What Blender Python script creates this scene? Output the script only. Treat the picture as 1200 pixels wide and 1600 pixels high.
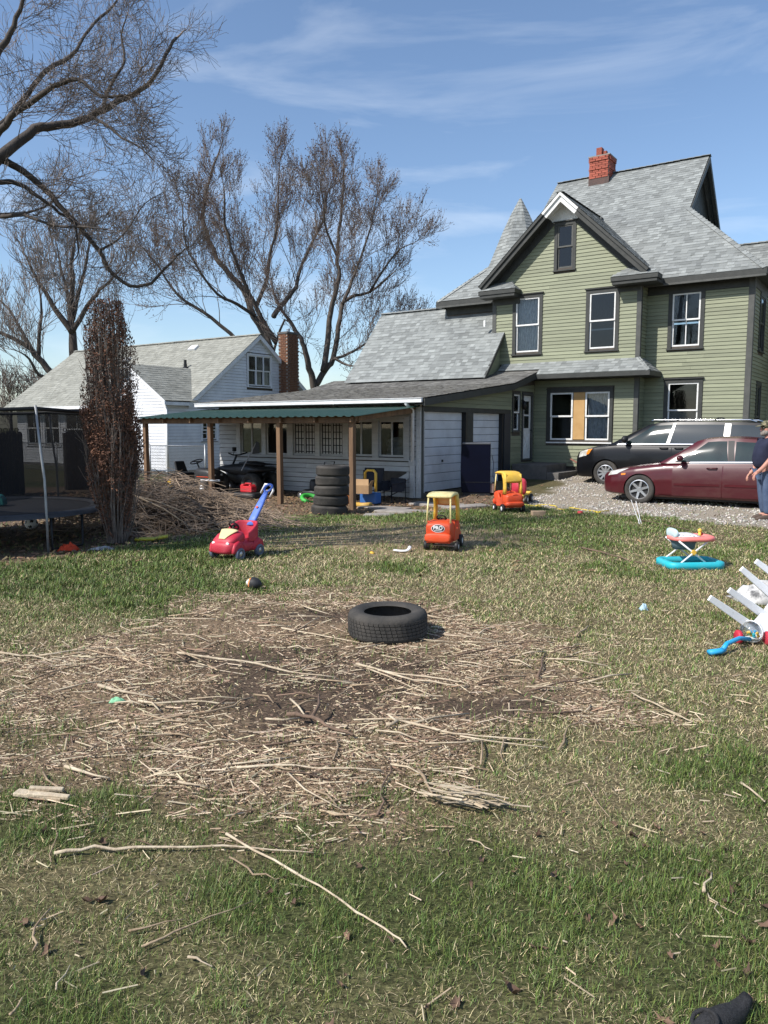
import bpy, bmesh, math, random
import numpy as np
from mathutils import Vector, Matrix, Euler
random.seed(7); RNG = np.random.default_rng(11)
S = bpy.context.scene
for o in list(bpy.data.objects): bpy.data.objects.remove(o)
COL = S.collection
R = math.radians

# ------------------------------------------------------------------ camera
cam = bpy.data.cameras.new('camera'); cam.sensor_fit = 'HORIZONTAL'; cam.sensor_width = 36; cam.lens = 36
cam.clip_start = 0.05; cam.clip_end = 3000
camo = bpy.data.objects.new('camera', cam); COL.objects.link(camo)
camo.location = (0, 0, 1.7); camo.rotation_euler = (math.pi/2 - math.atan(132/1200), 0, 0)
S.camera = camo

# ------------------------------------------------------------------ sky, sun, exposure
SUN_EL = R(44); LX, LY = 0.862, 0.507           # light travels towards +x, +y
W = bpy.data.worlds.new('World'); S.world = W; W.use_nodes = True
nt = W.node_tree; nt.nodes.clear()
def N(tree, t, **k):
    n = tree.nodes.new(t)
    for a, b in k.items(): setattr(n, a, b)
    return n
sky = N(nt, 'ShaderNodeTexSky', sky_type='NISHITA'); sky.sun_disc = False
sky.sun_elevation = SUN_EL; sky.sun_rotation = math.atan2(-LX, -LY)
sky.air_density = 1.0; sky.dust_density = 0.7; sky.ozone_density = 3.0
tc = N(nt, 'ShaderNodeTexCoord'); mp = N(nt, 'ShaderNodeMapping')
mp.inputs['Rotation'].default_value = (0, R(-14), R(20)); mp.inputs['Scale'].default_value = (1.5, 1.9, 9.0)
nz = N(nt, 'ShaderNodeTexNoise'); nz.inputs['Scale'].default_value = 1.7; nz.inputs['Detail'].default_value = 7; nz.inputs['Roughness'].default_value = .55
nz.inputs['Distortion'].default_value = .5
rp = N(nt, 'ShaderNodeValToRGB'); rp.color_ramp.elements[0].position = .50; rp.color_ramp.elements[1].position = .84
rp.color_ramp.elements[1].color = (.36, .36, .36, 1)
mx = N(nt, 'ShaderNodeMix', data_type='RGBA'); mx.inputs['B'].default_value = (7.2, 7.6, 8.0, 1)
bg = N(nt, 'ShaderNodeBackground'); bg.inputs['Strength'].default_value = 0.15
ow = N(nt, 'ShaderNodeOutputWorld')
L = nt.links.new
L(tc.outputs['Generated'], mp.inputs['Vector']); L(mp.outputs[0], nz.inputs['Vector']); L(nz.outputs['Fac'], rp.inputs['Fac'])
L(rp.outputs[0], mx.inputs['Factor']); L(sky.outputs[0], mx.inputs['A']); L(mx.outputs['Result'], bg.inputs['Color']); L(bg.outputs[0], ow.inputs['Surface'])
sl = bpy.data.lights.new('sun', 'SUN'); sl.energy = 5.0; sl.angle = R(.55); sl.color = (1, .955, .89)
so = bpy.data.objects.new('sun', sl); COL.objects.link(so)
so.rotation_euler = Vector((LX*math.cos(SUN_EL), LY*math.cos(SUN_EL), -math.sin(SUN_EL))).to_track_quat('-Z', 'Y').to_euler()
so.location = (-20, -12, 25)
S.view_settings.view_transform = 'Standard'; S.view_settings.look = 'None'; S.view_settings.exposure = 0.22; S.view_settings.gamma = 1
S.render.engine = 'CYCLES'

# ------------------------------------------------------------------ helpers
def mat(name, col, rough=.6, col2=None, scale=6, detail=4, lo=.35, hi=.65, bump=0, bscale=None, metal=0, spec=.4, rnd=0, tone=None,
        stretch=(1,1,1), coat=0, attr=None, alpha=1, emit=None, spots=None):
    """procedural material: noise mix of two colours, optional per-object / per-face variation, bump and a third speck colour"""
    m = bpy.data.materials.new(name); m.use_nodes = True; t = m.node_tree; t.nodes.clear(); l = t.links.new
    o = N(t, 'ShaderNodeOutputMaterial'); b = N(t, 'ShaderNodeBsdfPrincipled'); l(b.outputs[0], o.inputs['Surface'])
    b.inputs['Roughness'].default_value = rough; b.inputs['Metallic'].default_value = metal; b.inputs['Specular IOR Level'].default_value = spec
    b.inputs['Coat Weight'].default_value = coat; b.inputs['Coat Roughness'].default_value = .06
    c = N(t, 'ShaderNodeTexCoord'); mpn = N(t, 'ShaderNodeMapping'); mpn.inputs['Scale'].default_value = stretch
    l(c.outputs['Object'], mpn.inputs['Vector'])
    cur = None
    rgb = N(t, 'ShaderNodeRGB'); rgb.outputs[0].default_value = (*col, 1); cur = rgb.outputs[0]
    if attr:
        an = N(t, 'ShaderNodeAttribute'); an.attribute_name = attr; cur = an.outputs['Color']
    if col2 is not None:
        nz = N(t, 'ShaderNodeTexNoise'); nz.inputs['Scale'].default_value = scale; nz.inputs['Detail'].default_value = detail; nz.inputs['Roughness'].default_value = .62
        l(mpn.outputs[0], nz.inputs['Vector'])
        r = N(t, 'ShaderNodeMapRange'); r.inputs['From Min'].default_value = lo; r.inputs['From Max'].default_value = hi; l(nz.outputs['Fac'], r.inputs['Value'])
        x = N(t, 'ShaderNodeMix', data_type='RGBA'); x.inputs['B'].default_value = (*col2, 1); l(r.outputs[0], x.inputs['Factor']); l(cur, x.inputs['A']); cur = x.outputs['Result']
    if spots:
        sc, th, scol = spots
        nz = N(t, 'ShaderNodeTexNoise'); nz.inputs['Scale'].default_value = sc; nz.inputs['Detail'].default_value = 6; nz.inputs['Roughness'].default_value = .7
        l(mpn.outputs[0], nz.inputs['Vector'])
        r = N(t, 'ShaderNodeMapRange'); r.inputs['From Min'].default_value = th; r.inputs['From Max'].default_value = th+.03; l(nz.outputs['Fac'], r.inputs['Value'])
        x = N(t, 'ShaderNodeMix', data_type='RGBA'); x.inputs['B'].default_value = (*scol, 1); l(r.outputs[0], x.inputs['Factor']); l(cur, x.inputs['A']); cur = x.outputs['Result']
    if tone:
        an = N(t, 'ShaderNodeAttribute'); an.attribute_name = 'tone'
        r = N(t, 'ShaderNodeMapRange'); r.inputs['To Min'].default_value = 1-tone; r.inputs['To Max'].default_value = 1+tone; l(an.outputs['Fac'], r.inputs['Value'])
        x = N(t, 'ShaderNodeVectorMath', operation='SCALE'); l(cur, x.inputs[0]); l(r.outputs[0], x.inputs['Scale']); cur = x.outputs[0]
    if rnd:
        oi = N(t, 'ShaderNodeObjectInfo')
        r = N(t, 'ShaderNodeMapRange'); r.inputs['To Min'].default_value = 1-rnd; r.inputs['To Max'].default_value = 1+rnd; l(oi.outputs['Random'], r.inputs['Value'])
        x = N(t, 'ShaderNodeVectorMath', operation='SCALE'); l(cur, x.inputs[0]); l(r.outputs[0], x.inputs['Scale']); cur = x.outputs[0]
    l(cur, b.inputs['Base Color'])
    if bump:
        nz = N(t, 'ShaderNodeTexNoise'); nz.inputs['Scale'].default_value = bscale or scale*4; nz.inputs['Detail'].default_value = 5
        l(mpn.outputs[0], nz.inputs['Vector'])
        bp = N(t, 'ShaderNodeBump'); bp.inputs['Strength'].default_value = bump; bp.inputs['Distance'].default_value = .02
        l(nz.outputs['Fac'], bp.inputs['Height']); l(bp.outputs[0], b.inputs['Normal'])
    return m
def glassmat(name, tint=(.8,.85,.85), refl=.12, rough=.02):
    m = bpy.data.materials.new(name); m.use_nodes = True; t = m.node_tree; t.nodes.clear(); l = t.links.new
    o = N(t, 'ShaderNodeOutputMaterial'); mixn = N(t, 'ShaderNodeMixShader'); tr = N(t, 'ShaderNodeBsdfTransparent'); gl = N(t, 'ShaderNodeBsdfGlossy')
    tr.inputs[0].default_value = (*tint, 1); gl.inputs['Roughness'].default_value = rough; gl.inputs['Color'].default_value = (.95,.97,1,1)
    lw = N(t, 'ShaderNodeFresnel'); lw.inputs['IOR'].default_value = 1.33
    ad = N(t, 'ShaderNodeMath', operation='ADD'); ad.inputs[1].default_value = refl; ad.use_clamp = True
    l(lw.outputs[0], ad.inputs[0]); l(ad.outputs[0], mixn.inputs[0]); l(tr.outputs[0], mixn.inputs[1]); l(gl.outputs[0], mixn.inputs[2]); l(mixn.outputs[0], o.inputs['Surface'])
    return m

class MB:
    """collects shapes into one mesh"""
    def __init__(s): s.v = []; s.f = []; s.tone = []; s.col = []
    def add(s, vs, fs):
        b = len(s.v); s.v += [tuple(map(float, p)) for p in vs]; s.f += [tuple(b+i for i in f) for f in fs]; return s
    def box(s, c, d, rz=0, rot=None):
        x, y, z = d[0]/2, d[1]/2, d[2]/2
        P = [Vector((a*x, b*y, e*z)) for e in (-1,1) for a, b in ((-1,-1),(1,-1),(1,1),(-1,1))]
        M_ = rot.to_matrix() if rot is not None else Matrix.Rotation(rz, 3, 'Z')
        c = Vector(c)
        return s.add([M_ @ p + c for p in P], [(3,2,1,0),(4,5,6,7),(0,1,5,4),(1,2,6,5),(2,3,7,6),(3,0,4,7)])
    def bb(s, x0, x1, y0, y1, z0, z1): return s.box(((x0+x1)/2,(y0+y1)/2,(z0+z1)/2), (abs(x1-x0),abs(y1-y0),abs(z1-z0)))
    def prism(s, poly, ax, a, b):
        """polygon in the two other axes, extruded along axis ax from a to b"""
        def P(p, h):
            q = [p[0], p[1]]; q.insert(ax, h); return q
        n = len(poly)
        return s.add([P(p, a) for p in poly] + [P(p, b) for p in poly], [tuple(range(n))[::-1], tuple(range(n, 2*n))] + [(i, (i+1) % n, n+(i+1) % n, n+i) for i in range(n)])
    def tube(s, pts, r, n=6, cap=True, flat=1):
        pts = [Vector(p) for p in pts]; m = len(pts)
        rs = r if hasattr(r, '__len__') else [r]*m
        vs = []; fs = []
        d = (pts[1]-pts[0]).normalized(); up = Vector((0,0,1)) if abs(d.z) < .9 else Vector((1,0,0)); x = d.cross(up).normalized()
        for i, p in enumerate(pts):
            t = (pts[min(i+1, m-1)]-pts[max(i-1, 0)])
            t = t.normalized() if t.length > 1e-9 else d
            x = (x - t*x.dot(t)); x = x.normalized() if x.length > 1e-6 else t.orthogonal().normalized()
            y = t.cross(x)
            for k in range(n):
                a = 2*math.pi*k/n; vs.append(p + (x*math.cos(a) + y*math.sin(a)*flat)*rs[i])
        for i in range(m-1):
            for k in range(n):
                a, b = i*n+k, i*n+(k+1) % n; fs.append((a, b, b+n, a+n))
        if cap: fs.append(tuple(range(n))[::-1]); fs.append(tuple(range((m-1)*n, m*n)))
        return s.add(vs, fs)
    def lathe(s, prof, n=24, ax=2, c=(0,0,0), closed=False):
        """profile of (radius, height) turned about an axis"""
        vs = []; fs = []; m = len(prof)
        for k in range(n):
            a = 2*math.pi*k/n
            for r_, h in prof:
                q = [r_*math.cos(a), r_*math.sin(a)]; q.insert(ax, h); vs.append([q[i]+c[i] for i in range(3)])
        for k in range(n):
            for j in range(m if closed else m-1):
                j2 = (j+1) % m; a = k*m+j; b = k*m+j2; c2 = ((k+1) % n)*m
                fs.append((a, c2+j, c2+j2, b))
        return s.add(vs, fs)
    def ball(s, c, r, n=10, m=7):
        rr = r if hasattr(r, '__len__') else (r, r, r)
        vs = [(c[0], c[1], c[2]-rr[2])]; fs = []
        for j in range(1, m):
            ph = -math.pi/2 + math.pi*j/m
            for k in range(n):
                a = 2*math.pi*k/n; vs.append((c[0]+rr[0]*math.cos(ph)*math.cos(a), c[1]+rr[1]*math.cos(ph)*math.sin(a), c[2]+rr[2]*math.sin(ph)))
        vs.append((c[0], c[1], c[2]+rr[2])); T = len(vs)-1
        for k in range(n):
            fs.append((0, 1+(k+1) % n, 1+k)); fs.append((T, T-n+k, T-n+(k+1) % n))
            for j in range(m-2):
                a = 1+j*n+k; b = 1+j*n+(k+1) % n; fs.append((a, b, b+n, a+n))
        return s.add(vs, fs)
    def loft(s, rings, cap=True, closed=True):
        n = len(rings[0]); vs = [p for r_ in rings for p in r_]; fs = []
        for i in range(len(rings)-1):
            for k in range(n if closed else n-1):
                a, b = i*n+k, i*n+(k+1) % n; fs.append((a, b, b+n, a+n))
        if cap and closed: fs.append(tuple(range(n))[::-1]); fs.append(tuple(range((len(rings)-1)*n, len(rings)*n)))
        return s.add(vs, fs)
    def build(s, name, m, parent=None, smooth=False, bevel=0, seg=2, sub=0, loc=None, rot=None, weld=False, solid=0):
        me = bpy.data.meshes.new(name); me.from_pydata(s.v, [], s.f); me.validate()
        if weld:
            b = bmesh.new(); b.from_mesh(me); bmesh.ops.remove_doubles(b, verts=b.verts, dist=1e-4); bmesh.ops.recalc_face_normals(b, faces=b.faces); b.to_mesh(me); b.free()
        if s.tone and len(s.tone) == len(me.polygons):
            at = me.attributes.new('tone', 'FLOAT', 'FACE'); at.data.foreach_set('value', s.tone)
        return mobj(name, me, m, parent, smooth, bevel, seg, sub, loc, rot, solid)
def mobj(name, me, m, parent=None, smooth=False, bevel=0, seg=2, sub=0, loc=None, rot=None, solid=0):
    if smooth: me.polygons.foreach_set('use_smooth', [True]*len(me.polygons))
    me.materials.append(m)
    o = bpy.data.objects.new(name, me); COL.objects.link(o)
    if parent: o.parent = parent
    if loc is not None: o.location = loc
    if rot is not None: o.rotation_euler = rot
    if solid: q = o.modifiers.new('solid', 'SOLIDIFY'); q.thickness = solid; q.offset = 0
    if bevel: q = o.modifiers.new('bevel', 'BEVEL'); q.width = bevel; q.segments = seg; q.limit_method = 'ANGLE'; q.angle_limit = R(35)
    if sub: q = o.modifiers.new('sub', 'SUBSURF'); q.levels = sub; q.render_levels = sub
    return o
def tag(o, label=None, cat=None, group=None, kind=None):
    if label: o['label'] = label
    if cat: o['category'] = cat
    if group: o['group'] = group
    if kind: o['kind'] = kind
    return o
def empty(name, loc=(0,0,0), rz=0, label=None, cat=None, group=None, rot=None):
    o = bpy.data.objects.new(name, None); COL.objects.link(o); o.location = loc; o.rotation_euler = rot if rot is not None else (0, 0, rz)
    o.empty_display_size = .1
    return tag(o, label, cat, group)
def copy_tree(o, parent=None):
    c = o.copy(); COL.objects.link(c)
    if parent: c.parent = parent
    for ch in list(o.children): copy_tree(ch, c)
    return c
def text_part(txt, size, m, parent, loc, rot, thick=.003):
    cu = bpy.data.curves.new('lettering', 'FONT'); cu.body = txt; cu.size = size; cu.align_x = 'CENTER'; cu.align_y = 'CENTER'; cu.extrude = thick; cu.offset = size*.03
    o = bpy.data.objects.new('lettering_curve', cu); COL.objects.link(o)
    me = bpy.data.meshes.new_from_object(o.evaluated_get(bpy.context.evaluated_depsgraph_get())); bpy.data.objects.remove(o)
    return mobj('lettering', me, m, parent, loc=loc, rot=rot)

# house grid: x runs along the long facades (to the right and nearer), y runs away from the camera; origin = near garage corner
TH = R(34.4); P0 = Vector((0.91, 18.76, 0))
E1 = Vector((math.cos(TH), -math.sin(TH), 0)); E2 = Vector((math.sin(TH), math.cos(TH), 0))
def HW(A, B, z=0): return P0 + E1*A + E2*B + Vector((0, 0, z))
def hloc(x, y): dx, dy = x-P0.x, y-P0.y; return dx*E1.x+dy*E1.y, dx*E2.x+dy*E2.y
def smooth01(t): t = np.clip(t, 0, 1); return t*t*(3-2*t)
def vnoise(x, y, seed=0):
    xi = np.floor(x).astype(np.int64); yi = np.floor(y).astype(np.int64); fx = x-xi; fy = y-yi
    def h(a, b):
        n = (a*374761393 + b*668265263 + seed*1442695040) & 0xffffffff; n = ((n ^ (n >> 13))*1274126177) & 0xffffffff; return ((n ^ (n >> 16)) & 0xffff)/65535.
    ux = fx*fx*(3-2*fx); uy = fy*fy*(3-2*fy)
    return (h(xi,yi)*(1-ux)+h(xi+1,yi)*ux)*(1-uy) + (h(xi,yi+1)*(1-ux)+h(xi+1,yi+1)*ux)*uy
def fbm(x, y, f=1., o=4, seed=0):
    t = 0; a = .5
    for i in range(o): t = t + a*vnoise(x*f+17.3*i, y*f-9.1*i, seed+i); f *= 2.03; a *= .5
    return t/(1-.5**o)
def gh(x, y):
    """ground height: the yard is level and climbs a little towards the house"""
    x = np.asarray(x, float); y = np.asarray(y, float)
    A, B = hloc(x, y); b = np.clip(B, 0, 8)
    z = (.02*b + .0035*b*b)*smooth01((A+9)/7)
    z = z - .1*smooth01((y-13.5)/2.2)*(1-smooth01((B+.6)/1.2))*smooth01((A+11)/3)*smooth01((2.2-A)/1.5)
    return z + .035*(fbm(x, y, .35, 3, 5)-.5) + .018*(fbm(x, y, 1.6, 3, 9)-.5)
def gz(x, y): return float(gh(x, y))

# ------------------------------------------------------------------ ground
CHIP = np.array([(-3.3,5.5),(-2.43,6.33),(-1.85,7.27),(-1.20,7.8),(-.53,7.85),(.63,7.4),(1.29,6.88),(1.81,6.23),(1.88,5.36),(1.52,4.28),(1.07,3.85),(.71,3.69),(.31,3.52),(-.11,3.25),(-.49,3.18),(-.89,3.25),(-1.4,3.5),(-2.4,3.9),(-3.3,4.6)])
SOIL = [(-.35,4.75,1.0,.55),(-.9,5.6,.8,.4),(.1,5.4,.7,.4),(-.6,6.9,.8,.25),(.6,4.6,.6,.3),(-.5,5.15,.8,.35)]
GRAV = np.array([(2.9,17.2),(3.89,15.6),(4.99,14.9),(5.82,13.95),(6.26,12.9),(7.6,11.9),(14,9.5),(30,6),(30,24),(9,24.5),(6.2,23.6),(5.2,22.5),(4.6,20.2)])
DIRTL = np.array([(-14,7.2),(-4.62,9.25),(-3.82,10.4),(-3.3,11.5),(-2.6,12.6),(-1.9,13.4),(-2.3,15.2),(-.4,15.9),(.6,15.6),(1.9,15.9),(2.9,17.2),(2.5,19),(1.2,19),(-1,20.5),(-6,24),(-14,20)])
BARE = np.array([(-1.7,10.5),(-1.5,12.3),(0,13.3),(1.9,13),(1.9,11),(.6,10)])
def psd(P, x, y):
    """signed distance to a polygon, positive inside"""
    x = np.asarray(x, float); y = np.asarray(y, float); d = np.full(x.shape, 1e9); ins = np.zeros(x.shape, bool)
    for (ax, ay), (bx, by) in zip(P, np.roll(P, -1, 0)):
        ex, ey = bx-ax, by-ay; t = np.clip(((x-ax)*ex+(y-ay)*ey)/(ex*ex+ey*ey), 0, 1)
        d = np.minimum(d, np.hypot(x-ax-t*ex, y-ay-t*ey))
        c = ((ay > y) != (by > y)) & (x < (bx-ax)*(y-ay)/((by-ay) if by != ay else 1e-9)+ax); ins ^= c
    return np.where(ins, d, -d)
def cover(x, y):
    n1 = fbm(x, y, 1.1, 4, 3); n2 = fbm(x, y, 3.2, 3, 8); n0 = fbm(x, y, .45, 3, 21)
    chip = smooth01(.5 + (psd(CHIP, x, y) -.12 -.45*smooth01((x-.9)/1.0) + (n1-.5)*2.2 + (n2-.5)*1.6)/1.25)
    chip = chip*smooth01((psd(CHIP, x, y)+.6)/.45)
    soil = np.zeros_like(chip)
    for cx, cy, rx, ry in SOIL: soil = np.maximum(soil, smooth01(1.6-1.15*np.hypot((x-cx)/rx, (y-cy)/ry)-(n2-.5)*1.4))
    grav = smooth01(.5 + (psd(GRAV, x, y) + (n1-.5)*1.0 + (n2-.5)*.7)/.5)
    dirt = smooth01(.5 + (psd(DIRTL, x, y) + (n1-.5)*.9 + (n2-.5)*.6)/.6)
    bare = smooth01(.5 + (psd(BARE, x, y) + (n1-.5)*1.8)/1.2)*.85
    green = smooth01((n0*.55+n1*.6+n2*.15 - .55)/.2)
    green = np.clip(green*.85 + .16 + .50*smooth01((3.4-y)/1.6) + .30*smooth01((x*-1-1.2)/1.5)*smooth01((y-6)/1.5), 0, 1)
    green = np.clip(green*(1-.28*smooth01((x-1.5)/1.5)*smooth01((y-3.6)/1.2)) + .14*smooth01((y-7.5)/2), 0, 1)
    return chip, soil*chip, grav, dirt, bare, green
def axis(lo, hi, st, far):
    a = list(np.arange(lo, hi+1e-6, st)); s_ = st
    while a[-1] < far: s_ *= 1.35; a.append(a[-1]+s_)
    s_ = st
    while a[0] > -far: s_ *= 1.35; a.insert(0, a[0]-s_)
    return np.array(a)
gx = axis(-9, 11, .1, 1400); gy = axis(1.0, 25, .1, 1400)
X, Y = np.meshgrid(gx, gy); X = X.ravel(); Y = Y.ravel()
Z = gh(X, Y)
chip, soil, grav, dirt, bare, green = cover(X, Y)
Z = Z + .02*chip*(fbm(X, Y, 4, 3, 31)-.4) - .03*soil
def lerp3(c, k, col): return c*(1-k[:, None]) + np.array(col)*k[:, None]
c = np.tile(np.array((.110, .088, .048)), (len(X), 1))
c = lerp3(c, green*.9, (.042, .050, .017))
c = lerp3(c, bare, (.23, .175, .105))
c = lerp3(c, chip*.95, (.165, .118, .076)); c = lerp3(c, soil*.9, (.062, .044, .032))
c = lerp3(c, dirt, (.125, .09, .06)); c = lerp3(c, grav, (.25, .215, .17))
far_ = smooth01((np.hypot(X, Y)-30)/20); c = lerp3(c, far_, (.11, .105, .045))
nx, ny = len(gx), len(gy)
idx = np.arange(nx*ny).reshape(ny, nx)
Q = np.stack([idx[:-1,:-1], idx[:-1,1:], idx[1:,1:], idx[1:,:-1]], -1).reshape(-1, 4)
def np_mesh(name, V, F, attr=None, domain='FACE', nm='gcol', smooth=False):
    k = F.shape[1]; me = bpy.data.meshes.new(name)
    me.vertices.add(len(V)); me.vertices.foreach_set('co', np.ascontiguousarray(V, np.float32).ravel())
    me.loops.add(F.size); me.loops.foreach_set('vertex_index', np.ascontiguousarray(F, np.int32).ravel())
    me.polygons.add(len(F)); me.polygons.foreach_set('loop_start', np.arange(0, F.size, k, dtype=np.int32)); me.polygons.foreach_set('loop_total', np.full(len(F), k, np.int32))
    me.update(calc_edges=True)
    if smooth: me.polygons.foreach_set('use_smooth', np.ones(len(F), bool))
    if attr is not None:
        at = me.attributes.new(nm, 'FLOAT_COLOR', domain); a4 = np.ones((len(attr), 4), np.float32); a4[:, :3] = attr; at.data.foreach_set('color', a4.ravel())
    return me
GM = mat('soil and thatch', (.1,.1,.1), .95, None, attr='gcol', bump=.9, bscale=26, spec=.15)
t_ = GM.node_tree; b_ = [n for n in t_.nodes if n.type == 'BSDF_PRINCIPLED'][0]
at_ = [n for n in t_.nodes if n.type == 'ATTRIBUTE'][0]; co_ = [n for n in t_.nodes if n.type == 'TEX_COORD'][0]
nz_ = N(t_, 'ShaderNodeTexNoise'); nz_.inputs['Scale'].default_value = 38; nz_.inputs['Detail'].default_value = 6; nz_.inputs['Roughness'].default_value = .75
rr_ = N(t_, 'ShaderNodeMapRange'); rr_.inputs['From Min'].default_value = .3; rr_.inputs['From Max'].default_value = .72; rr_.inputs['To Min'].default_value = .45; rr_.inputs['To Max'].default_value = 1.65
vm_ = N(t_, 'ShaderNodeVectorMath', operation='SCALE')
t_.links.new(co_.outputs['Object'], nz_.inputs['Vector']); t_.links.new(nz_.outputs['Fac'], rr_.inputs['Value']); t_.links.new(at_.outputs['Color'], vm_.inputs[0]); t_.links.new(rr_.outputs[0], vm_.inputs['Scale']); 
vo_ = N(t_, 'ShaderNodeTexVoronoi'); vo_.inputs['Scale'].default_value = 75; vo_.inputs['Randomness'].default_value = 1
mp_ = N(t_, 'ShaderNodeMapping'); mp_.inputs['Scale'].default_value = (1, 2.2, 1)
sx_ = N(t_, 'ShaderNodeSeparateColor'); r2_ = N(t_, 'ShaderNodeMapRange'); r2_.inputs['To Min'].default_value = .55; r2_.inputs['To Max'].default_value = 1.75; v2_ = N(t_, 'ShaderNodeVectorMath', operation='SCALE')
t_.links.new(co_.outputs['Object'], mp_.inputs['Vector']); t_.links.new(mp_.outputs[0], vo_.inputs['Vector']); t_.links.new(vo_.outputs['Color'], sx_.inputs[0]); t_.links.new(sx_.outputs[0], r2_.inputs['Value']); t_.links.new(vm_.outputs[0], v2_.inputs[0]); t_.links.new(r2_.outputs[0], v2_.inputs['Scale']); t_.links.new(v2_.outputs[0], b_.inputs['Base Color'])
ground = mobj('ground', np_mesh('ground', np.stack([X, Y, Z], 1), Q, c, 'POINT', smooth=True), GM)
tag(ground, 'back yard ground of soil, thatch and worn lawn', 'ground', kind='structure')

# grass, dead straw and chips as real blades
def scatter(n_fn, y0, y1, seed, marg=1.0, slope=.54):
    rg = np.random.default_rng(seed); xs = []; ys = []
    for a in np.arange(y0, y1, .25):
        hw = slope*(a+.25)+marg; n = rg.poisson(n_fn(a+.12)*2*hw*.25)
        xs.append(rg.uniform(-hw, hw, n)); ys.append(rg.uniform(a, a+.25, n))
    return np.concatenate(xs), np.concatenate(ys), rg
def blades(x, y, h, w, az, lean, col, rg, curl=.5):
    """bent tapering blades: quad plus tip"""
    n = len(x); z = gh(x, y)-.004
    dx, dy = np.cos(az), np.sin(az); sx, sy = -dy*w/2, dx*w/2
    k1 = .5*h; o1 = np.sin(lean)*k1; z1 = np.cos(lean)*k1; l2 = lean+curl*rg.uniform(.2, 1.2, n); o2 = o1+np.sin(l2)*.5*h; z2 = z1+np.cos(l2)*.5*h
    V = np.empty((n, 5, 3))
    V[:,0] = np.stack([x-sx, y-sy, z], 1); V[:,1] = np.stack([x+sx, y+sy, z], 1)
    V[:,2] = np.stack([x+dx*o1+sx*.8, y+dy*o1+sy*.8, z+z1], 1); V[:,3] = np.stack([x+dx*o1-sx*.8, y+dy*o1-sy*.8, z+z1], 1)
    V[:,4] = np.stack([x+dx*o2, y+dy*o2, np.maximum(z+z2, z+.002)], 1)
    b = np.arange(n)[:, None]*5
    F = np.concatenate([b+[0,1,2], b+[0,2,3], b+[3,2,4]], 1).reshape(-1, 3)
    return V.reshape(-1, 3), F, np.repeat(col, 3, 0)
def slivers(x, y, l, w, az, tilt, col, lift, th):
    """thin roofed splinters lying on the ground"""
    n = len(x); z = gh(x, y)+lift
    ux, uy = np.cos(az)*l/2, np.sin(az)*l/2; uz = np.sin(tilt)*l/2; vx, vy = -np.sin(az)*w/2, np.cos(az)*w/2
    def P(a, b, h): return np.stack([x+a*ux+b*vx, y+a*uy+b*vy, z+a*uz+h], 1)
    V = np.stack([P(-1,-1,0), P(1,-.7,0), P(-1,0,th), P(1,0,th), P(-.95,1,0), P(1.02,.8,0)], 1)
    b = np.arange(n)[:, None]*6
    F = np.concatenate([b+[0,1,3], b+[0,3,2], b+[2,3,5], b+[2,5,4]], 1).reshape(-1, 3)
    return V.reshape(-1, 3), F, np.repeat(col, 4, 0)
def tint(base, n, rg, v=.3, hue=.12): return np.clip(np.array(base)*(1+rg.uniform(-v, v, (n, 1)))*(1+rg.uniform(-hue, hue, (n, 3))), .004, .9)
BLM = mat('grass blades', (.1,.2,.05), .55, attr='gcol', spec=.3)
DRY = mat('dry straw', (.4,.3,.2), .7, attr='gcol', spec=.25)
def keepmask(x, y):
    chip, soil, grav, dirt, bare, green = cover(x, y)
    return chip, soil, grav, dirt, bare, green, (1-chip*.97)*(1-grav*.97)*(1-dirt*.96)*(1-bare*.8)
x, y, rg = scatter(lambda d: 21000 if d < 2.8 else (17000 if d < 3.8 else (13500 if d < 5 else (9000 if d < 7.5 else (4800 if d < 11 else 2000)))), 1.75, 17.5, 1, marg=.6)
chip, soil, grav, dirt, bare, green, kp = keepmask(x, y)
clump = smooth01((fbm(x, y, 6, 3, 40)-.36)/.26)
ok = rg.random(len(x)) < kp*(.50+.50*clump)*(.62+.38*green)
x, y, green, kp = x[ok], y[ok], green[ok], kp[ok]; n = len(x)
isg = rg.random(n) < (.30+.60*green)
fy = np.clip(y/2.8, .8, 4)
col = np.where(isg[:, None], tint((.078,.108,.026), n, rg, .6, .2)*1.45, tint((.54,.45,.255), n, rg, .5, .08))
h = (.7+.5*clump[ok])*rg.uniform(.014, .044, n)*np.where(isg, 1, .8)*(.75+.5*green)*np.clip(fy,1,1.5); w = rg.uniform(.0015, .0032, n)*fy
tall = rg.random(n) < .012; h = np.where(tall, h*1.8, h)
V, F, C_ = blades(x, y, h, w, rg.uniform(0, 6.283, n), np.where(isg, rg.uniform(.05, .95, n), rg.uniform(.7, 1.45, n)), col, rg)
g = mobj('grass', np_mesh('grass', V, F, C_), BLM); tag(g, 'short patchy lawn grass, green mixed with dry blades', 'grass', kind='stuff')
# thatch lying in the lawn
x, y, rg = scatter(lambda d: 5200 if d < 3.5 else (4200 if d < 6 else (2400 if d < 10 else 800)), 1.7, 17, 2)
chip, soil, grav, dirt, bare, green, kp = keepmask(x, y)
ok = rg.random(len(x)) < np.clip(kp*(1-.62*green)+.35*bare, 0, 1)
x, y = x[ok], y[ok]; n = len(x); fy = np.clip(y/3.2, .8, 3.2)
V, F, C_ = blades(x, y, (.012+.055*rg.random(n)**1.7)*np.sqrt(fy), rg.uniform(.0011, .0026, n)*fy, rg.uniform(0, 6.283, n), rg.uniform(.75, 1.5, n), tint((.50,.41,.245), n, rg, .6, .09), rg, .6)
g = mobj('dead_grass', np_mesh('dead_grass', V, F, C_), DRY); tag(g, 'dead straw-coloured grass lying flat through the lawn', 'dead grass', kind='stuff')
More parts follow.
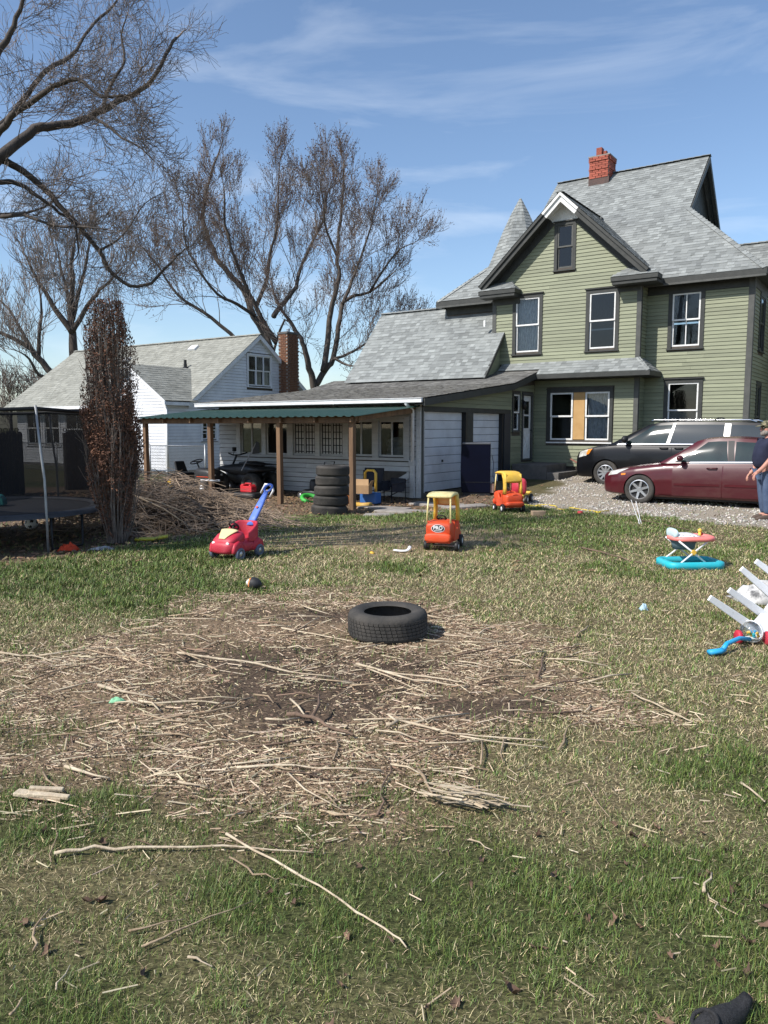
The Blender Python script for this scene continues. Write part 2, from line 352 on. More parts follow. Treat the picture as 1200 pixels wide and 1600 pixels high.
# chip patch litter
x, y, rg = scatter(lambda d: 12500 if d < 4.4 else (9500 if d < 6 else 6000), 2.9, 8.6, 3, marg=.4)
chip, soil, grav, dirt, bare, green, kp = keepmask(x, y)
ok = rg.random(len(x)) < chip**1.2*(1-.82*soil)*(.22+.78*smooth01((fbm(x, y, 2.2, 3, 77)-.34)/.28))
x, y = x[ok], y[ok]; n = len(x); fy = np.clip(y/4, .8, 2)
big = rg.random(n)**22
pal = np.where((rg.random(n) < .20+.5*big)[:, None], tint((.52,.425,.295), n, rg, .3, .05), np.where((rg.random(n) < .6)[:, None], tint((.27,.19,.125), n, rg, .5, .07), tint((.12,.082,.052), n, rg, .4, .06)))
azc = np.where(rg.random(n) < .55, rg.normal(.0, .5, n), rg.uniform(0, 6.283, n))
V, F, C_ = slivers(x, y, .006+.17*big+.022*rg.random(n)**2, (.0014+.0042*rg.random(n)**2+.006*big)*fy**.6, azc, rg.normal(.02, .16, n), pal, rg.uniform(.002, .02, n)+.02*chip[ok]*0, .004)
g = mobj('wood_chips', np_mesh('wood_chips', V, F, C_), DRY); tag(g, 'shredded bark, chips and splinters covering the bare patch', 'wood chips', kind='stuff')
# sparse splinters thrown over the grass around
x, y, rg = scatter(lambda d: 34 if d < 4 else 60, 1.8, 9, 4)
chip, soil, grav, dirt, bare, green, kp = keepmask(x, y); ok = rg.random(len(x)) < (1-chip)*smooth01((6.8-np.hypot(x*.9+.3, y-4.6)*1.7)/5)
x, y = x[ok], y[ok]; n = len(x)
V, F, C_ = slivers(x, y, (.015+.10*rg.random(n)**2.5), rg.uniform(.0025, .006, n), rg.normal(0, 1.2, n), rg.normal(0, .1, n), tint((.46,.38,.26), n, rg, .4, .06), rg.uniform(.008, .022, n), .004)
g = mobj('wood_splinters', np_mesh('wood_splinters', V, F, C_), DRY); tag(g, 'pale wood splinters thrown across the lawn round the chips', 'splinters', kind='stuff')
# gravel stones
x, y, rg = scatter(lambda d: 260 if d < 16 else 190, 12, 23.5, 5, marg=2)
m_ = cover(x, y)[2]; ok = rg.random(len(x)) < m_**1.5*np.clip(.15+1.6*(fbm(x,y,1.3,3,55)-.28),.05,1); x, y = x[ok], y[ok]; n = len(x); z = gh(x, y)
s_ = rg.uniform(.010, .034, n); a = rg.uniform(0, 6.283, n)
dirs = np.array([(1,0,0),(0,1,0),(-1,0,0),(0,-1,0),(0,0,.8),(0,0,-.5)])
V = np.empty((n, 6, 3)); ca, sa = np.cos(a), np.sin(a)
for k, d in enumerate(dirs):
    j = rg.uniform(.7, 1.25, n)*s_; V[:,k,0] = x+(ca*d[0]-sa*d[1])*j; V[:,k,1] = y+(sa*d[0]+ca*d[1])*j; V[:,k,2] = z+d[2]*j+.006
b = np.arange(n)[:, None]*6
F = np.concatenate([b+f for f in ([0,1,4],[1,2,4],[2,3,4],[3,0,4],[1,0,5],[2,1,5],[3,2,5],[0,3,5])], 1).reshape(-1, 3)
g = mobj('gravel', np_mesh('gravel', V.reshape(-1, 3), F, np.repeat(tint((.42,.39,.345), n, rg, .5, .05), 8, 0)), mat('limestone gravel', (.5,.5,.5), .9, attr='gcol', spec=.2)); tag(g, 'pale crushed limestone gravel of the driveway', 'gravel', kind='stuff')
# leaf litter
x, y, rg = scatter(lambda d: 55, 8.5, 21, 6, marg=2)
cv = cover(x, y); ok = rg.random(len(x)) < np.clip(cv[3]*.9+.015, 0, 1); x, y = x[ok], y[ok]; n = len(x)
V, F, C_ = slivers(x, y, rg.uniform(.03, .09, n), rg.uniform(.02, .06, n), rg.uniform(0, 6.283, n), rg.normal(0, .35, n), tint((.21,.135,.08), n, rg, .55, .12), rg.uniform(.005, .03, n), .014)
g = mobj('leaf_litter', np_mesh('leaf_litter', V, F, C_), DRY); tag(g, 'brown leaf litter on the bare ground by the porch and brush', 'leaf litter', kind='stuff')

# ------------------------------------------------------------------ building materials
GREEN = mat('sage green siding paint', (.238,.252,.163), .62, (.195,.207,.134), 3, lo=.3, hi=.7, rnd=.13, bump=.2, bscale=30, stretch=(.5,.5,3), spots=(11,.69,(.36,.365,.27)))
CORE = mat('bare sheathing', (.07,.06,.05), .9, (.1,.085,.07), 8)
TRIM = mat('charcoal trim paint', (.030,.032,.029), .6, (.045,.046,.042), 5, bump=.1, bscale=25)
GTRIM = mat('grey corner board paint', (.062,.064,.058), .6, (.085,.085,.078), 5, bump=.1, bscale=25)
WTRIM = mat('white sash paint', (.72,.72,.70), .5, (.58,.57,.54), 14, lo=.45, hi=.75)
OLDW = mat('weathered white siding paint', (.50,.50,.49), .65, (.36,.36,.35), 2.5, lo=.35, hi=.8, rnd=.1, bump=.2, bscale=40, stretch=(1,1,5), spots=(7,.66,(.13,.11,.095)))
NWHT = mat('white vinyl siding', (.74,.75,.77), .5, (.62,.63,.66), 2, rnd=.03, bump=.05)
GDOOR = mat('white garage door enamel', (.60,.62,.66), .5, (.48,.49,.52), 3, lo=.4, hi=.8, rnd=.04, bump=.06, bscale=12, spots=(11,.73,(.36,.35,.34)))
SHIN = mat('grey asphalt shingles', (.265,.278,.268), .9, (.20,.21,.205), .9, lo=.32, hi=.72, tone=.27, bump=.5, bscale=160, spec=.2)
SHOLD = mat('old brown-grey asphalt shingles', (.20,.195,.18), .92, (.125,.12,.112), 2.2, lo=.35, hi=.7, tone=.38, bump=.5, bscale=160, spec=.15)
SHN = mat('light grey-green shingles', (.30,.30,.265), .92, (.24,.24,.21), 1.5, lo=.35, hi=.7, tone=.16, bump=.4, bscale=160, spec=.15)
BRICKM = mat('red brick', (.36,.095,.06), .8, (.27,.07,.045), 20, rnd=.22, bump=.4, bscale=60)
BRICKD = mat('brown brick', (.17,.078,.04), .85, (.11,.05,.03), 10, rnd=.2, bump=.3, bscale=60)
MORT = mat('mortar', (.30,.27,.24), .95, (.2,.18,.16), 20)
CONC = mat('worn concrete', (.33,.30,.27), .9, (.22,.2,.175), 4, bump=.4, bscale=50)
CONCD = mat('dark old concrete', (.14,.13,.12), .9, (.09,.085,.08), 4, bump=.4, bscale=50)
GLASS = glassmat('window glass', (.72,.75,.76), .01)
GLASSD = glassmat('dusty window glass', (.22,.23,.24), .02, .12)
CURT = mat('lace curtain', (.80,.82,.86), .85, (.42,.44,.48), 30, stretch=(1,1,.25))
CURTD = mat('grey curtain', (.20,.21,.24), .85, (.13,.14,.16), 14, stretch=(1,1,.2))
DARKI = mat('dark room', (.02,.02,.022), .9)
BROWNP = mat('tan plywood', (.50,.31,.13), .7, (.44,.26,.10), 3, bump=.05)
BLACKM = mat('black paint', (.012,.012,.013), .45)
TREATED = mat('treated lumber', (.20,.12,.065), .8, (.12,.07,.04), 7, stretch=(1,1,.12), bump=.3, bscale=40, rnd=.12)
GUTW = mat('white gutter enamel', (.74,.75,.76), .45, (.6,.6,.6), 5)
GRNMET = mat('green ribbed metal', (.018,.052,.038), .5, (.03,.065,.05), 3, metal=.0, spec=.5)

class Wall:
    def __init__(s, kind, const, sgn): s.k, s.c, s.g = kind, const, sgn
    def p(s, u, o, z): return (u, s.c+s.g*o, z) if s.k == 'B' else (s.c+s.g*o, u, z)
    def box(s, mb, u0, u1, o0, o1, z0, z1):
        a, b = s.p(u0, o0, z0), s.p(u1, o1, z1); return mb.bb(a[0], b[0], a[1], b[1], a[2], b[2])
def cut(iv, holes, z0, z1, pad=0):
    out = [iv]
    for h0, h1, a, b in holes:
        if a >= z1-1e-4 or b <= z0+1e-4: continue
        nw = []
        for x0, x1 in out:
            if h1+pad <= x0 or h0-pad >= x1: nw.append((x0, x1)); continue
            if h0-pad > x0: nw.append((x0, h0-pad))
            if h1+pad < x1: nw.append((h1+pad, x1))
        out = nw
    return [q for q in out if q[1]-q[0] > .02]
def core(w, parent, m, z0, z1, Lf, Rf, holes=(), extra=()):
    zs = sorted(set([z0, z1]+[h[2] for h in holes]+[h[3] for h in holes]+list(extra))); zs = [z for z in zs if z0 <= z <= z1]
    mb = MB()
    for a, b in zip(zs[:-1], zs[1:]):
        for x0, x1 in cut((min(Lf(a), Lf(b)), max(Rf(a), Rf(b))), holes, a, b):
            la = max(x0, Lf(a+1e-4)) if x0 == min(Lf(a), Lf(b)) else x0; lb = max(x0, Lf(b-1e-4)) if x0 == min(Lf(a), Lf(b)) else x0
            ra = min(x1, Rf(a+1e-4)) if x1 == max(Rf(a), Rf(b)) else x1; rb = min(x1, Rf(b-1e-4)) if x1 == max(Rf(a), Rf(b)) else x1
            mb.add([w.p(la,0,a), w.p(ra,0,a), w.p(rb,0,b), w.p(lb,0,b)], [(0,1,2,3)])
    return mb.build('wall', m, parent)
def siding(w, parent, m, z0, z1, pitch, Lf, Rf, holes=(), th=.024, skip=None, rag=0, gap=.006):  # gap bares the dark core, standing in for lap shadow lines
    z = z0; i = 0
    while z < z1-.03:
        t = min(z+pitch, z1); mid = (z+t)/2
        for x0, x1 in cut((Lf(mid), Rf(mid)), holes, z+.02, t-.02, .0):
            if skip and skip(i, x0, x1): continue
            l0 = max(Lf(z), x0) if x0 == Lf(mid) else x0; l1 = max(Lf(t), x0) if x0 == Lf(mid) else x0
            r0 = min(Rf(z), x1) if x1 == Rf(mid) else x1; r1 = min(Rf(t), x1) if x1 == Rf(mid) else x1
            if x0 == Lf(mid): l0, l1 = Lf(z), Lf(t)
            if x1 == Rf(mid): r0, r1 = Rf(z), Rf(t)
            if r1-l1 < .03: continue
            cuts = [0, 1]
            if x1-x0 > 2.6: cuts = [0, random.uniform(.35, .65), 1]
            for f0, f1 in zip(cuts[:-1], cuts[1:]):
                g_ = .0015
                a0, a1 = l0+(r0-l0)*f0+g_, l1+(r1-l1)*f0+g_; b0, b1 = l0+(r0-l0)*f1-g_, l1+(r1-l1)*f1-g_
                e = random.uniform(-rag, rag); tt = th+abs(e)*.3
                z_, t_2 = z, t; t = t-gap
                MB().add([w.p(a0,.001,z+e), w.p(b0,.001,z), w.p(b0,tt,z), w.p(a0,tt,z+e), w.p(a1,.001,t), w.p(b1,.001,t), w.p(b1,.007,t), w.p(a1,.007,t)],
                         [(0,1,2,3),(7,6,5,4),(3,2,6,7),(1,0,4,5),(0,3,7,4),(2,1,5,6)]).build('siding_board', m, parent); t = t_2
        z = t; i += 1
def curtain(w, parent, m, u0, u1, z0, z1, o=-.10, folds=9, amp=.015):
    mb = MB(); n = max(8, int(folds*6)); vs = []
    for i in range(n+1):
        u = u0+(u1-u0)*i/n; d = o+amp*math.sin(i/n*folds*6.283)+random.uniform(-.003, .003); vs += [w.p(u, d, z0), w.p(u, d*1, z1)]
    mb.add(vs, [(2*i, 2*i+2, 2*i+3, 2*i+1) for i in range(n)])
    return mb.build('curtain', m, parent, smooth=True)
def window(w, parent, u0, u1, z0, z1, case=.11, cm=None, sm=None, rail=.5, mull=False, cur=None, gm=None, drip=True, sill=True, sashw=.045, cth=.04, half=False):
    cm = cm or TRIM; sm = sm or WTRIM; gm = gm or GLASS
    mb = MB()
    w.box(mb, u0-case, u0, .0, cth, z0-case*.6, z1); w.box(mb, u1, u1+case, .0, cth, z0-case*.6, z1)
    w.box(mb, u0-case, u1+case, .0, cth+.002, z1, z1+case)
    if drip: w.box(mb, u0-case-.03, u1+case+.03, .0, cth+.045, z1+case, z1+case+.03)
    for a, b, c_, d in ((u0-.004, u0, z0, z1), (u1, u1+.004, z0, z1), (u0, u1, z1, z1+.004), (u0, u1, z0-.004, z0)): w.box(mb, a, b, -.09, .0, c_, d)
    win = mb.build('window', cm, parent)
    zr = z0+(z1-z0)*rail
    for k, (a, b, o) in enumerate(((z0, zr+.02, -.045), (zr-.02, z1, -.01))):
        s_ = MB(); o1 = o+.03
        w.box(s_, u0, u0+sashw, o, o1, a, b); w.box(s_, u1-sashw, u1, o, o1, a, b); w.box(s_, u0+sashw, u1-sashw, o, o1, a, a+sashw); w.box(s_, u0+sashw, u1-sashw, o, o1, b-sashw*.9, b)
        if mull: w.box(s_, (u0+u1)/2-.013, (u0+u1)/2+.013, o+.004, o1-.004, a+sashw, b-sashw*.9)
        s_.build('sash', sm, win)
        g_ = MB(); w.box(g_, u0+sashw, u1-sashw, o+.012, o+.016, a+sashw, b-sashw*.9); g_.build('pane', gm, win)
    if sill:
        s_ = MB(); w.box(s_, u0-case-.02, u1+case+.02, .0, cth+.03, z0-case*.6-.035, z0-case*.6); s_.build('sill', cm, win)
    if cur: 
        for (m_, a, b, c0, c1, o_) in cur: curtain(w, win, m_, u0+(u1-u0)*a, u0+(u1-u0)*b, z0+(z1-z0)*c0, z0+(z1-z0)*c1, o_)
    return win
def shingles(name, parent, O, U, Vv, rows, vmax, m, expo=.14, tabw=(.11,.24), lift=.013, back=True, drop=1.0):
    O, U, Vv = Vector(O), Vector(U).normalized(), Vector(Vv).normalized(); Nn = U.cross(Vv).normalized()
    if Nn.z < 0: Nn = -Nn
    mb = MB(); v = 0.0; tones = []
    while v < vmax-.02:
        v1 = min(v+expo, vmax); mid = (v+v1)/2
        r = rows(mid)
        if r and r[1]-r[0] > .03:
            a, b = r; u = a - random.uniform(0, .2)
            ra, rb = rows(v+1e-4) or r, rows(v1-1e-4) or r
            mb.add([O+U*ra[0]+Vv*v, O+U*ra[1]+Vv*v, O+U*rb[1]+Vv*v1, O+U*rb[0]+Vv*v1], [(0,1,2,3)]); tones.append(.2)
            while u < b:
                wd = random.uniform(*tabw); u0, u1 = max(u, a), min(u+wd, b); u += wd
                if u1-u0 < .015: continue
                l = lift*random.choice((.55, 1, 1.15)); tn = random.choice((.08,.22,.45,.5,.6,.72,.8,.95))+random.uniform(-.07,.07)
                if l < lift*.6: tn *= .6
                p = [O+U*u0+Vv*v+Nn*l, O+U*u1+Vv*v+Nn*l, O+U*u1+Vv*min(v1+.03, vmax)+Nn*.003, O+U*u0+Vv*min(v1+.03, vmax)+Nn*.003, O+U*u0+Vv*v, O+U*u1+Vv*v]
                mb.add(p, [(0,1,2,3),(4,5,1,0)]); tones += [tn, tn*.6]  # butt faces toned darker, a shadow line painted under each tab
        v = v1
    mb.tone = tones
    o = mb.build(name, m, parent); o['kind'] = 'stuff'
    return o
def caps(parent, a, b, m, wdt=.13, n=None, name='ridge_cap'):
    a, b = Vector(a), Vector(b); d = b-a; L_ = d.length; d.normalize(); side = d.cross(Vector((0,0,1))).normalized(); n = n or max(2, int(L_/.22)); up = side.cross(d)
    mb = MB(); tn = []
    for i in range(n):
        p = a+d*(L_*i/n); q = a+d*(L_*(i+1.15)/n)
        mb.add([p-side*wdt-up*.035, p+up*.028, p+side*wdt-up*.035, q-side*wdt-up*.045, q+up*.014, q+side*wdt-up*.045], [(0,1,4,3),(1,2,5,4),(0,2,1)]); t = random.uniform(.2, .9); tn += [t, t, t*.5]  # cap front ends toned down as painted shadow
    mb.tone = tn
    return mb.build(name, m, parent)

# ------------------------------------------------------------------ green house with garage wing
H = empty('house', P0, -TH, 'two-storey green clapboard house with corner spire, steep grey roofs and garage wing', 'house')
B1, B2 = 6.71, 7.35
w1 = Wall('B', B1, -1); w2 = Wall('B', B2, -1); wr = Wall('A', 6.05, 1); wret = Wall('A', 3.2, 1); wg = Wall('A', 0., 1); wf = Wall('B', 0., -1); wl = Wall('A', -1.44, -1)
GS = .94; GA, GZ = .88, 8.46
gl = lambda z: max(-1.44, GA-(GZ-z)/GS); gr = lambda z: min(3.2, GA+(GZ-z)/GS)
h1 = [(-.66,.12,4.05,5.70), (1.71,2.49,4.03,5.64), (.66,1.14,6.48,7.72), (.55,2.40,1.32,2.76)]
core(w1, H, CORE, .2, 8.44, gl, gr, h1, extra=(5.99,6.0,6.3,6.8,7.3,7.9))
siding(w1, H, GREEN, .52, 3.28, .105, lambda z: .02, lambda z: 3.1, [(.42,2.53,1.22,2.86)])
siding(w1, H, GREEN, 3.70, 8.3, .105, lambda z: max(-1.34, gl(z)), lambda z: min(3.1, gr(z)), [(a-.1,b+.1,c_-.1,d+.12) for a,b,c_,d in h1[:3]])
window(w1, H, *h1[0], cur=[(CURT,.02,.98,.02,.98,-.13)])
window(w1, H, *h1[1], cur=[(CURTD,.0,.98,.5,.98,-.13)], gm=GLASSD)
window(w1, H, *h1[2], case=.1, sm=GTRIM, cur=None, gm=GLASSD)
# triple window with the boarded middle
mb = MB(); u0, u1, z0, z1 = h1[3]
w1.box(mb, u0-.1, u0, 0, .04, z0-.06, z1); w1.box(mb, u1, u1+.1, 0, .04, z0-.06, z1); w1.box(mb, u0-.1, u1+.1, 0, .042, z1, z1+.1); w1.box(mb, u0-.12, u1+.12, 0, .085, z1+.1, z1+.13)
w1.box(mb, u0, u1, -.12, -.0, z0-.004, z0); w1.box(mb, u0, u1, -.12, 0, z1, z1+.004)
tw = mb.build('window', TRIM, H); tag(tw, 'wide window with a tan boarded panel between two sashes')
for a, b in ((u0, u0+.72), (u1-.74, u1)):
    zr = z0+.72
    for c0, c1, o in ((z0, zr+.02, -.045), (zr-.02, z1, -.01)):
        s_ = MB(); sw = .05
        w1.box(s_, a, a+sw, o, o+.03, c0, c1); w1.box(s_, b-sw, b, o, o+.03, c0, c1); w1.box(s_, a+sw, b-sw, o, o+.03, c0, c0+sw); w1.box(s_, a+sw, b-sw, o, o+.03, c1-sw, c1); s_.build('sash', WTRIM, tw)
        g_ = MB(); w1.box(g_, a+sw, b-sw, o+.012, o+.016, c0+sw, c1-sw); g_.build('pane', GLASS, tw)
s_ = MB(); w1.box(s_, u0+.74, u1-.76, -.03, .01, z0+.02, z1); s_.build('plywood_panel', BROWNP, tw)
s_ = MB(); w1.box(s_, u0-.1, u1+.1, 0, .07, z0-.1, z0-.06); s_.build('sill', WTRIM, tw)
curtain(w1, tw, CURT, u1-.70, u1-.04, z0+.05, z1-.03, -.15, 8)
# two-storey right block
h2 = [(3.93,4.70,4.02,5.50), (3.90,4.74,1.50,2.98)]
core(w2, H, CORE, .2, 5.8, lambda z: 3.1, lambda z: 6.05, h2); core(w2, H, CORE, .2, 5.8, lambda z: -3.5, lambda z: -1.3)
siding(w2, H, GREEN, .52, 5.52, .105, lambda z: 3.2, lambda z: 5.93, [(3.82,4.81,3.92,5.62),(3.78,4.86,1.40,3.12)])
window(w2, H, *h2[0], mull=True, cur=[(CURTD,.0,.45,.5,.98,-.12)], drip=False, gm=GLASS)
win = window(w2, H, *h2[1], rail=.47, cur=None, gm=GLASS)
s_ = MB(); w2.box(s_, h2[1][0]+.05, h2[1][1]-.05, -.075, -.06, 1.55, 2.16); s_.build('speckled_board', mat('speckled grey board', (.42,.41,.39), .9, (.2,.2,.19), 90, lo=.45, hi=.55), win)
core(wret, H, CORE, .2, 6.0, lambda z: B1, lambda z: B2)
siding(wret, H, GREEN, .52, 5.9, .105, lambda z: B1+.02, lambda z: B2-.03)
hr = [(8.45,9.15,3.95,5.4), (8.5,9.1,1.1,2.9)]
core(wr, H, CORE, .2, 5.8, lambda z: B2, lambda z: 16.6, hr)
siding(wr, H, GREEN, .52, 5.52, .105, lambda z: B2+.12, lambda z: 12, [(a-.1,b+.1,c_-.1,d+.12) for a,b,c_,d in hr])
for h in hr: window(wr, H, *h, sm=GTRIM, drip=False, gm=GLASSD)
core(wl, H, CORE, 3.0, 6.0, lambda z: B1, lambda z: B2)
siding(wl, H, GREEN, 4.8, 5.9, .105, lambda z: B1+.02, lambda z: B2)
mb = MB()
mb.add([(-3.5,16.6,0),(6.05,16.6,0),(6.05,16.6,5.8),(-3.5,16.6,5.8)], [(0,1,2,3)]).build('wall', GREEN, H); mb = MB(); mb.add([(-3.5,7.35,0),(-3.5,16.6,0),(-3.5,16.6,5.8),(-3.5,7.35,5.8)], [(0,1,2,3)])
mb.build('wall', GREEN, H)
# corner boards, friezes, water table, foundation
def trim(bx, m=GTRIM, name='trim_board', bev=.006):
    mb = MB(); mb.bb(*bx); return mb.build(name, m, H, bevel=bev, seg=1)
trim((3.1,3.235,B1-.032,B1-.0, .5,3.28), name='corner_board'); trim((3.1,3.235,B1-.032,B1-.0,3.72,5.8), name='corner_board')
trim((3.203,3.235,B1-.0,B1+.1,.5,5.8), name='corner_board')
trim((-1.475,-1.34,B1-.032,B1,4.7,5.8), name='corner_board')
trim((5.93,6.085,B2-.032,B2,.5,5.8), name='corner_board'); trim((6.053,6.085,B2,B2+.12,.5,5.8), name='corner_board')
trim((3.2,6.05,B2-.03,B2,5.52,5.82), TRIM, 'frieze'); trim((6.05,6.08,B2+.121,12,5.52,5.82), TRIM, 'frieze')
trim((-3.5,-1.45,B2-.03,B2,5.5,5.84), TRIM, 'frieze'); trim((-3.53,-3.5,B2-.03,9.5,5.5,5.84), TRIM, 'frieze')
trim((.0,3.1,B1-.03,B1,3.14,3.30), TRIM, 'frieze')
mb = MB(); mb.bb(.02,3.19,B1+.0,B1+.3,-.2,.5).bb(3.2,6.04,B2-.01,B2+.3,-.2,.5).bb(5.7,6.04,B2+.3,12,-.2,.5); mb.build('foundation', mat('rubble foundation', (.34,.30,.25), .95, (.18,.15,.12), 5, bump=.6, bscale=18), H)
# pent roof over the ground floor
def plane_up(a, b): return (Vector(b)-Vector(a))
pv = plane_up((0,6.13,3.30),(0,6.71,3.72)); pl_ = pv.length
shingles('shingles', H, (.30,6.13,3.30), (1,0,0), pv, lambda v: (-1.4 if v > .3 else 0, 3.38-v*.66), pl_, SHIN)
pv2 = plane_up((3.68,0,3.30),(3.2,0,3.72)); shingles('shingles', H, (3.68,6.13,3.30), (0,1,0), pv2, lambda v: (v*.82, 1.22), pv2.length, SHIN)
caps(H, (3.68,6.13,3.31), (3.2,6.71,3.73), SHIN, .09)
trim((.12,3.70,6.10,6.14,3.16,3.30), TRIM, 'fascia'); trim((3.66,3.70,6.14,7.34,3.16,3.30), TRIM, 'fascia'); trim((.12,3.66,6.14,6.70,3.155,3.185), TRIM, 'soffit'); trim((3.2,3.66,6.71,7.34,3.155,3.185), TRIM, 'soffit')
# main hip roof
RS = .95; RZ = lambda b: 5.92+RS*(b-7.0); vn = math.hypot(1, RS)
def front_rows(v):
    b = v/vn; z = RZ(7+b); L_ = -3.72+min(b, 2.2); Rr = 6.39-min(b, 2.65)
    return (L_+3.72, Rr+3.72)
shingles('shingles', H, (-3.72,7.0,5.92), (1,0,0), (0,1,RS), front_rows, 5*vn, SHIN)
shingles('shingles', H, (6.39,7.0,5.92), (0,1,0), (-1,0,RS), lambda v: (v/vn, 9.7-v/vn), 2.65*vn, SHIN)
shingles('shingles', H, (-3.72,7.0,5.92), (0,1,0), (1,0,RS), lambda v: (v/vn, 9.7-v/vn), 2.2*vn, SHIN)
MB().add([(-3.72,17,5.92),(6.39,17,5.92),(3.74,14.35,8.44),(3.74,12,10.67),(-1.52,12,10.67),(-1.52,14.8,8.0)], [(0,1,2,3,4,5)]).build('rear_roof', SHIN, H)
caps(H, (6.39,7.0,5.93), (3.74,9.65,8.45), SHIN, .12); caps(H, (-1.52,12,10.68), (3.74,12,10.68), SHIN, .14); caps(H, (-3.72,7.0,5.93), (-1.52,9.2,8.02), SHIN, .12)
MB().prism([(9.65,8.44),(14.35,8.44),(12,10.62)], 0, 3.40, 3.44).build('gablet_face', TRIM, H)
MB().prism([(9.1,7.95),(14.9,7.95),(12,10.62)], 0, -1.36, -1.32).build('gablet_face', TRIM, H)
for s_, x0, x1 in ((1, 3.66, 3.77), (1, -1.55, -1.44)):
    mb = MB(); mb.prism([(9.65,8.40),(12,10.63),(12,10.42),(9.65,8.19)], 0, x0, x1).prism([(14.35,8.40),(12,10.63),(12,10.42),(14.35,8.19)], 0, x0, x1); mb.build('rake_board', GTRIM, H)
trim((-3.74,6.41,6.96,7.0,5.76,5.91), TRIM, 'fascia'); trim((-3.72,6.40,6.93,6.97,5.70,5.76), GTRIM, 'crown_moulding'); trim((6.37,6.41,7.0,16.9,5.76,5.91), TRIM, 'fascia')
trim((-3.7,6.37,7.0,7.33,5.77,5.80), TRIM, 'soffit'); trim((6.06,6.37,7.33,16.6,5.77,5.80), TRIM, 'soffit'); trim((-3.74,-3.70,7.0,16.9,5.76,5.91), TRIM, 'fascia')
# front gable
GX0 = 6.28
for sg in (-1, 1):
    def gp(t, d): # along slope from the apex (t metres), d metres inward
        sl_ = math.atan(GS); return (GA+sg*(t*math.cos(sl_)-d*math.sin(sl_)), GZ+.12-t*math.sin(sl_)-d*math.cos(sl_))
    T_ = 3.62 if sg > 0 else 3.62
    def seg(t0, t1, d0, d1, b0, b1, m, name):
        q = [gp(t0, d0), gp(t1, d0), gp(t1, d1), gp(t0, d1)]
        if t0 == 0: q[0] = (GA, gp(0,d0)[1]+ (0 if d0 == 0 else 0)); q[0] = (GA, GZ+.12-d0/math.cos(math.atan(GS))); q[3] = (GA, GZ+.12-d1/math.cos(math.atan(GS)))
        MB().prism(q, 1, b0, b1).build(name, m, H)
    for t0, t1, m in ((0, .78, WTRIM), (.78, T_, TRIM)):
        seg(t0, t1, .0, .075, GX0-.05, GX0+.02, m, 'crown_moulding'); seg(t0, t1, .075, .20, GX0+.0, GX0+.045, m, 'rake_board'); seg(t0, t1, .12, .15, GX0+.045, B1-.03, m, 'soffit')
        seg(t0, t1, .15, .36, B1-.036, B1-.0, m, 'frieze')
    sv = Vector((-sg, 0, GS)); base = Vector((GA+sg*3.62*math.cos(math.atan(GS)), GX0-.06, GZ+.13-3.62*math.sin(math.atan(GS))))
    def grow(v, sg=sg, base=base):
        z = base.z+v*GS/math.hypot(1, GS); return (0, max(.5, 7.0+(z-5.92)/RS-(GX0-.06)))
    shingles('shingles', H, base, (0,1,0), sv, grow, 3.62, SHIN)
caps(H, (GA,GX0-.06,GZ+.14), (GA,9.75,GZ+.14), SHIN, .12)
MB().add([w1.p(GA-.36,.03,7.78), w1.p(GA+.36,.03,7.78), w1.p(GA,.03,8.30)], [(0,1,2)]).add([w1.p(GA-.36,.006,7.78), w1.p(GA+.36,.006,7.78), w1.p(GA,.006,8.30)], [(0,1,2)]).build('white_painted_peak', WTRIM, H)
for a, b in ((-1.72,-.52), (2.50,3.76)):
    x1w = b if b < 3 else 3.2
    trim((a,b,6.24,B1-.03,5.74,5.83), TRIM, 'cornice_return'); trim((a-.03,b+.03,6.21,B1-.03,5.83,5.95), TRIM, 'cornice_return')
    if b > 3: trim((3.23,b,B1-.03,6.97,5.74,5.90), TRIM, 'cornice_return')
    r0 = [(a-.04,6.2,5.955),(b+.04,6.2,5.955),(b+.04,B1,5.955),(a-.04,B1,5.955)]; r1 = [(a+.38 if b < 3 else a+.30,6.66,6.24),(b-.30,6.66,6.24),(b-.30,B1,6.24),(a+.38 if b < 3 else a+.30,B1,6.24)]
    MB().loft([r0, r1]).build('return_roof', SHIN, H)
    sv = Vector((0,.46,.285)); shingles('shingles', H, (a-.04,6.2,5.957), (1,0,0), sv, lambda v, a=a, b=b: (v*.6, b-a+.08-v*.6), sv.length, SHIN, expo=.135)
trim((-1.44,-.53,B1-.034,B1,5.55,5.74), TRIM, 'frieze'); trim((2.52,3.2,B1-.034,B1,5.6,5.74), TRIM, 'frieze')
trim((-1.70,-1.63,6.5,6.56,4.9,5.1), WTRIM, 'floodlight_box')
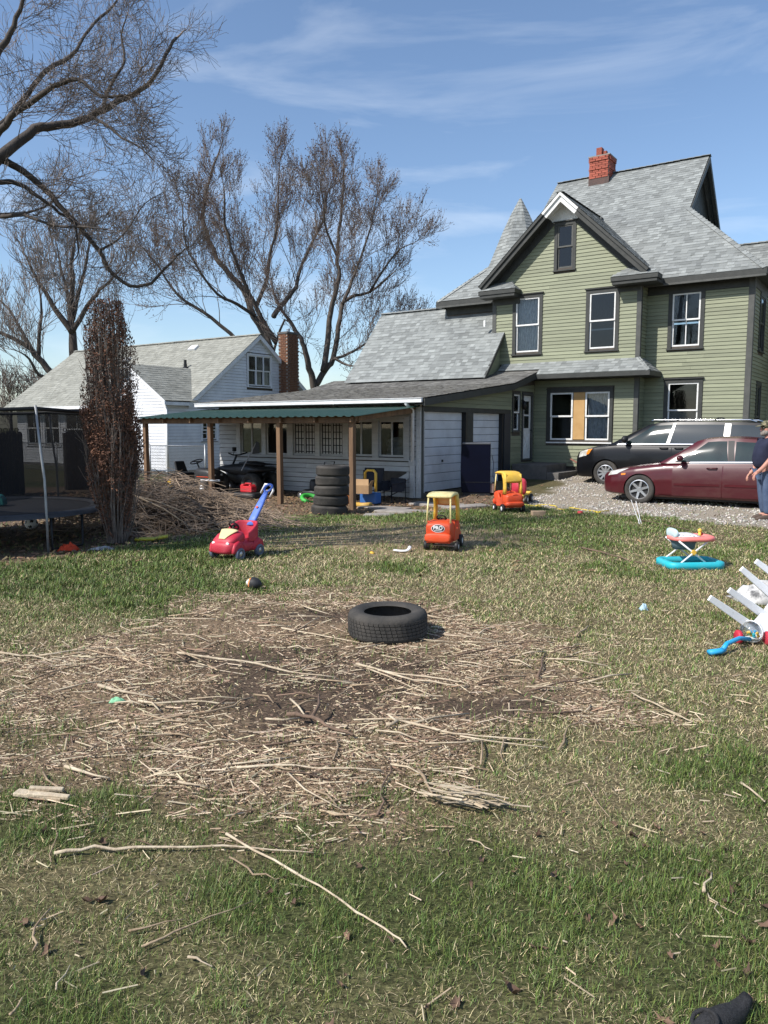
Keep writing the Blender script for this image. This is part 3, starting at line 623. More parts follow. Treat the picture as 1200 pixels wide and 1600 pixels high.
# corner spire with flared base
mb = MB(); tones = []; cx, cy = -1.62, 8.95
prof = [(5.93,1.98,0),(6.12,1.66,.15),(6.42,1.30,.4),(6.78,1.08,.8),(7.2,.92,1),(7.7,.74,1),(8.3,.52,1),(8.9,.27,1),(9.42,.02,1)]
def ringpt(k, n, r, o):
    a = 2*math.pi*(k+.5*0)/n + math.pi/4
    sq = r/max(abs(math.cos(a)), abs(math.sin(a))); oc = r*1.06/max(math.cos((a) % (math.pi/4)-math.pi/8), .2)
    q = sq*(1-o)+oc*o; return (cx+q*math.cos(a), cy+q*math.sin(a))
NS = 32; zz = np.arange(5.93, 9.42, .115); pz = [p[0] for p in prof]
for i, z in enumerate(zz):
    z2 = min(z+.14, 9.42); ra, rb = np.interp([z, z2], pz, [p[1] for p in prof]); oa, ob = np.interp([z, z2], pz, [p[2] for p in prof])
    n = NS; off = .5*(i % 2)
    for k in range(n):
        if random.random() < .0: continue
        p0, p1 = ringpt(k, n, ra+.014, oa), ringpt(k+1, n, ra+.014, oa); q0, q1 = ringpt(k, n, rb+.002, ob), ringpt(k+1, n, rb+.002, ob)
        mb.add([(*p0,z),(*p1,z),(*q1,z2),(*q0,z2),(*ringpt(k,n,ra-.01,oa),z),(*ringpt(k+1,n,ra-.01,oa),z)], [(0,1,2,3),(4,5,1,0)]); t = random.choice((.1,.35,.5,.6,.75,.95)); tones += [t, t*.6]  # lower edge faces darkened to paint the course shadow lines
mb.tone = tones; mb.build('spire', SHIN, H)
# chimney of red brick
ch = MB().bb(-.17,.52,11.52,12.22,10.0,11.16).build('chimney', MORT, H)
MB().bb(-.19,.54,11.50,12.24,10.1,10.46).build('flashing', mat('rust brown flashing', (.10,.055,.045), .7, (.06,.04,.035), 9), ch)
bm_ = MB().box((0,0,0),(.205,.1,.062)); bmesh0 = bpy.data.meshes.new('brick'); bmesh0.from_pydata(bm_.v, [], bm_.f); bmesh0.materials.append(BRICKM)
def brick(p, rz, par, sx=1):
    o = bpy.data.objects.new('brick', bmesh0); COL.objects.link(o); o.parent = par; o.location = p; o.rotation_euler = (0,0,rz); o.scale = (sx,1,1)
for i in range(10):
    z = 10.47+.072*i; out = .0 if i < 4 else (.022 if i in (4,) else (0 if i < 8 else .03)); off = .11*(i % 2)
    for c_, s_ in (((-.05,1),(.175,1),(.40,1)) if i % 2 == 0 else ((-.11,.5),(.06,1),(.29,1),(.465,.5))):
        for p_, r_ in (((c_, 11.535-out, z), 0), ((c_, 12.205+out, z), 0), ((.488+out, c_+11.695, z), R(90)), ((-.138-out, c_+11.695, z), R(90))): brick(p_, r_, ch, s_)
mb = MB(); mb.bb(-.21,.56,11.48,12.26,11.16,11.20); mb.build('chimney_cap', MORT, ch)
MB().bb(.02,.22,11.62,11.86,11.2,11.50).bb(.25,.36,11.7,11.85,11.2,11.38).build('flue', BRICKM, ch, bevel=.01)
# rear right wing
mb = MB(); mb.bb(6.06,9.5,10.5,14.5,-.1,5.5); mb.build('rear_wing', GREEN, H)
shingles('shingles', H, (4.0,10.1,5.6), (1,0,0), (0,1,.9), lambda v: (2.39-(v*.669-.32)/.95, 5.8), 2.4*math.hypot(1,.9), SHIN)
caps(H, (4.6,12.5,7.76), (9.8,12.5,7.76), SHIN)

# steep wing roof
sv = Vector((0,2.33,2.62)); shingles('shingles', H, (-6.45,5.37,3.22), (1,0,0), sv, lambda v: (0, 5.40 if v < 2.0 else 5.40 - (0 if v < 2.02 else 0.37)), sv.length, SHIN)
MB().add([(-6.45,7.7,5.83),(-1.44,7.7,5.83),(-1.44,10.5,3.0),(-6.45,10.5,3.0)], [(0,1,2,3)]).build('rear_roof', SHIN, H)
MB().add([(-6.3,5.45,3.1),(-6.3,10.4,3.1),(-6.3,7.7,5.72)], [(0,1,2)]).build('gable_wall', GREEN, H)
MB().add([(-1.2,5.45,3.1),(-1.2,B1,3.1),(-1.2,B1,4.55),], [(0,1,2)]).build('gable_wall', GREEN, H)
MB().prism([(5.34,3.2),(B1,4.72),(B1,4.60),(5.40,3.12)], 0, -1.10, -1.03).build('rake_board', TRIM, H)
caps(H, (-6.47,7.7,5.84), (-3.4,7.7,5.84), SHIN)
# low garage roof
def shed(b0, z0, b1, z1, a0, a1, m): 
    v_ = Vector((0,b1-b0,z1-z0)); shingles('shingles', H, (a0,b0,z0), (1,0,0), v_, lambda v: (0, a1-a0), v_.length, m)
shed(-.36,2.40,4.6,2.97,-7.5,.30,SHOLD); shed(4.6,2.97,6.16,3.36,-7.5,.30,SHOLD); shed(6.16,3.36,B1,3.54,-1.4,.30,SHOLD)
for (b0,z0,b1,z1) in ((-.36,2.38,4.6,2.95),(4.6,2.95,6.2,3.35)):
    MB().prism([(b0,z0),(b1,z1),(b1,z1-.17),(b0,z0-.17)], 0, .26, .31).build('rake_board', TRIM, H)
    MB().prism([(b0,z0-.12),(b1,z1-.12),(b1,z1-.14),(b0,z0-.14)], 0, .02, .26).build('soffit', TRIM, H)
mb = MB(); mb.bb(-7.52,.26,-.44,-.37,2.29,2.40).bb(-7.52,.26,-.46,-.44,2.385,2.40); mb.build('gutter', GUTW, H, bevel=.008)
MB().bb(-7.5,.02,-.36,-.0,2.26,2.28).build('soffit', TRIM, H)
# garage side wall with two doors
hg = [(.14,2.20,.1,2.1),(2.62,4.44,.1,2.1),(5.16,5.58,1.62,2.68),(5.86,6.52,.74,2.68)]
MB().add([wg.p(0,0,-.1),wg.p(B1,0,-.1),wg.p(B1,0,.1),wg.p(0,0,.1)], [(0,1,2,3)]).build('wall', CORE, H)
core(wg, H, CORE, .1, 2.30, lambda z: 0, lambda z: B1, hg+[(5.16,5.58,1.62,2.30),(5.86,6.52,.74,2.30)])
core(wg, H, CORE, 2.30, 3.2, lambda z: max(0,(z-2.34)/.119), lambda z: B1, [(5.16,5.58,2.2,2.68),(5.86,6.52,2.2,2.68)], extra=(2.5,2.7,2.9,3.05))
GRS = GREEN
siding(wg, H, GRS, 2.22, 3.02, .115, lambda z: max(.02,(z-2.25)/.117), lambda z: 6.69, [(5.06,5.68,1.5,2.78),(5.76,6.62,.7,2.80)])
siding(wg, H, GRS, .42, 2.22, .115, lambda z: 4.95, lambda z: 6.69, [(5.06,5.68,1.5,2.78),(5.76,6.62,.7,2.80)])
MB().bb(-.0,.03,4.95,6.69,.0,.42).build('foundation', CONC, H)
siding(wg, H, OLDW, .1, 2.1, .145, lambda z: .0, lambda z: .13)
def strip(w, u0, u1, o0, o1, z0, z1, m, name, par=None, bev=0):
    mb = MB(); w.box(mb, u0, u1, o0, o1, z0, z1); return mb.build(name, m, par or H, bevel=bev, seg=1)
strip(wg, .05, 4.95, .0, .04, 2.10, 2.21, TRIM, 'door_head'); strip(wg, 2.20, 2.30, -.12, .03, .1, 2.1, BLACKM, 'door_jamb'); strip(wg, 2.30, 2.62, .0, .03, .1, 2.1, TRIM, 'door_post'); strip(wg, 4.44, 4.52, -.12, .02, .1, 2.1, BLACKM, 'door_jamb')
strip(wg, 4.52, 4.95, .0, .045, .1, 2.1, mat('blue-black post paint', (.02,.026,.036), .5), 'door_post')
for (a, b, z0, z1), nsec in ((hg[0], 9), (hg[1], 10)):
    gd = strip(wg, a, b, -.16, -.13, z0, z1, BLACKM, 'garage_door'); hh = (z1-z0)/nsec
    for i in range(nsec): strip(wg, a+.004, b-.004, -.13, -.095, z0+i*hh+.005, z0+(i+1)*hh-.005, GDOOR, 'panel', gd, .006)
    strip(wg, (a+b)/2-.03, (a+b)/2+.03, -.095, -.075, .82, .88, BLACKM, 'handle', gd)
wg_win = window(wg, H, *hg[2], case=.05, cm=GTRIM, sm=WTRIM, drip=False, cur=[(CURT,0,1,.0,.98,-.1)])
d = strip(wg, 5.87, 6.51, -.06, -.02, .745, 2.67, WTRIM, 'door', bev=.004)
strip(wg, 5.80, 5.865, .0, .04, .72, 2.74, GTRIM, 'door_frame'); strip(wg, 6.515, 6.58, .0, .04, .72, 2.74, GTRIM, 'door_frame'); strip(wg, 5.80, 6.58, .0, .042, 2.68, 2.75, GTRIM, 'door_frame'); strip(wg, 5.82, 6.56, -.06, .06, .70, .74, GTRIM, 'threshold')
for z0, z1 in ((1.68,2.05),(2.10,2.50)): strip(wg, 6.02, 6.36, -.019, -.015, z0, z1, GLASSD, 'pane', d)
for x0, x1 in ((0,1),(1,0)):
    p0 = wg.p(6.0+.38*x0,-.012,.95); p1 = wg.p(6.0+.38*x1,-.012,1.5); MB().tube([p0,p1], .012, 4).build('brace', WTRIM, d)
mb = MB().ball(wg.p(6.46,.02,1.62), .03, 8, 6); mb.build('handle', BLACKM, d, smooth=True)
wlamp = MB(); wlamp.tube([wg.p(5.72,.0,2.5),wg.p(5.72,.1,2.52),wg.p(5.72,.12,2.45)], .014, 6).lathe([(.0,.1),(.05,.08),(.07,.0),(.055,-.1),(.02,-.16),(0,-.17)], 12, 2, wg.p(5.72,.12,2.4)); wlamp.build('wall_lantern', BLACKM, H, smooth=True)
# white porch facade
hf = [(-6.09,-5.26,.95,1.86),(-5.1,-4.31,.95,1.86),(-4.1,-3.31,.95,1.86),(-3.16,-2.38,.95,1.86),(-2.21,-1.44,.97,1.88),(-1.26,-.49,.97,1.88)]
core(wf, H, CORE, -.1, 2.28, lambda z: -6.97, lambda z: 0, hf)
def skipb(i, x0, x1): return False
siding(wf, H, OLDW, -.02, .86, .128, lambda z: -6.95, lambda z: -.12, [(-1.75,-.42,.46,.63),(-2.9,-2.55,.10,.2)], rag=.008, gap=.013, th=.03)
siding(wf, H, OLDW, 1.96, 2.26, .128, lambda z: -6.95, lambda z: -.12, rag=.006, gap=.012, th=.03)
siding(wf, H, OLDW, .86, 1.96, .128, lambda z: -6.95, lambda z: -6.24, rag=.006, gap=.012, th=.03); siding(wf, H, OLDW, .86, 1.96, .128, lambda z: -.33, lambda z: -.12, rag=.006, gap=.012, th=.03)
strip(wf, -6.24, -.33, 0, .045, 1.88, 1.97, OLDW, 'window_head'); strip(wf, -6.26, -.31, 0, .07, .88, .945, OLDW, 'window_sill')
edges = [-6.24]+[x for a,b,_,_ in hf for x in (a,b)]+[-.33]
for a, b in zip(edges[0::2], edges[1::2]): strip(wf, a, b, .0, .04, .945, 1.88, OLDW, 'window_post')
GRID = mat('black lattice', (.02,.02,.022), .6)
for k, (a, b, z0, z1) in enumerate(hf):
    z0 += .002
    mb = MB(); t = .045
    wf.box(mb, a, a+t, -.05, -.01, z0, z1); wf.box(mb, b-t, b, -.05, -.01, z0, z1); wf.box(mb, a+t, b-t, -.05, -.01, z0, z0+t); wf.box(mb, a+t, b-t, -.05, -.01, z1-t, z1)
    if k != 1: wf.box(mb, (a+b)/2-.02, (a+b)/2+.02, -.048, -.012, z0+t, z1-t)
    wn = mb.build('window', OLDW, H)
    for x0, x1 in ((a+t,(a+b)/2-.02),((a+b)/2+.02,b-t)):
        if k in (2, 3):
            q = MB(); wf.box(q, x0, x1, -.045, -.035, z0+t, z1-t); q.build('white_panel', OLDW, wn)
            q = MB()
            for i in range(4): u = x0+(x1-x0)*(i+.0)/3 if 0 < i < 3 else (x0+.012 if i == 0 else x1-.012); wf.box(q, u-.011, u+.011, -.034, -.022, z0+t+.01, z1-t-.01)
            for i in range(5): zc = z0+t+.06+(z1-z0-2*t-.12)*i/4; wf.box(q, x0, x1, -.033, -.019, zc-.011, zc+.011)
            q.build('lattice', GRID, wn)
        else:
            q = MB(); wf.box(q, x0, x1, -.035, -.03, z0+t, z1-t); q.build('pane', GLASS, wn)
# stacked white cushions seen behind the right window
q = MB()
for i in range(4): q.tube([(-1.22+.02*i,.35,1.02+.11*i),(-.9,.32,1.06+.11*i),(-.6,.36,.99+.11*i)], [.07,.08,.06], 8)
q.build('stored_mattress', OLDW, H, smooth=True)
strip(wf, -.12, .0, .001, .05, -.02, 2.25, OLDW, 'corner_board'); strip(wg, .0, .05, .0, .04, -.02, 2.2, GTRIM, 'corner_board')
q = MB(); q.tube([(-.2,-.4,2.29),(-.2,-.3,2.22),(-.19,-.1,2.12),(-.19,-.1,.86)], .045, 8); q.build('downspout', GUTW, H, smooth=True)
strip(wf, -.28, -.12, .052, .14, .78, .9, OLDW, 'downspout_bracket')
strip(wf, -.26, -.14, .055, .12, -.02, .78, OLDW, 'downspout_board')
MB().prism([(-1.45,.02),(-1.25,.02),(-.3,.46),(-.3,.62)], 1, -.075, -.04).build('loose_board', OLDW, H)
MB().add([(-6.97,0,-.1),(-6.97,5.4,-.1),(-6.97,5.4,3.0),(-6.97,0,2.3)], [(0,1,2,3)]).build('wall', OLDW, H)
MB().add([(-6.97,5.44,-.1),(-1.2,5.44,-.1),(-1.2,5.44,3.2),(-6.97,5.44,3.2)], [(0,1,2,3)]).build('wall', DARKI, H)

# concrete steps by the door
st = empty('door_steps', HW(0,5.9,.1), -TH, 'grey concrete stoop with three steps below the white back door', 'steps')
for i, (a0, a1, z1) in enumerate(((.05,1.15,.62),(1.152,1.52,.40),(1.522,1.9,.2))): MB().bb(a0,a1,-.85,.72,-.25,z1-.1).build('step', CONCD, st, bevel=.02)
pk = MB().tube([HW(1.35,6.45,.75), HW(2.55,5.75,.28)], .05, 4, flat=.5).build('plank', mat('faded red plank', (.23,.09,.065), .8, (.15,.07,.05), 9), None); tag(pk, 'faded red plank leaning down beside the stoop towards the van', 'plank')

# porch canopy
PC = empty('porch_canopy', HW(-3.8,-1.25,0), -TH, 'lean-to canopy with green ribbed metal roof on wooden posts', 'canopy')
def pcb(x0,x1,y0,y1,z0,z1,m,name,bev=.006): return MB().bb(x0+3.8,x1+3.8,y0+1.25,y1+1.25,z0,z1).build(name, m, PC, bevel=bev, seg=1)
for a in (-7.22,-4.72,-2.40,-.27): pcb(a-.058,a+.058,-2.50,-2.385,-.3,1.86,TREATED,'post')
pcb(-7.35,-.14,-2.52,-2.47,1.80,1.93,TREATED,'beam'); pcb(-7.35,-.14,-2.38,-2.34,1.80,1.93,TREATED,'beam')
for a in np.linspace(-7.32,-.19,8): MB().prism([(-2.62+1.25,1.92),(-.02+1.25,2.19),(-.02+1.25,2.06),(-2.62+1.25,1.82)], 0, a+3.8-.02, a+3.8+.02).build('rafter', TREATED, PC)
mb = MB(); us = []; a = -7.45
while a < -.10: us += [(a,0),(a+.045,.022),(a+.085,.022),(a+.13,0)]; a += .229
vs = []
for u_, hgt in us:
    for b, z in ((-2.72,1.935),(-.0,2.215)): vs.append((u_+3.8, b+1.25, z+hgt))
mb.add(vs, [(2*i,2*i+2,2*i+3,2*i+1) for i in range(len(us)-1)]); mb.build('metal_roof', GRNMET, PC, solid=.004)

# ------------------------------------------------------------------ neighbour's white house
NB = empty('neighbour_house', HW(-12.42,2.6,0), -TH, 'white sided neighbouring house with pale roof, front gable and brown chimney', 'house')
nf = Wall('B', 0, -1); ng = Wall('A', 0, 1); nm = Wall('B', 1.45, -1)
ES = .66
core(nf, NB, CORE, -.2, 3.95, lambda z: max(-3.76,-1.88-(4.0-z)/ES), lambda z: min(0,-1.88+(4.0-z)/ES), extra=(2.74,2.76,3.2,3.6))
siding(nf, NB, NWHT, .12, 3.85, .115, lambda z: max(-3.72,-1.88-(3.97-z)/ES), lambda z: min(-.04,-1.88+(3.97-z)/ES))
core(ng, NB, CORE, -.2, 5.4, lambda z: 0 if z <= 2.67 else 4.8-(5.46-z)/.745, lambda z: min(9.4,4.8+(5.46-z)/.745), [(4.22,5.54,3.4,4.6),(1.7,2.42,1.25,1.95)], extra=(1.8,2.0,2.5,2.67,2.672,3.0,3.9,4.9))
siding(ng, NB, NWHT, .12, 5.35, .115, lambda z: .05 if z <= 2.66 else 4.8-(5.43-z)/.745, lambda z: min(9.3,4.8+(5.43-z)/.745), [(4.12,5.64,3.3,4.7),(1.64,2.48,1.2,2.02)])
gwin = window(ng, NB, 4.22,5.54,3.4,4.6, case=.08, cm=NWHT, rail=.5, drip=False, cur=[(CURTD,0,1,0,.98,-.08)], gm=GLASSD)
q = MB()
for u in (4.66,5.10): ng.box(q, u-.03, u+.03, -.04, .03, 3.4, 4.6)
q.build('mullion', NWHT, gwin)
lw = window(ng, NB, 1.7,2.42,1.25,1.95, case=.07, cm=NWHT, drip=False, gm=GLASSD)
q = MB()
for u in (1.94,2.18): ng.box(q, u-.01, u+.01, -.03, .02, 1.25, 1.95)
for z in (1.48,1.72): ng.box(q, 1.7, 2.42, -.03, .018, z-.01, z+.01)
q.build('muntins', NWHT, lw)
core(nm, NB, CORE, -.2, 2.7, lambda z: -12.1, lambda z: -3.76, [(-11.3,-10.2,.95,2.4),(-9.9,-8.8,.95,2.4),(-8.3,-6.7,.9,2.35)])
siding(nm, NB, NWHT, .12, 2.6, .115, lambda z: -12.1, lambda z: -3.8, [(-11.4,-10.1,.85,2.5),(-10.0,-8.7,.85,2.5),(-8.4,-6.6,.8,2.45)])
for a, b in ((-11.3,-10.2),(-9.9,-8.8)): window(nm, NB, a, b, .95, 2.4, case=.1, cm=NWHT, drip=False, gm=GLASSD, mull=True)
window(nm, NB, -8.3,-6.7,.9,2.35, case=.1, cm=NWHT, drip=False, gm=GLASSD, mull=True)
for b_ in ((-3.76,0,.0,.02,-.3,.12),(-.02,0.,.02,9.4,-.3,.12),(-12.1,-3.76,1.45,1.47,-.3,.12)): MB().bb(*b_).build('foundation', CONC, NB)
MB().bb(-.06,.035,-.035,.06,.1,2.7).build('corner_post', GUTW, NB); MB().tube([(.07,-.02,2.66),(.07,-.03,.2)], .04, 6).build('downspout', GUTW, NB, smooth=True)
MB().add([(-12.1,1.45,-.2),(-12.1,8.2,-.2),(-12.1,8.2,2.7),(-12.1,4.8,5.4),(-12.1,1.45,2.7)], [(0,1,2,3,4)]).add([(-12.1,8.3,-.2),(0,8.3,-.2),(0,8.3,2.8),(-12.1,8.3,2.8)], [(0,1,2,3)]).build('wall', NWHT, NB)
sv = Vector((0,3.85,3.85*.745)); shingles('shingles', NB, (-12.35,.95,2.60), (1,0,0), sv, lambda v: (0, (12.35+.18) if v > 2.2 else 12.35+.18), sv.length, SHN, expo=.16)
sv2 = Vector((0,-4.9,3.85*.745)); MB().add([(-12.35,4.8,5.47),(.18,4.8,5.47),(.18,9.8,1.75),(-12.35,9.8,1.75)], [(0,1,2,3)]).build('rear_roof', SHN, NB)
for sg in (-1, 1):
    sv = Vector((-sg*2.12,0,2.12*ES)); shingles('shingles', NB, (-1.88+sg*2.12,-.22,2.66), (0,1,0), sv, lambda v: (0, 1.17+max(.1,(v*ES/math.hypot(1,ES)+.06)/.745)+.25), sv.length, SHN, expo=.16)
    MB().prism([(-1.88,4.05),(-1.88+sg*2.12,2.66),(-1.88+sg*2.12,2.52),(-1.88,3.91)], 1, -.24, -.19).build('rake_board', GUTW, NB)
    MB().prism([(-1.88,3.93),(-1.88+sg*2.12,2.54),(-1.88+sg*2.12,2.52),(-1.88,3.91)], 1, -.19, -.01).build('soffit', GUTW, NB)
for y0, y1 in ((.95,4.8),(9.3,4.8)):
    z0 = 2.60 if y0 < 4 else 2.12
    MB().prism([(y0,z0),(y1,5.45),(y1,5.27),(y0,z0-.18)], 0, .13, .18).build('rake_board', GUTW, NB); MB().prism([(y0,z0-.14),(y1,5.31),(y1,5.29),(y0,z0-.16)], 0, .01, .13).build('soffit', GUTW, NB)
MB().bb(-12.35,-4.0,.9,.96,2.47,2.6).build('gutter', GUTW, NB); MB().bb(.18,.25,-.2,.95,2.5,2.62).build('gutter', GUTW, NB); MB().bb(-12.35,-3.76,.96,1.44,2.5,2.52).build('soffit', GUTW, NB); MB().bb(.02,.18,-.2,1.2,2.52,2.54).build('soffit', GUTW, NB)
caps(NB, (-12.35,4.8,5.48), (.18,4.8,5.48), SHN)
nch = MB().bb(.02,.50,6.05,6.75,-.1,5.62).build('chimney', MORT, NB); mb = MB()
for i in range(77):
    z = .0+.073*i
    for k in range(6):
        y = 6.05+.1+.205*k-(.1 if i % 2 else 0)
        if 6.1 < y < 6.70: mb.box((.495,y,z),(.05,.19,.062))
    for k in range(3):
        x = .12+.205*k-(.1 if i % 2 else 0)
        if .06 < x < .46: mb.box((x,6.055,z),(.19,.05,.062))
o = mb.build('bricks', BRICKD, nch); o['kind'] = 'stuff'
MB().bb(-.02,.55,6.0,6.8,5.6,5.68).build('chimney_cap', CONCD, nch); MB().lathe([(0.07,0),(.07,.12),(.09,.12),(.09,.14),(0,.14)], 12, 2, (.26,6.4,5.68)).build('flue', mat('galvanised', (.4,.42,.45), .4, metal=.8), nch)
for x, y in ((-7.0,3.7),(-3.1,4.15)):
    z = 2.6+(y-.95)*.745; MB().box((x,y,z+.06),(.42,.3,.09),rot=Euler((math.atan(.745),0,0))).build('roof_vent', GUTW, NB)
MB().tube([(-2.2,2.9,4.0),(-2.2,2.9,4.42)], .06, 8).build('vent_pipe', BLACKM, NB); MB().lathe([(.17,0),(.07,.09),(.07,.2)],10,2,(-2.2,2.9,4.06)).build('vent_flashing', BLACKM, NB)
TREE_A = [
  ([(-5.51, 37.0, 3.76), (-5.41, 37.06, 4.96), (-5.5, 37.11, 5.81), (-6.15, 37.17, 6.97), (-6.65, 37.22, 8.16), (-7.52, 37.28, 9.17), (-8.02, 37.33, 10.01), (-8.51, 37.39, 11.51), (-8.25, 37.44, 12.97), (-7.78, 37.5, 14.31)], 0.36),
  ([(-5.09, 37.0, 5.7), (-5.63, 36.67, 6.55), (-5.92, 36.33, 7.23), (-6.29, 36.0, 8.04), (-6.69, 35.67, 9.24), (-7.06, 35.33, 10.69), (-7.01, 35.0, 11.96)], 0.26),
  ([(-5.08, 36.0, 6.75), (-4.83, 36.42, 7.24), (-4.13, 36.83, 8.18), (-4.02, 37.25, 8.99), (-3.44, 37.67, 10.4), (-2.91, 38.08, 11.54), (-2.72, 38.5, 12.99)], 0.22),
  ([(-5.95, 36.5, 7.26), (-5.59, 36.58, 8.14), (-5.44, 36.67, 8.59), (-5.29, 36.75, 9.76), (-4.99, 36.83, 10.79), (-4.89, 36.92, 12.24), (-4.82, 37.0, 13.83)], 0.18),
  ([(-5.85, 37.5, 4.55), (-7.3, 37.2, 6.14), (-8.51, 36.9, 7.11), (-9.58, 36.6, 7.79), (-10.32, 36.3, 8.98), (-11.02, 36.0, 9.88)], 0.2),
  ([(-6.12, 37.0, 6.95), (-6.82, 36.4, 7.38), (-7.57, 35.8, 7.72), (-8.27, 35.2, 8.73), (-8.66, 34.6, 9.7), (-8.6, 34.0, 11.14)], 0.15),
  ([(-5.31, 37.0, 4.96), (-4.72, 37.33, 6.79), (-4.16, 37.67, 6.17), (-4.95, 38.0, 7.33)], 0.12),
]
TREE_B = [
  ([(-3.18, 35.0, 2.5), (-3.16, 34.86, 3.64), (-3.36, 34.71, 4.34), (-3.46, 34.57, 5.02), (-3.66, 34.43, 5.56), (-4.06, 34.29, 6.23), (-4.45, 34.14, 6.76), (-4.83, 34.0, 7.68)], 0.3),
  ([(-3.11, 35.0, 3.51), (-2.6, 35.21, 4.37), (-2.33, 35.43, 4.82), (-2.04, 35.64, 6.27), (-1.9, 35.86, 7.3), (-1.32, 36.07, 7.71), (-0.68, 36.29, 7.89), (0.3, 36.5, 8.7)], 0.27),
  ([(-2.73, 35.0, 4.22), (-2.52, 35.0, 5.49), (-2.4, 35.0, 6.89), (-2.13, 35.0, 7.72), (-1.99, 35.0, 8.41), (-2.07, 35.0, 9.24), (-1.97, 35.0, 10.34), (-1.83, 35.0, 11.69), (-1.76, 35.0, 12.99)], 0.24),
  ([(-2.24, 35.0, 4.78), (-1.65, 34.67, 4.47), (-1.27, 34.33, 4.39), (-0.56, 34.0, 4.53)], 0.12),
  ([(-2.3, 35.0, 4.73), (-1.59, 35.25, 5.03), (-0.96, 35.5, 5.4), (0.0, 35.75, 6.0), (1.18, 36.0, 6.46)], 0.14),
  ([(-1.88, 35.5, 7.24), (-1.46, 35.88, 8.3), (-1.03, 36.25, 9.51), (-0.59, 36.62, 11.02), (-0.3, 37.0, 12.55)], 0.15),
  ([(-0.67, 36.0, 7.84), (0.0, 35.67, 8.82), (0.71, 35.33, 9.59), (1.27, 35.0, 9.79)], 0.11),
  ([(-2.07, 35.0, 9.24), (-2.5, 34.5, 10.21), (-2.59, 34.0, 11.14), (-2.68, 33.5, 11.91)], 0.11),
]
TREE_L = [
  ([(-4.86, 9.2, 4.57), (-4.48, 9.36, 4.84), (-4.34, 9.52, 5.04), (-4.19, 9.68, 5.26), (-4.03, 9.84, 5.36), (-3.76, 10.0, 5.49), (-3.52, 10.16, 5.68), (-3.29, 10.32, 5.89), (-3.05, 10.48, 6.11), (-2.86, 10.64, 6.54), (-2.75, 10.8, 6.83)], 0.13),
  ([(-4.95, 9.4, 4.78), (-4.53, 9.45, 4.83), (-4.36, 9.5, 4.77), (-4.16, 9.55, 4.62), (-4.05, 9.6, 4.53), (-3.91, 9.65, 4.34), (-3.76, 9.7, 4.18), (-3.51, 9.75, 3.87), (-3.42, 9.8, 3.66), (-3.18, 9.85, 3.46), (-2.93, 9.9, 3.51), (-2.72, 9.95, 3.73), (-2.57, 10.0, 3.89)], 0.095),
  ([(-4.83, 9.0, 4.41), (-4.38, 9.12, 4.49), (-4.23, 9.24, 4.5), (-4.04, 9.36, 4.38), (-3.86, 9.48, 4.25), (-3.71, 9.6, 4.13)], 0.075),
  ([(-4.74, 9.0, 4.68), (-4.25, 8.91, 4.96), (-4.08, 8.83, 5.08), (-3.77, 8.74, 5.22), (-3.53, 8.66, 5.32), (-3.24, 8.57, 5.36), (-2.97, 8.49, 5.16), (-2.68, 8.4, 5.13)], 0.085),
  ([(-5.05, 9.6, 4.96), (-4.69, 9.84, 5.36), (-4.57, 10.07, 5.66), (-4.31, 10.31, 6.19), (-4.05, 10.55, 6.49), (-4.01, 10.79, 6.78), (-3.9, 11.03, 7.14), (-3.7, 11.26, 7.48), (-3.58, 11.5, 7.92)], 0.08),
  ([(-4.49, 8.6, 5.2), (-4.06, 8.6, 5.68), (-3.91, 8.6, 5.89), (-3.78, 8.6, 6.16), (-3.68, 8.6, 6.47)], 0.085),
  ([(-5.1, 9.6, 4.18), (-4.75, 9.85, 4.32), (-4.53, 10.1, 4.41), (-4.33, 10.35, 4.59), (-4.16, 10.6, 4.89)], 0.05),
  ([(-4.63, 9.6, 4.23), (-4.28, 9.45, 4.2), (-3.86, 9.3, 4.05), (-3.49, 9.15, 4.0), (-3.13, 9.0, 3.93)], 0.045),
  ([(-3.5, 10.1, 5.66), (-3.51, 10.2, 5.86), (-3.41, 10.3, 6.13), (-3.32, 10.4, 6.36), (-3.38, 10.5, 6.72), (-3.32, 10.6, 7.04)], 0.05),
  ([(-3.65, 10.0, 5.53), (-3.41, 9.88, 5.39), (-3.18, 9.75, 5.19), (-2.95, 9.62, 5.05), (-2.73, 9.5, 4.85)], 0.038),
  ([(-3.73, 9.6, 4.15), (-3.68, 9.53, 3.9), (-3.67, 9.47, 3.74), (-3.77, 9.4, 3.61)], 0.025),
  ([(-3.52, 9.8, 3.88), (-3.32, 9.9, 4.03), (-3.18, 10.0, 4.25), (-3.04, 10.1, 4.51), (-2.82, 10.2, 4.69)], 0.028),
]
TREE_C = [
  ([(-18.43, 46.0, 2.76), (-18.28, 46.0, 6.12), (-18.31, 46.0, 7.23), (-18.36, 46.0, 8.7), (-18.2, 46.0, 10.52), (-18.02, 46.0, 12.15)], 0.32),
  ([(-18.31, 46.0, 7.23), (-18.84, 45.75, 8.12), (-19.43, 45.5, 9.17), (-20.0, 45.25, 10.38), (-20.38, 45.0, 11.39)], 0.2),
  ([(-18.31, 46.0, 7.23), (-18.68, 46.67, 9.17), (-19.27, 47.33, 10.78), (-19.78, 48.0, 12.42)], 0.16),
  ([(-18.27, 46.0, 7.31), (-17.53, 45.75, 8.3), (-16.65, 45.5, 9.35), (-15.79, 45.25, 10.02), (-14.95, 45.0, 10.69)], 0.17),
  ([(-18.28, 46.0, 7.97), (-17.88, 46.33, 9.86), (-17.56, 46.67, 11.39), (-17.45, 47.0, 12.75)], 0.15),
]
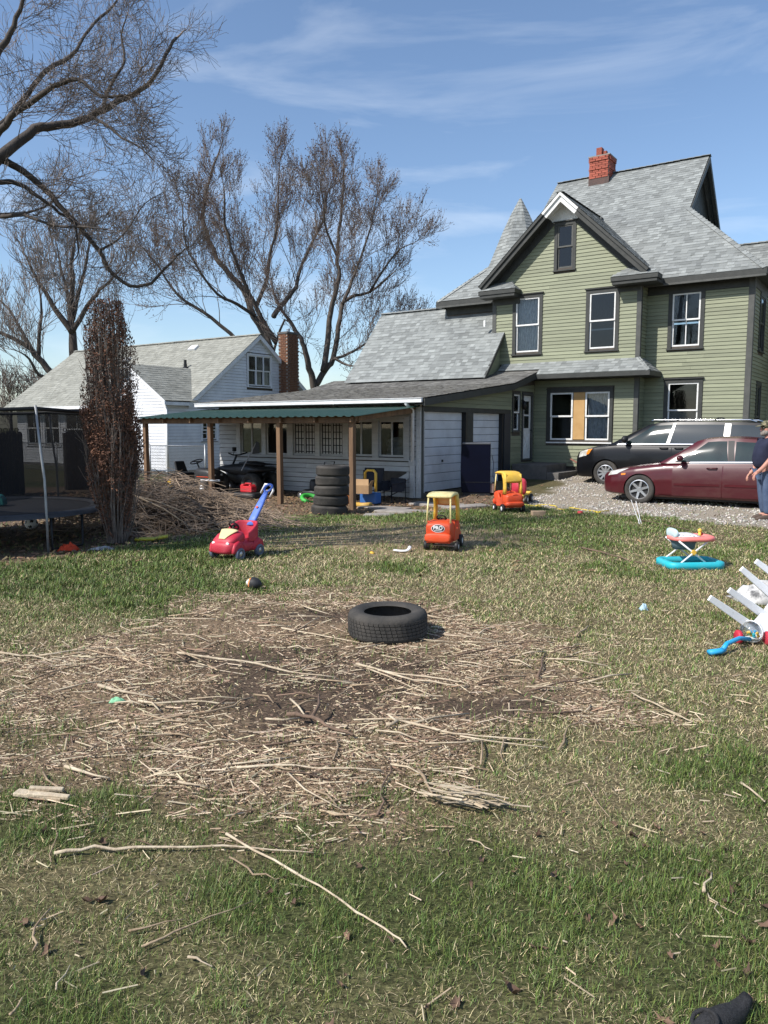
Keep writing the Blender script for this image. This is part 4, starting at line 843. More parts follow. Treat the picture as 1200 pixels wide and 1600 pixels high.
TREE_D = [
  ([(-17.94, 43.0, 2.69), (-18.3, 42.8, 4.6), (-18.87, 42.6, 5.45), (-19.44, 42.4, 6.12), (-20.7, 42.2, 6.77), (-21.6, 42.0, 7.25)], 0.24),
  ([(-18.72, 43.0, 5.07), (-19.49, 43.25, 6.03), (-20.09, 43.5, 6.93), (-20.69, 43.75, 8.01), (-21.48, 44.0, 8.75)], 0.16),
  ([(-19.05, 43.0, 5.49), (-18.91, 43.0, 6.87), (-18.74, 43.0, 8.24), (-18.84, 43.0, 9.61)], 0.13),
  ([(-18.21, 43.0, 4.44), (-18.79, 42.33, 4.57), (-18.97, 41.67, 5.37), (-19.15, 41.0, 5.64)], 0.12),
]

# ------------------------------------------------------------------ bare trees
BARK = mat('grey brown bark', (.115,.095,.08), .95, (.06,.05,.043), 7, stretch=(1,1,.3), bump=.6, bscale=20)
BARKD = mat('dark bark', (.085,.07,.06), .95, (.045,.038,.034), 7, stretch=(1,1,.4), bump=.6, bscale=18)
TWIG = mat('grey twig bark', (.20,.16,.135), .9, (.13,.105,.09), 3)
BUD = mat('red brown buds', (.25,.12,.09), .8, (.17,.09,.07), 3)
def rot_from(d, ang, rg):
    o = d.orthogonal().normalized(); o = Matrix.Rotation(rg.uniform(0, 6.283), 3, d) @ o
    return (d*math.cos(ang)+o*math.sin(ang)).normalized()
class TreeGen:
    def __init__(s, seed, up=.25, minr=.006, minl=.35, kids=(5,5,4), jit=.16, buds=0, budsz=.05, ang=(.5,.95), lenf=(.35,.6), slim=.011):
        s.slim = slim
        s.rg = random.Random(seed); s.tr = MB(); s.cr = MB(); s.bd = MB(); s.up, s.minr, s.minl, s.kids, s.jit, s.buds, s.budsz, s.ang, s.lenf = up, minr, minl, kids, jit, buds, budsz, ang, lenf
    def branch(s, p, d, L_, r, lvl):
        rg = s.rg; n = 5 if L_ > 1 else 4; pts = [p.copy()]; q = p.copy(); dd = d.copy()
        for i in range(n):
            dd = (dd + Vector((rg.gauss(0,s.jit), rg.gauss(0,s.jit), rg.gauss(0,s.jit)+s.up*.35))).normalized(); q = q+dd*(L_/n); pts.append(q.copy())
        rs = [max(s.minr, r*(1-.8*i/n)) for i in range(n+1)]
        s.cr.tube(pts, rs, 4 if r > .035 else 3, cap=False)
        if s.buds and lvl >= len(s.kids)-1:
            for k in range(s.buds):
                i = rg.randrange(1, n+1); c = pts[i]+Vector((rg.gauss(0,.05), rg.gauss(0,.05), rg.gauss(0,.05))); z = s.budsz*rg.uniform(.6,1.4)
                s.bd.add([c+Vector((-z,0,-z*.4)), c+Vector((z*.7,z*.4,-z*.2)), c+Vector((0,-z*.6,z)), c+Vector((z*.2,z*.7,z*.6))], [(0,1,2),(0,2,3),(1,3,2),(0,3,1)])
        s.kidson(pts, rs, L_, lvl)
    def kidson(s, pts, rs, L_, lvl, frac=.2):
        if lvl >= len(s.kids): return
        rg = s.rg; n = len(pts)-1
        for k in range(s.kids[lvl]):
            t = frac+(1-frac)*(k+rg.random())/s.kids[lvl]; i = min(int(t*n), n-1); f = t*n-i; p = pts[i].lerp(pts[i+1], f); d = (pts[i+1]-pts[i]).normalized(); r = rs[i]*(1-f)+rs[i+1]*f
            l2 = L_*rg.uniform(*s.lenf)*(1.22-.82*t)
            if l2 < s.minl: l2 = s.minl
            s.branch(p, rot_from(d, rg.uniform(*s.ang), rg), l2, max(s.minr, min(r*rg.uniform(.4,.6), l2*s.slim)), lvl+1)
        s.branch(pts[-1], (pts[-1]-pts[-2]).normalized(), max(s.minl, L_*.14), max(s.minr, rs[-1]*.9), lvl+1)
    def limb(s, pts, r, kids=None, taper=.75, L_=None, frac=.25):
        pts = [Vector(p) for p in pts]; fine = []
        n = len(pts)
        for i in range(n-1):
            a, b, c, d = pts[max(i-1,0)], pts[i], pts[i+1], pts[min(i+2,n-1)]
            for k in range(3):
                t = k/3; fine.append(.5*((2*b)+(c-a)*t+(2*a-5*b+4*c-d)*t*t+(3*b-a-3*c+d)*t**3) + Vector([s.rg.gauss(0, r*.12) for _ in range(3)]))
        fine.append(pts[-1]); m = len(fine)
        rs = [max(s.minr*1.6, r*(1-taper*i/(m-1))) for i in range(m)]
        s.tr.tube(fine, rs, 8 if r > .12 else 6)
        Lt = sum((fine[i+1]-fine[i]).length for i in range(m-1))
        k0 = s.kids; s.kids = (kids or k0[0],)+tuple(k0[1:]); s.kidson(fine, rs, (L_ or Lt*.55), 0, frac); s.kids = k0
    def done(s, name, loc, label, tm, cm, group=None):
        t = empty(name, loc, 0, label, 'tree', group)
        off = Vector(loc)
        for mb in (s.tr, s.cr, s.bd): mb.v = [(a-off.x, b-off.y, c-off.z) for a, b, c in mb.v]
        s.tr.build('trunk', tm, t, smooth=True); s.cr.build('crown', cm, t)
        if s.bd.v: o = s.bd.build('buds', BUD, t); o['kind'] = 'stuff'
        return t
G_ = 'bare trees behind the white house'
T = TreeGen(3, up=.4, minr=.0065, minl=.55, kids=(9,6,5), buds=2, budsz=.026, ang=(.3,.75), slim=.0075)
for i, (p, r) in enumerate(TREE_A): T.limb(p, r*.58, kids=20 if i < 6 else 4, L_=6.6)
T.done('maple_tree', (-5.4,37,0), 'broad bare budding maple rising behind the white house ridge', BARK, TWIG, G_)
T = TreeGen(4, up=.35, minr=.0065, minl=.55, kids=(9,6,5), buds=2, budsz=.026, ang=(.3,.8), slim=.0075)
for i, (p, r) in enumerate(TREE_B): T.limb(p, r*.58, kids=18 if i in (1,2,4,5) else 9, L_=5.6)
T.done('maple_tree', (-3.2,35,0), 'bare budding maple with forked trunk right of the brown chimney', BARK, TWIG, G_)
T = TreeGen(5, up=.6, minr=.011, minl=.8, kids=(9,4,3), ang=(.3,.7))
for p, r in TREE_C: T.limb(p, r, kids=11, L_=5.5)
T.done('bare_tree', (-18.5,46,0), 'bare upright tree with straight trunk behind the pale roof', BARKD, TWIG, G_)
T = TreeGen(6, up=.5, minr=.011, minl=.8, kids=(9,4,3), ang=(.3,.8))
for p, r in TREE_D: T.limb(p, r, kids=10, L_=5)
T.done('bare_tree', (-18,43,0), 'bare tree leaning left over the low end of the pale roof', BARKD, TWIG, G_)
# big tree at the left, its trunk outside the picture
T = TreeGen(9, up=.12, minr=.0022, minl=.22, kids=(9,6,5), jit=.2, ang=(.45,1.0), lenf=(.3,.6), slim=.007)
FK = Vector((-7.9,8.35,3.6))
T.tr.tube([(-8.05,8.3,-.2),(-8.0,8.3,.4),(-7.95,8.3,2.2),FK], [.42,.33,.29,.25], 12)
T.limb([FK,(-7.2,8.6,5.6),(-6.6,8.9,8.2),(-6.2,9.0,11.5)], .2, kids=9, L_=2.6); T.limb([FK,(-8.8,8.2,6),(-9.6,8.0,9.5)], .2, kids=6, L_=2.6)
for i, (p, r) in enumerate(TREE_L):
    if i < 7: p = [tuple(FK.lerp(Vector(p[0]), .05 if i < 5 else .3)), tuple(FK.lerp(Vector(p[0]), .55))]+p
    T.limb(p, r*.6, kids=(24,20,11,18,19,10,9,8,10,8,5,8)[i], L_=(2.3,1.9,1.5,1.9,2.2,2,1.4,1.1,1.3,1.1,.9,1.2)[i], frac=.32 if i < 7 else .15)
T.done('bare_tree', (-8.05,8.3,0), 'large bare tree reaching its branches in from the upper left corner', BARKD, TWIG)
# far low hedge of trees on the horizon
T = TreeGen(12, up=.5, minr=.02, minl=1.2, kids=(8,6,4))
for k in range(3):
    x, y = (-34+3*k, 70); T.limb([(x,y,0),(x+.3,y,2.5),(x,y+.4,4.6)], .2, kids=9, L_=3.6)
T.done('bare_tree', (-31,70,0), 'small far clump of bare trees at the left edge above the roof', BARKD, TWIG)

# dead columnar evergreen
AV = empty('dead_evergreen', (-3.94,11.2,0), 0, 'tall narrow dead evergreen with rusty brown foliage beside the trampoline', 'tree')
AV.scale = (.84,.84,1); rg = random.Random(31); st_ = MB(); tips = []
for k in range(260):
    a = rg.uniform(0,6.283); r0 = .15*math.sqrt(rg.random()); ht = rg.choice((rg.uniform(1.2,2.6), rg.uniform(2.4,3.72), rg.uniform(2.9,3.75))); r1 = .40*math.sqrt(rg.random())*(1 if ht > 2 else 1.15)
    if ht > 3.3: r1 *= .62
    b = a+rg.gauss(0,.35); pts = []
    for i in range(7):
        t = i/6; rr = r0+(r1-r0)*(1-(1-t)**2.2); aa = a+(b-a)*t; pts.append((rr*math.cos(aa)+rg.gauss(0,.012), rr*math.sin(aa)+rg.gauss(0,.012), ht*t+(.02 if t == 0 else 0)))
    r_ = rg.uniform(.006,.016); st_.tube(pts, [r_*(1-.75*i/6) for i in range(7)], 4, cap=False)
    for j in range(5):
        i = rg.randrange(2,6); p = Vector(pts[i]).lerp(Vector(pts[i+1]), rg.random()); d = Vector((rg.gauss(0,.35)+p.x*.7, rg.gauss(0,.35)+p.y*.7, 1)).normalized(); l_ = rg.uniform(.12,.4); q = p+d*l_*.5; e = q+(d+Vector((rg.gauss(0,.2),rg.gauss(0,.2),.1))).normalized()*l_*.5
        st_.tube([p,q,e], [.004,.003,.002], 3, cap=False); tips.append(e); tips.append(q)
st_.build('trunk', mat('grey dead stems', (.20,.165,.14), .95, (.10,.08,.07), 9), AV)
fo = MB()
for k in range(52000):
    z = 3.5*rg.random()**1.15
    dens = (1.0 if z < 1.6 else .75) if z < 2.0 else .3+.35*max(0,(3.2-z))
    if z < .7: dens *= (z/.7)**1.5*.7
    if rg.random() > dens*(.45+.9*(math.sin(z*4.1+1)*.5+.5)): continue
    rmax = (.13+.31*min(1,z/1.1)) if z < 2.6 else .44-.2*(z-2.6)/1.0
    a = rg.uniform(0,6.283); r_ = rmax*math.sqrt(.25+.75*rg.random())*(1+.18*math.sin(a*3+z*5)); c = Vector((r_*math.cos(a), r_*math.sin(a), z)); s_ = rg.uniform(.008,.022)
    d1 = Vector((rg.gauss(0,1),rg.gauss(0,1),rg.gauss(.5,1))).normalized()*s_*1.5; d2 = d1.orthogonal().normalized()*s_*.55
    fo.add([c-d1, c+d2, c+d1, c-d2], [(0,1,2,3)])
fo.build('crown', mat('rusty dead foliage', (.18,.085,.05), .9, (.09,.048,.033), 6, lo=.4, hi=.6), AV)

# brush pile
rg = random.Random(8); bp = MB()
def pile_z(x, y): return .82*max(0., .85*math.exp(-((x+4.15)/1.05)**2-((y-13.3)/.75)**2)+.55*math.exp(-((x+3.0)/1.0)**2-((y-13.35)/.7)**2))
for k in range(1500):
    x, y = rg.gauss(-3.65,.95), rg.gauss(13.2,.5); zt = pile_z(x, y)
    if zt < .03 and rg.random() < .75: continue
    z = zt*rg.uniform(.35,1.08)+.02; a = rg.gauss(-.25,.8) if rg.random() < .7 else rg.uniform(0,6.28); l_ = rg.uniform(.25,1.25); sl_ = rg.gauss(-.08,.25); cv = rg.gauss(0,.25)
    pts = []
    for i in range(5):
        t = i/4-.5; aa = a+cv*t; pts.append((x+math.cos(aa)*l_*t, y+math.sin(aa)*l_*t, max(.01, z+sl_*l_*t-.35*l_*t*t+rg.gauss(0,.01)))) 
    r_ = rg.uniform(.003,.0085); bp.tube(pts, [r_, r_, r_*.9, r_*.7, r_*.4], 3, cap=False)
o = bp.build('brush_pile', mat('dry brush', (.40,.30,.215), .9, (.15,.11,.08), 2.2, lo=.38, hi=.62), None); tag(o, 'heap of dry tangled brush in front of the porch', 'brush pile', kind='stuff')
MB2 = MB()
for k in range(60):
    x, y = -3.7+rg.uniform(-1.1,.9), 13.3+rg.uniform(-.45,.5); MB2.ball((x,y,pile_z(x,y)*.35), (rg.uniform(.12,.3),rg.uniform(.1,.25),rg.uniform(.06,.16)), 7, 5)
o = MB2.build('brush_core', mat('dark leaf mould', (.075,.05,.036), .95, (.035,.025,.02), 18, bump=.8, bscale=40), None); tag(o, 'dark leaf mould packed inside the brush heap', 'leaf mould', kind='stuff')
for i, (a, b, lab) in enumerate((((-4.7,12.55,.75),(-2.75,12.5,.12),'long pale stick sloping down across the front of the brush heap'),((-4.1,12.45,.62),(-3.05,12.3,.05),'short pale stick poking down from the brush heap'),((-4.9,12.9,.55),(-3.6,12.6,.85),'pale stick lying along the crest of the brush heap'))):
    a, b = Vector(a), Vector(b); m_ = (a+b)/2+Vector((0,0,.06)); o = MB().tube([a, m_, b], [.014,.013,.008], 6).build('stick', mat('pale stick', (.42,.33,.23), .85, (.3,.22,.15), 12), None, smooth=True); tag(o, lab, 'stick')
o = MB().tube([(-3.35,14.0,.74),(-3.0,14.0,.735)], .018, 8).build('plastic_pipe', GUTW, None, smooth=True); tag(o, 'short white pipe resting on top of the brush heap', 'pipe')
o = MB().box((-5.35,15.2,.22),(.75,.28,.30),rz=.1).box((-4.85,15.25,.2),(.2,.28,.26),rz=.1).build('block_edging', mat('pinkish concrete block', (.36,.28,.25), .9, (.28,.22,.2), 6), None, bevel=.02); tag(o, 'pinkish concrete edging block left of the brush heap', 'block')

# ------------------------------------------------------------------ fences
FENCEW = mat('dark weathered fence board', (.032,.027,.024), .9, (.02,.018,.017), 6, stretch=(1,1,.2), rnd=.2, bump=.3, bscale=30)
def wood_fence(b0, b1, label, A=-9.6):
    f = empty('board_fence', HW(A,b0,0), -TH, label, 'fence', 'dark board fences')
    n = int((b1-b0)/.15)
    for i in range(n):
        y = i*.15+.075; me = MB(); h_ = 1.60+random.uniform(-.01,.01); prof = [(-.07,-.1),(.07,-.1),(.07,h_-.06),(.045,h_-.02),(0,h_),(-.045,h_-.02),(-.07,h_-.06)]
        me.prism([(y+p, z) for p, z in prof], 0, 0, .02); me.build('picket', FENCEW, f)
    for z in (.35,.95,1.4): MB().bb(-.05,-.01,0,b1-b0,z-.04,z+.04).build('rail', FENCEW, f)
    for y in np.arange(0, b1-b0, 2.2): MB().bb(-.12,-.04,y,y+.09,-.2,1.55).build('post', FENCEW, f)
    rl = MB()
    for i in range(n): rl.lathe([(.045,-.012),(.058,-.012),(.058,.012),(.045,.012)], 10, 0, (.01,i*.15+.0,1.635), closed=True)
    rl.build('ring_trim', FENCEW, f)
wood_fence(-8.6,-4.55,'dark board fence with ring trim seen through the trampoline net'); wood_fence(-3.3,-.9,'dark board fence with ring trim behind the dead evergreen')
GALV = mat('galvanised wire', (.36,.37,.38), .45, (.25,.26,.27), 8, metal=.6)
cf = empty('chain_link_fence', HW(-9.45,1.7,0), -TH, 'chain link fence before the white neighbouring house', 'fence')
Lc = 11.2; hc = 1.08
for k in range(5): MB().tube([(-k*2.8,0,-.2),(-k*2.8,0,hc+.06)], .028, 8).build('post', GALV, cf, smooth=True)
MB().tube([(.02,0,hc),(-Lc,0,hc)], .02, 8).build('top_rail', GALV, cf, smooth=True)
cm = MB(); sp = .075; n = int(Lc/sp); m = int(hc/sp)
for i in range(-m, n):
    for sg in (0, 1):
        a = [-(i*sp), 0] if sg == 0 else [-((i+m)*sp), 0]; x0, x1 = -(i*sp), -((i+m)*sp)
        if sg: x0, x1 = x1, x0
        z0, z1 = .02, .02+m*sp
        # clip to the fence length
        def clipx(xa, za, xb, zb):
            lo, hi = -Lc, 0
            if xa > hi: t = (hi-xa)/(xb-xa); xa, za = hi, za+(zb-za)*t
            if xa < lo: t = (lo-xa)/(xb-xa); xa, za = lo, za+(zb-za)*t
            if xb > hi: t = (hi-xa)/(xb-xa); xb, zb = hi, za+(zb-za)*t
            if xb < lo: t = (lo-xa)/(xb-xa); xb, zb = lo, za+(zb-za)*t
            return xa, za, xb, zb
        xa, za, xb, zb = clipx(x0, z0, x1, z1)
        if abs(xa-xb) > .01: cm.tube([(xa,sg*.006,za),(xb,sg*.006,zb)], .0042, 3, cap=False)
o = cm.build('wire_mesh', GALV, cf); o['kind'] = 'stuff'
# overhead wires
for k, (z0, z1) in enumerate(((6.9,5.2),(5.55,5.0),(4.6,4.45))):
    a, b = Vector((-40,52,z0+.9)), Vector((-14,60,z1+.5)); pts = [a.lerp(b, t)-Vector((0,0,.6*(1-(2*t-1)**2))) for t in np.linspace(0,1,14)]
    o = MB().tube(pts, .016, 4).build('overhead_wire', BLACKM, None); tag(o, ('highest','middle','lowest')[k]+' of three overhead wires left of the upright bare tree', 'wire')

# ------------------------------------------------------------------ vehicles
TYRE = mat('tyre rubber', (.036,.035,.033), .88, (.075,.068,.06), 4, bump=.25, bscale=40, spec=.25)
RIM = mat('silver alloy', (.52,.53,.55), .32, (.4,.41,.42), 6, metal=.75)
MAROON = mat('maroon car paint', (.075,.008,.013), .3, (.06,.007,.011), 2, spec=.4, coat=.25)
BLACKC = mat('black car paint', (.004,.0045,.006), .3, (.006,.006,.007), 3, spec=.3, coat=.12)
CGLASS = mat('tinted car glass', (.012,.02,.02), .04, spec=.9, coat=.6)
CGLASSL = mat('light green car glass', (.018,.034,.033), .05, (.012,.02,.02), 2.5, spec=.6, coat=.2)
CHROME = mat('chrome trim', (.72,.73,.75), .18, metal=1)
LAMP = mat('clear headlamp', (.62,.62,.58), .12, (.35,.34,.30), 12, spec=.7, coat=.6)
AMBER = mat('amber lamp', (.75,.22,.02), .25)
REDL = mat('red lamp', (.35,.01,.01), .2, coat=.5)
BLKPL = mat('black plastic', (.014,.014,.015), .55)
def tyre_profile(Rt, wd, Ri): 
    h = wd/2; return [(Ri,-h*.80),(Ri+.02,-h*.92),((Ri+Rt)/2,-h),(Rt-.035,-h*.97),(Rt-.008,-h*.80),(Rt,-h*.6),(Rt,h*.6),(Rt-.008,h*.80),(Rt-.035,h*.97),((Ri+Rt)/2,h),(Ri+.02,h*.92),(Ri,h*.80)]
def car_wheel(par, x, y, z, side, Rt=.325, wd=.21, Ri=.215, spokes=6, rimmat=None):
    w = MB().lathe(tyre_profile(Rt, wd, Ri), 36, 1, closed=True).build('wheel', TYRE, par, smooth=True, loc=(x,y,z)); f = -side
    rim = MB(); o = -wd*.36*1  # outer face towards -y before mirroring
    rim.lathe([(Ri+.004,-wd*.42),(Ri-.012,-wd*.44),(Ri-.02,-wd*.30),(Ri-.02,wd*.3)], 36, 1)
    rim.lathe([(0,-wd*.36),(.045,-wd*.36),(.06,-wd*.30),(.06,-wd*.1)], 18, 1)
    for k in range(spokes):
        a = 6.283*k/spokes+.3; c_, s_ = math.cos(a), math.sin(a); t_ = (-s_, c_)
        q = []
        for rr, hw, yy in ((.04,.028,-wd*.33),(Ri-.015,.022,-wd*.38)):
            q += [(c_*rr-t_[0]*hw, yy, s_*rr-t_[1]*hw), (c_*rr+t_[0]*hw, yy, s_*rr+t_[1]*hw), (c_*rr+t_[0]*hw*1.2, yy+.03, s_*rr+t_[1]*hw*1.2), (c_*rr-t_[0]*hw*1.2, yy+.03, s_*rr-t_[1]*hw*1.2)]
        rim.add(q, [(0,1,5,4),(1,2,6,5),(3,0,4,7),(2,3,7,6)])
    ro = rim.build('rim', rimmat or RIM, w)
    hb = MB().lathe([(0,-wd*.18),(Ri-.02,-wd*.18)], 24, 1).build('brake_disc', BLKPL, w)
    if side > 0: w.rotation_euler = (0, 0, math.pi)
    return w
class Car:
    """front of the car at x=0, rear at x=L; near side y<0. Lower body is a lofted shell, cabin a second one."""
    def __init__(s, name, loc, rz, label, L_, paint, prof, cabin, hw):
        s.e = empty(name, loc, rz, label, 'car'); s.L, s.paint, s.prof, s.cab, s.hw = L_, paint, prof, cabin, hw
    def top(s, x): return float(np.interp(x, [p[0] for p in s.prof], [p[1] for p in s.prof]))
    def bot(s, x): return float(np.interp(x, [p[0] for p in s.prof], [p[2] for p in s.prof]))
    def wid(s, x): return float(np.interp(x, [p[0] for p in s.prof], [p[3] for p in s.prof]))
    def S(s, x, t, off=0):
        """side surface t 0..1 from sill to shoulder, 1..2 over the top to the centre line"""
        zb, zt, w = s.bot(x), s.top(x), s.wid(x)
        ts = [0,.06,.25,.5,.72,.88,1,1.15,1.5,2]
        ws = [.90,.955,.985,1,.985,.955,.905,.82,.5,0]; hs = [0,.05,.24,.5,.73,.9,.975,1.0,1.03,1.04]
        if zt-zb > .75: ws[4], ws[5], ws[6] = .98,.955,.93
        y = -w*float(np.interp(t, ts, ws)); z = zb+(zt-zb)*float(np.interp(t, ts, hs))
        nrm = Vector((0,-1,.15 if t < 1 else 3)).normalized()
        return Vector((x, y, z))+nrm*off
    def body(s, wheels, Rw, m):
        xs = sorted(set([p[0] for p in s.prof]+list(np.linspace(.0, s.L, 70)))); tt = list(np.linspace(0,1,15))+[1.08,1.15,1.3,1.5,1.75,2]
        rings = []
        for x in xs:
            half = [s.S(x, t) for t in tt]; r_ = half+[Vector((p.x,-p.y,p.z)) for p in half[-2::-1]]; rings.append(r_)
        mb = MB().loft(rings); o = mb.build('body', m, s.e, smooth=True, weld=True)
        cut_ = MB()
        for wx in wheels:
            for sg in (-1, 1): cut_.lathe([(0,sg*s.hw*.55),(Rw,sg*s.hw*.55),(Rw,sg*(s.hw+.2)),(0,sg*(s.hw+.2))], 40, 1, (wx[0],0,wx[1]))
        c = cut_.build('wheel_well_shape', BLKPL, s.e, weld=True)
        bo = o.modifiers.new('arches', 'BOOLEAN'); bo.object = c; bo.operation = 'DIFFERENCE'; bo.solver = 'EXACT'
        dg = bpy.context.evaluated_depsgraph_get(); me = bpy.data.meshes.new_from_object(o.evaluated_get(dg)); o.modifiers.clear(); old = o.data; o.data = me; bpy.data.objects.remove(c)
        me.set_sharp_from_angle(angle=R(38))
        wm = MB()
        for wx in wheels:
            for sg in (-1, 1): wm.lathe([(.0,sg*s.hw*.56),(Rw*.99,sg*s.hw*.56),(Rw*.99,sg*s.hw*.86)], 30, 1, (wx[0],0,wx[1]))
        wm.build('wheel_well', BLKPL, s.e)
        MB().bb(.5, s.L-.4, -s.hw*.8, s.hw*.8, s.bot(s.L/2)-.05, s.bot(s.L/2)+.12).build('underbody', BLKPL, s.e)
        return o
    def patch(s, name, xs, ts, m, off=.004, par=None, both=True, nx=14, nt_=6, solid=0, smooth=True):
        """panel following the side; xs may be functions of t"""
        mb = MB(); outs = []
        for sg in ((-1, 1) if both else (-1,)):
            b = len(mb.v); vs = []
            for j in range(nt_+1):
                t = ts[0]+(ts[1]-ts[0])*j/nt_; x0, x1 = (xs[0](j/nt_) if callable(xs[0]) else xs[0]), (xs[1](j/nt_) if callable(xs[1]) else xs[1])
                for i in range(nx+1):
                    p = s.S(x0+(x1-x0)*i/nx, t, off); vs.append((p.x, p.y if sg < 0 else -p.y, p.z))
            mb.add(vs, [(j*(nx+1)+i, j*(nx+1)+i+1, (j+1)*(nx+1)+i+1, (j+1)*(nx+1)+i) for j in range(nt_) for i in range(nx)])
            if both and sg < 0: 
                outs.append(mb.build(name, m, par or s.e, smooth=smooth, solid=solid)); mb = MB()
        outs.append(mb.build(name, m, par or s.e, smooth=smooth, solid=solid)); return outs
    # cabin: list of (x, belt z, belt half width, x top, roof z, roof half width)
    def C(s, u, t, off=0):
        k = np.linspace(0, 1, len(s.cab)); v = [float(np.interp(u, k, [c[i] for c in s.cab])) for i in range(6)]
        bul = .02*math.sin(math.pi*t)
        return Vector((v[0]+(v[3]-v[0])*t, -(v[2]+(v[5]-v[2])*t+bul)-off, v[1]+(v[4]-v[1])*t+off*.25))
    def cabin(s, m, nu=36):
        rings = []; us = np.linspace(0, 1, nu)
        tt = [0,.2,.4,.6,.8,.93]
        for u in us:
            half = [s.C(u, t) for t in tt]; top = s.C(u, 1); half += [top*1.0]; half.append(Vector((top.x, top.y*.6, top.z+.028))); half.append(Vector((top.x, 0, top.z+.04)))
            rings.append(half+[Vector((p.x,-p.y,p.z)) for p in half[-2::-1]])
        mb = MB().loft(rings, closed=False, cap=False)
        n = len(rings[0]); mb.f.append(tuple(range(n))); mb.f.append(tuple(range((nu-1)*n, nu*n)))
        o = mb.build('cabin', m, s.e, smooth=True, weld=True); o.data.set_sharp_from_angle(angle=R(40)); return o
    def cpatch(s, name, u0, u1, t0, t1, m, off=.006, skew0=0, skew1=0, nu=10, nt_=5, par=None, both=True, rt0=None):
        outs = []
        for sg in ((-1, 1) if both else (-1,)):
            mb = MB(); vs = []
            for j in range(nt_+1):
                f = j/nt_; t = t0+(t1-t0)*f; a, b = u0+skew0*f, u1+skew1*f
                for i in range(nu+1): p = s.C(a+(b-a)*i/nu, t, off); vs.append((p.x, p.y if sg < 0 else -p.y, p.z))
            mb.add(vs, [(j*(nu+1)+i, j*(nu+1)+i+1, (j+1)*(nu+1)+i+1, (j+1)*(nu+1)+i) for j in range(nt_) for i in range(nu)])
            outs.append(mb.build(name, m, par or s.e, smooth=True))
        return outs
    def screen(s, name, u, t0, t1, m, fwd=-1, off=.008, inset=.06):
        """windscreen / rear window across the cabin end"""
        mb = MB(); vs = []; nt_ = 6; ny = 8
        for j in range(nt_+1):
            p = s.C(u, t0+(t1-t0)*j/nt_); w = abs(p.y)-inset
            for i in range(ny+1): yy = -w+2*w*i/ny; vs.append((p.x+fwd*(off+.035*(1-(yy/w)**2)), yy, p.z))
        mb.add(vs, [(j*(ny+1)+i, j*(ny+1)+i+1, (j+1)*(ny+1)+i+1, (j+1)*(ny+1)+i) for j in range(nt_) for i in range(ny)])
        return mb.build(name, m, s.e, smooth=True)
# ---- maroon sedan
sx, sy = 5.67, 17.02
fa, fb = hloc(sx, sy)
sed_loc = HW(fa-.92, fb+.86, 0); sed_loc.z = gz(sx, sy)-.01
prof = [(0,.52,.30,.40),(.03,.60,.26,.56),(.10,.66,.22,.68),(.25,.71,.20,.78),(.45,.755,.19,.845),(.8,.815,.18,.885),(1.15,.865,.17,.895),(1.45,.90,.17,.895),(1.9,.925,.17,.895),(2.6,.945,.17,.895),(3.4,.965,.17,.895),(3.9,.985,.18,.89),(4.3,1.0,.2,.87),(4.6,.995,.25,.82),(4.78,.96,.29,.74),(4.86,.86,.34,.62)]
cab = [(1.30,.90,.80,1.95,1.30,.58),(1.42,.905,.82,2.02,1.37,.60),(1.9,.92,.835,2.2,1.425,.615),(2.4,.935,.84,2.5,1.455,.62),(3.0,.95,.84,2.9,1.455,.62),(3.5,.965,.83,3.25,1.43,.61),(3.95,.985,.81,3.5,1.39,.60),(4.12,.99,.78,3.6,1.36,.58)]
sd = Car('sedan', sed_loc, -TH, 'dusty maroon four-door sedan parked on the gravel nearest the lawn', 4.86, MAROON, prof, cab, .895)
WH = [(.92,.315),(3.72,.315)]
sd.body(WH, .355, MAROON); sd.cabin(MAROON)
for wx, wz in WH:
    for sg in (-1, 1): car_wheel(sd.e, wx, sg*.79, wz, sg, .325, .21, .215, 6)
DUST = mat('maroon paint under road dust', (.062,.009,.013), .42, (.08,.028,.027), 3, lo=.42, hi=.8, coat=.15, spots=(60,.62,(.09,.03,.029)), stretch=(1,1,2))
fd = sd.patch('front_door', (1.62,2.62), (.06,1.02), DUST, .005); rd = sd.patch('rear_door', (2.64,lambda f: 3.48+.1*f), (.06,1.02), DUST, .005)
for d_, x0, x1 in ((fd,1.66,2.58),(rd,2.68,3.42)):
    sd.patch('side_moulding', (x0,x1), (.36,.42), MAROON, .017, par=d_[0], both=False, nt_=2)
    p = sd.S(x1-.16, .83, .03); MB().tube([(p.x-.10,p.y+.02,p.z),(p.x-.08,p.y-.012,p.z+.004),(p.x+.08,p.y-.012,p.z+.008),(p.x+.1,p.y+.02,p.z+.008)], .016, 8, flat=.7).build('door_handle', MAROON, d_[0], smooth=True)
sd.patch('headlamp', (lambda f: .17+.05*f, lambda f: .40+.26*f), (.80,1.0), LAMP, .006, nt_=4)
sd.patch('marker_lamp', (.50,.60), (.74,.80), AMBER, .006, nt_=2, nx=4)
sd.patch('tail_lamp', (4.50,4.80), (.66,.98), REDL, .006, nt_=3)
sd.patch('sill_trim', (1.35,3.35), (.0,.07), MAROON, .014, nt_=2)
MB().bb(-.025,.1,-.42,.42,.36,.43).bb(-.028,.1,-.3,.3,.53,.585).build('grille', BLKPL, sd.e, bevel=.02)
sd.cpatch('front_window', .20,.505,.06,.88,CGLASSL,.005,skew0=.135,skew1=-.02); sd.cpatch('rear_window', .535,.72,.06,.86,CGLASSL,.005,skew0=.01,skew1=.055)
sd.cpatch('window_surround', .30,.74,.0,.055,CHROME,.008,nt_=2); sd.cpatch('pillar_trim', .507,.533,.03,.9,BLKPL,.006,skew0=-.015,skew1=0,nu=3)
sd.screen('windscreen', 0.0, .08, .95, CGLASS, -1, .01); sd.screen('rear_screen', 1.0, .08, .95, CGLASS, 1, .01)
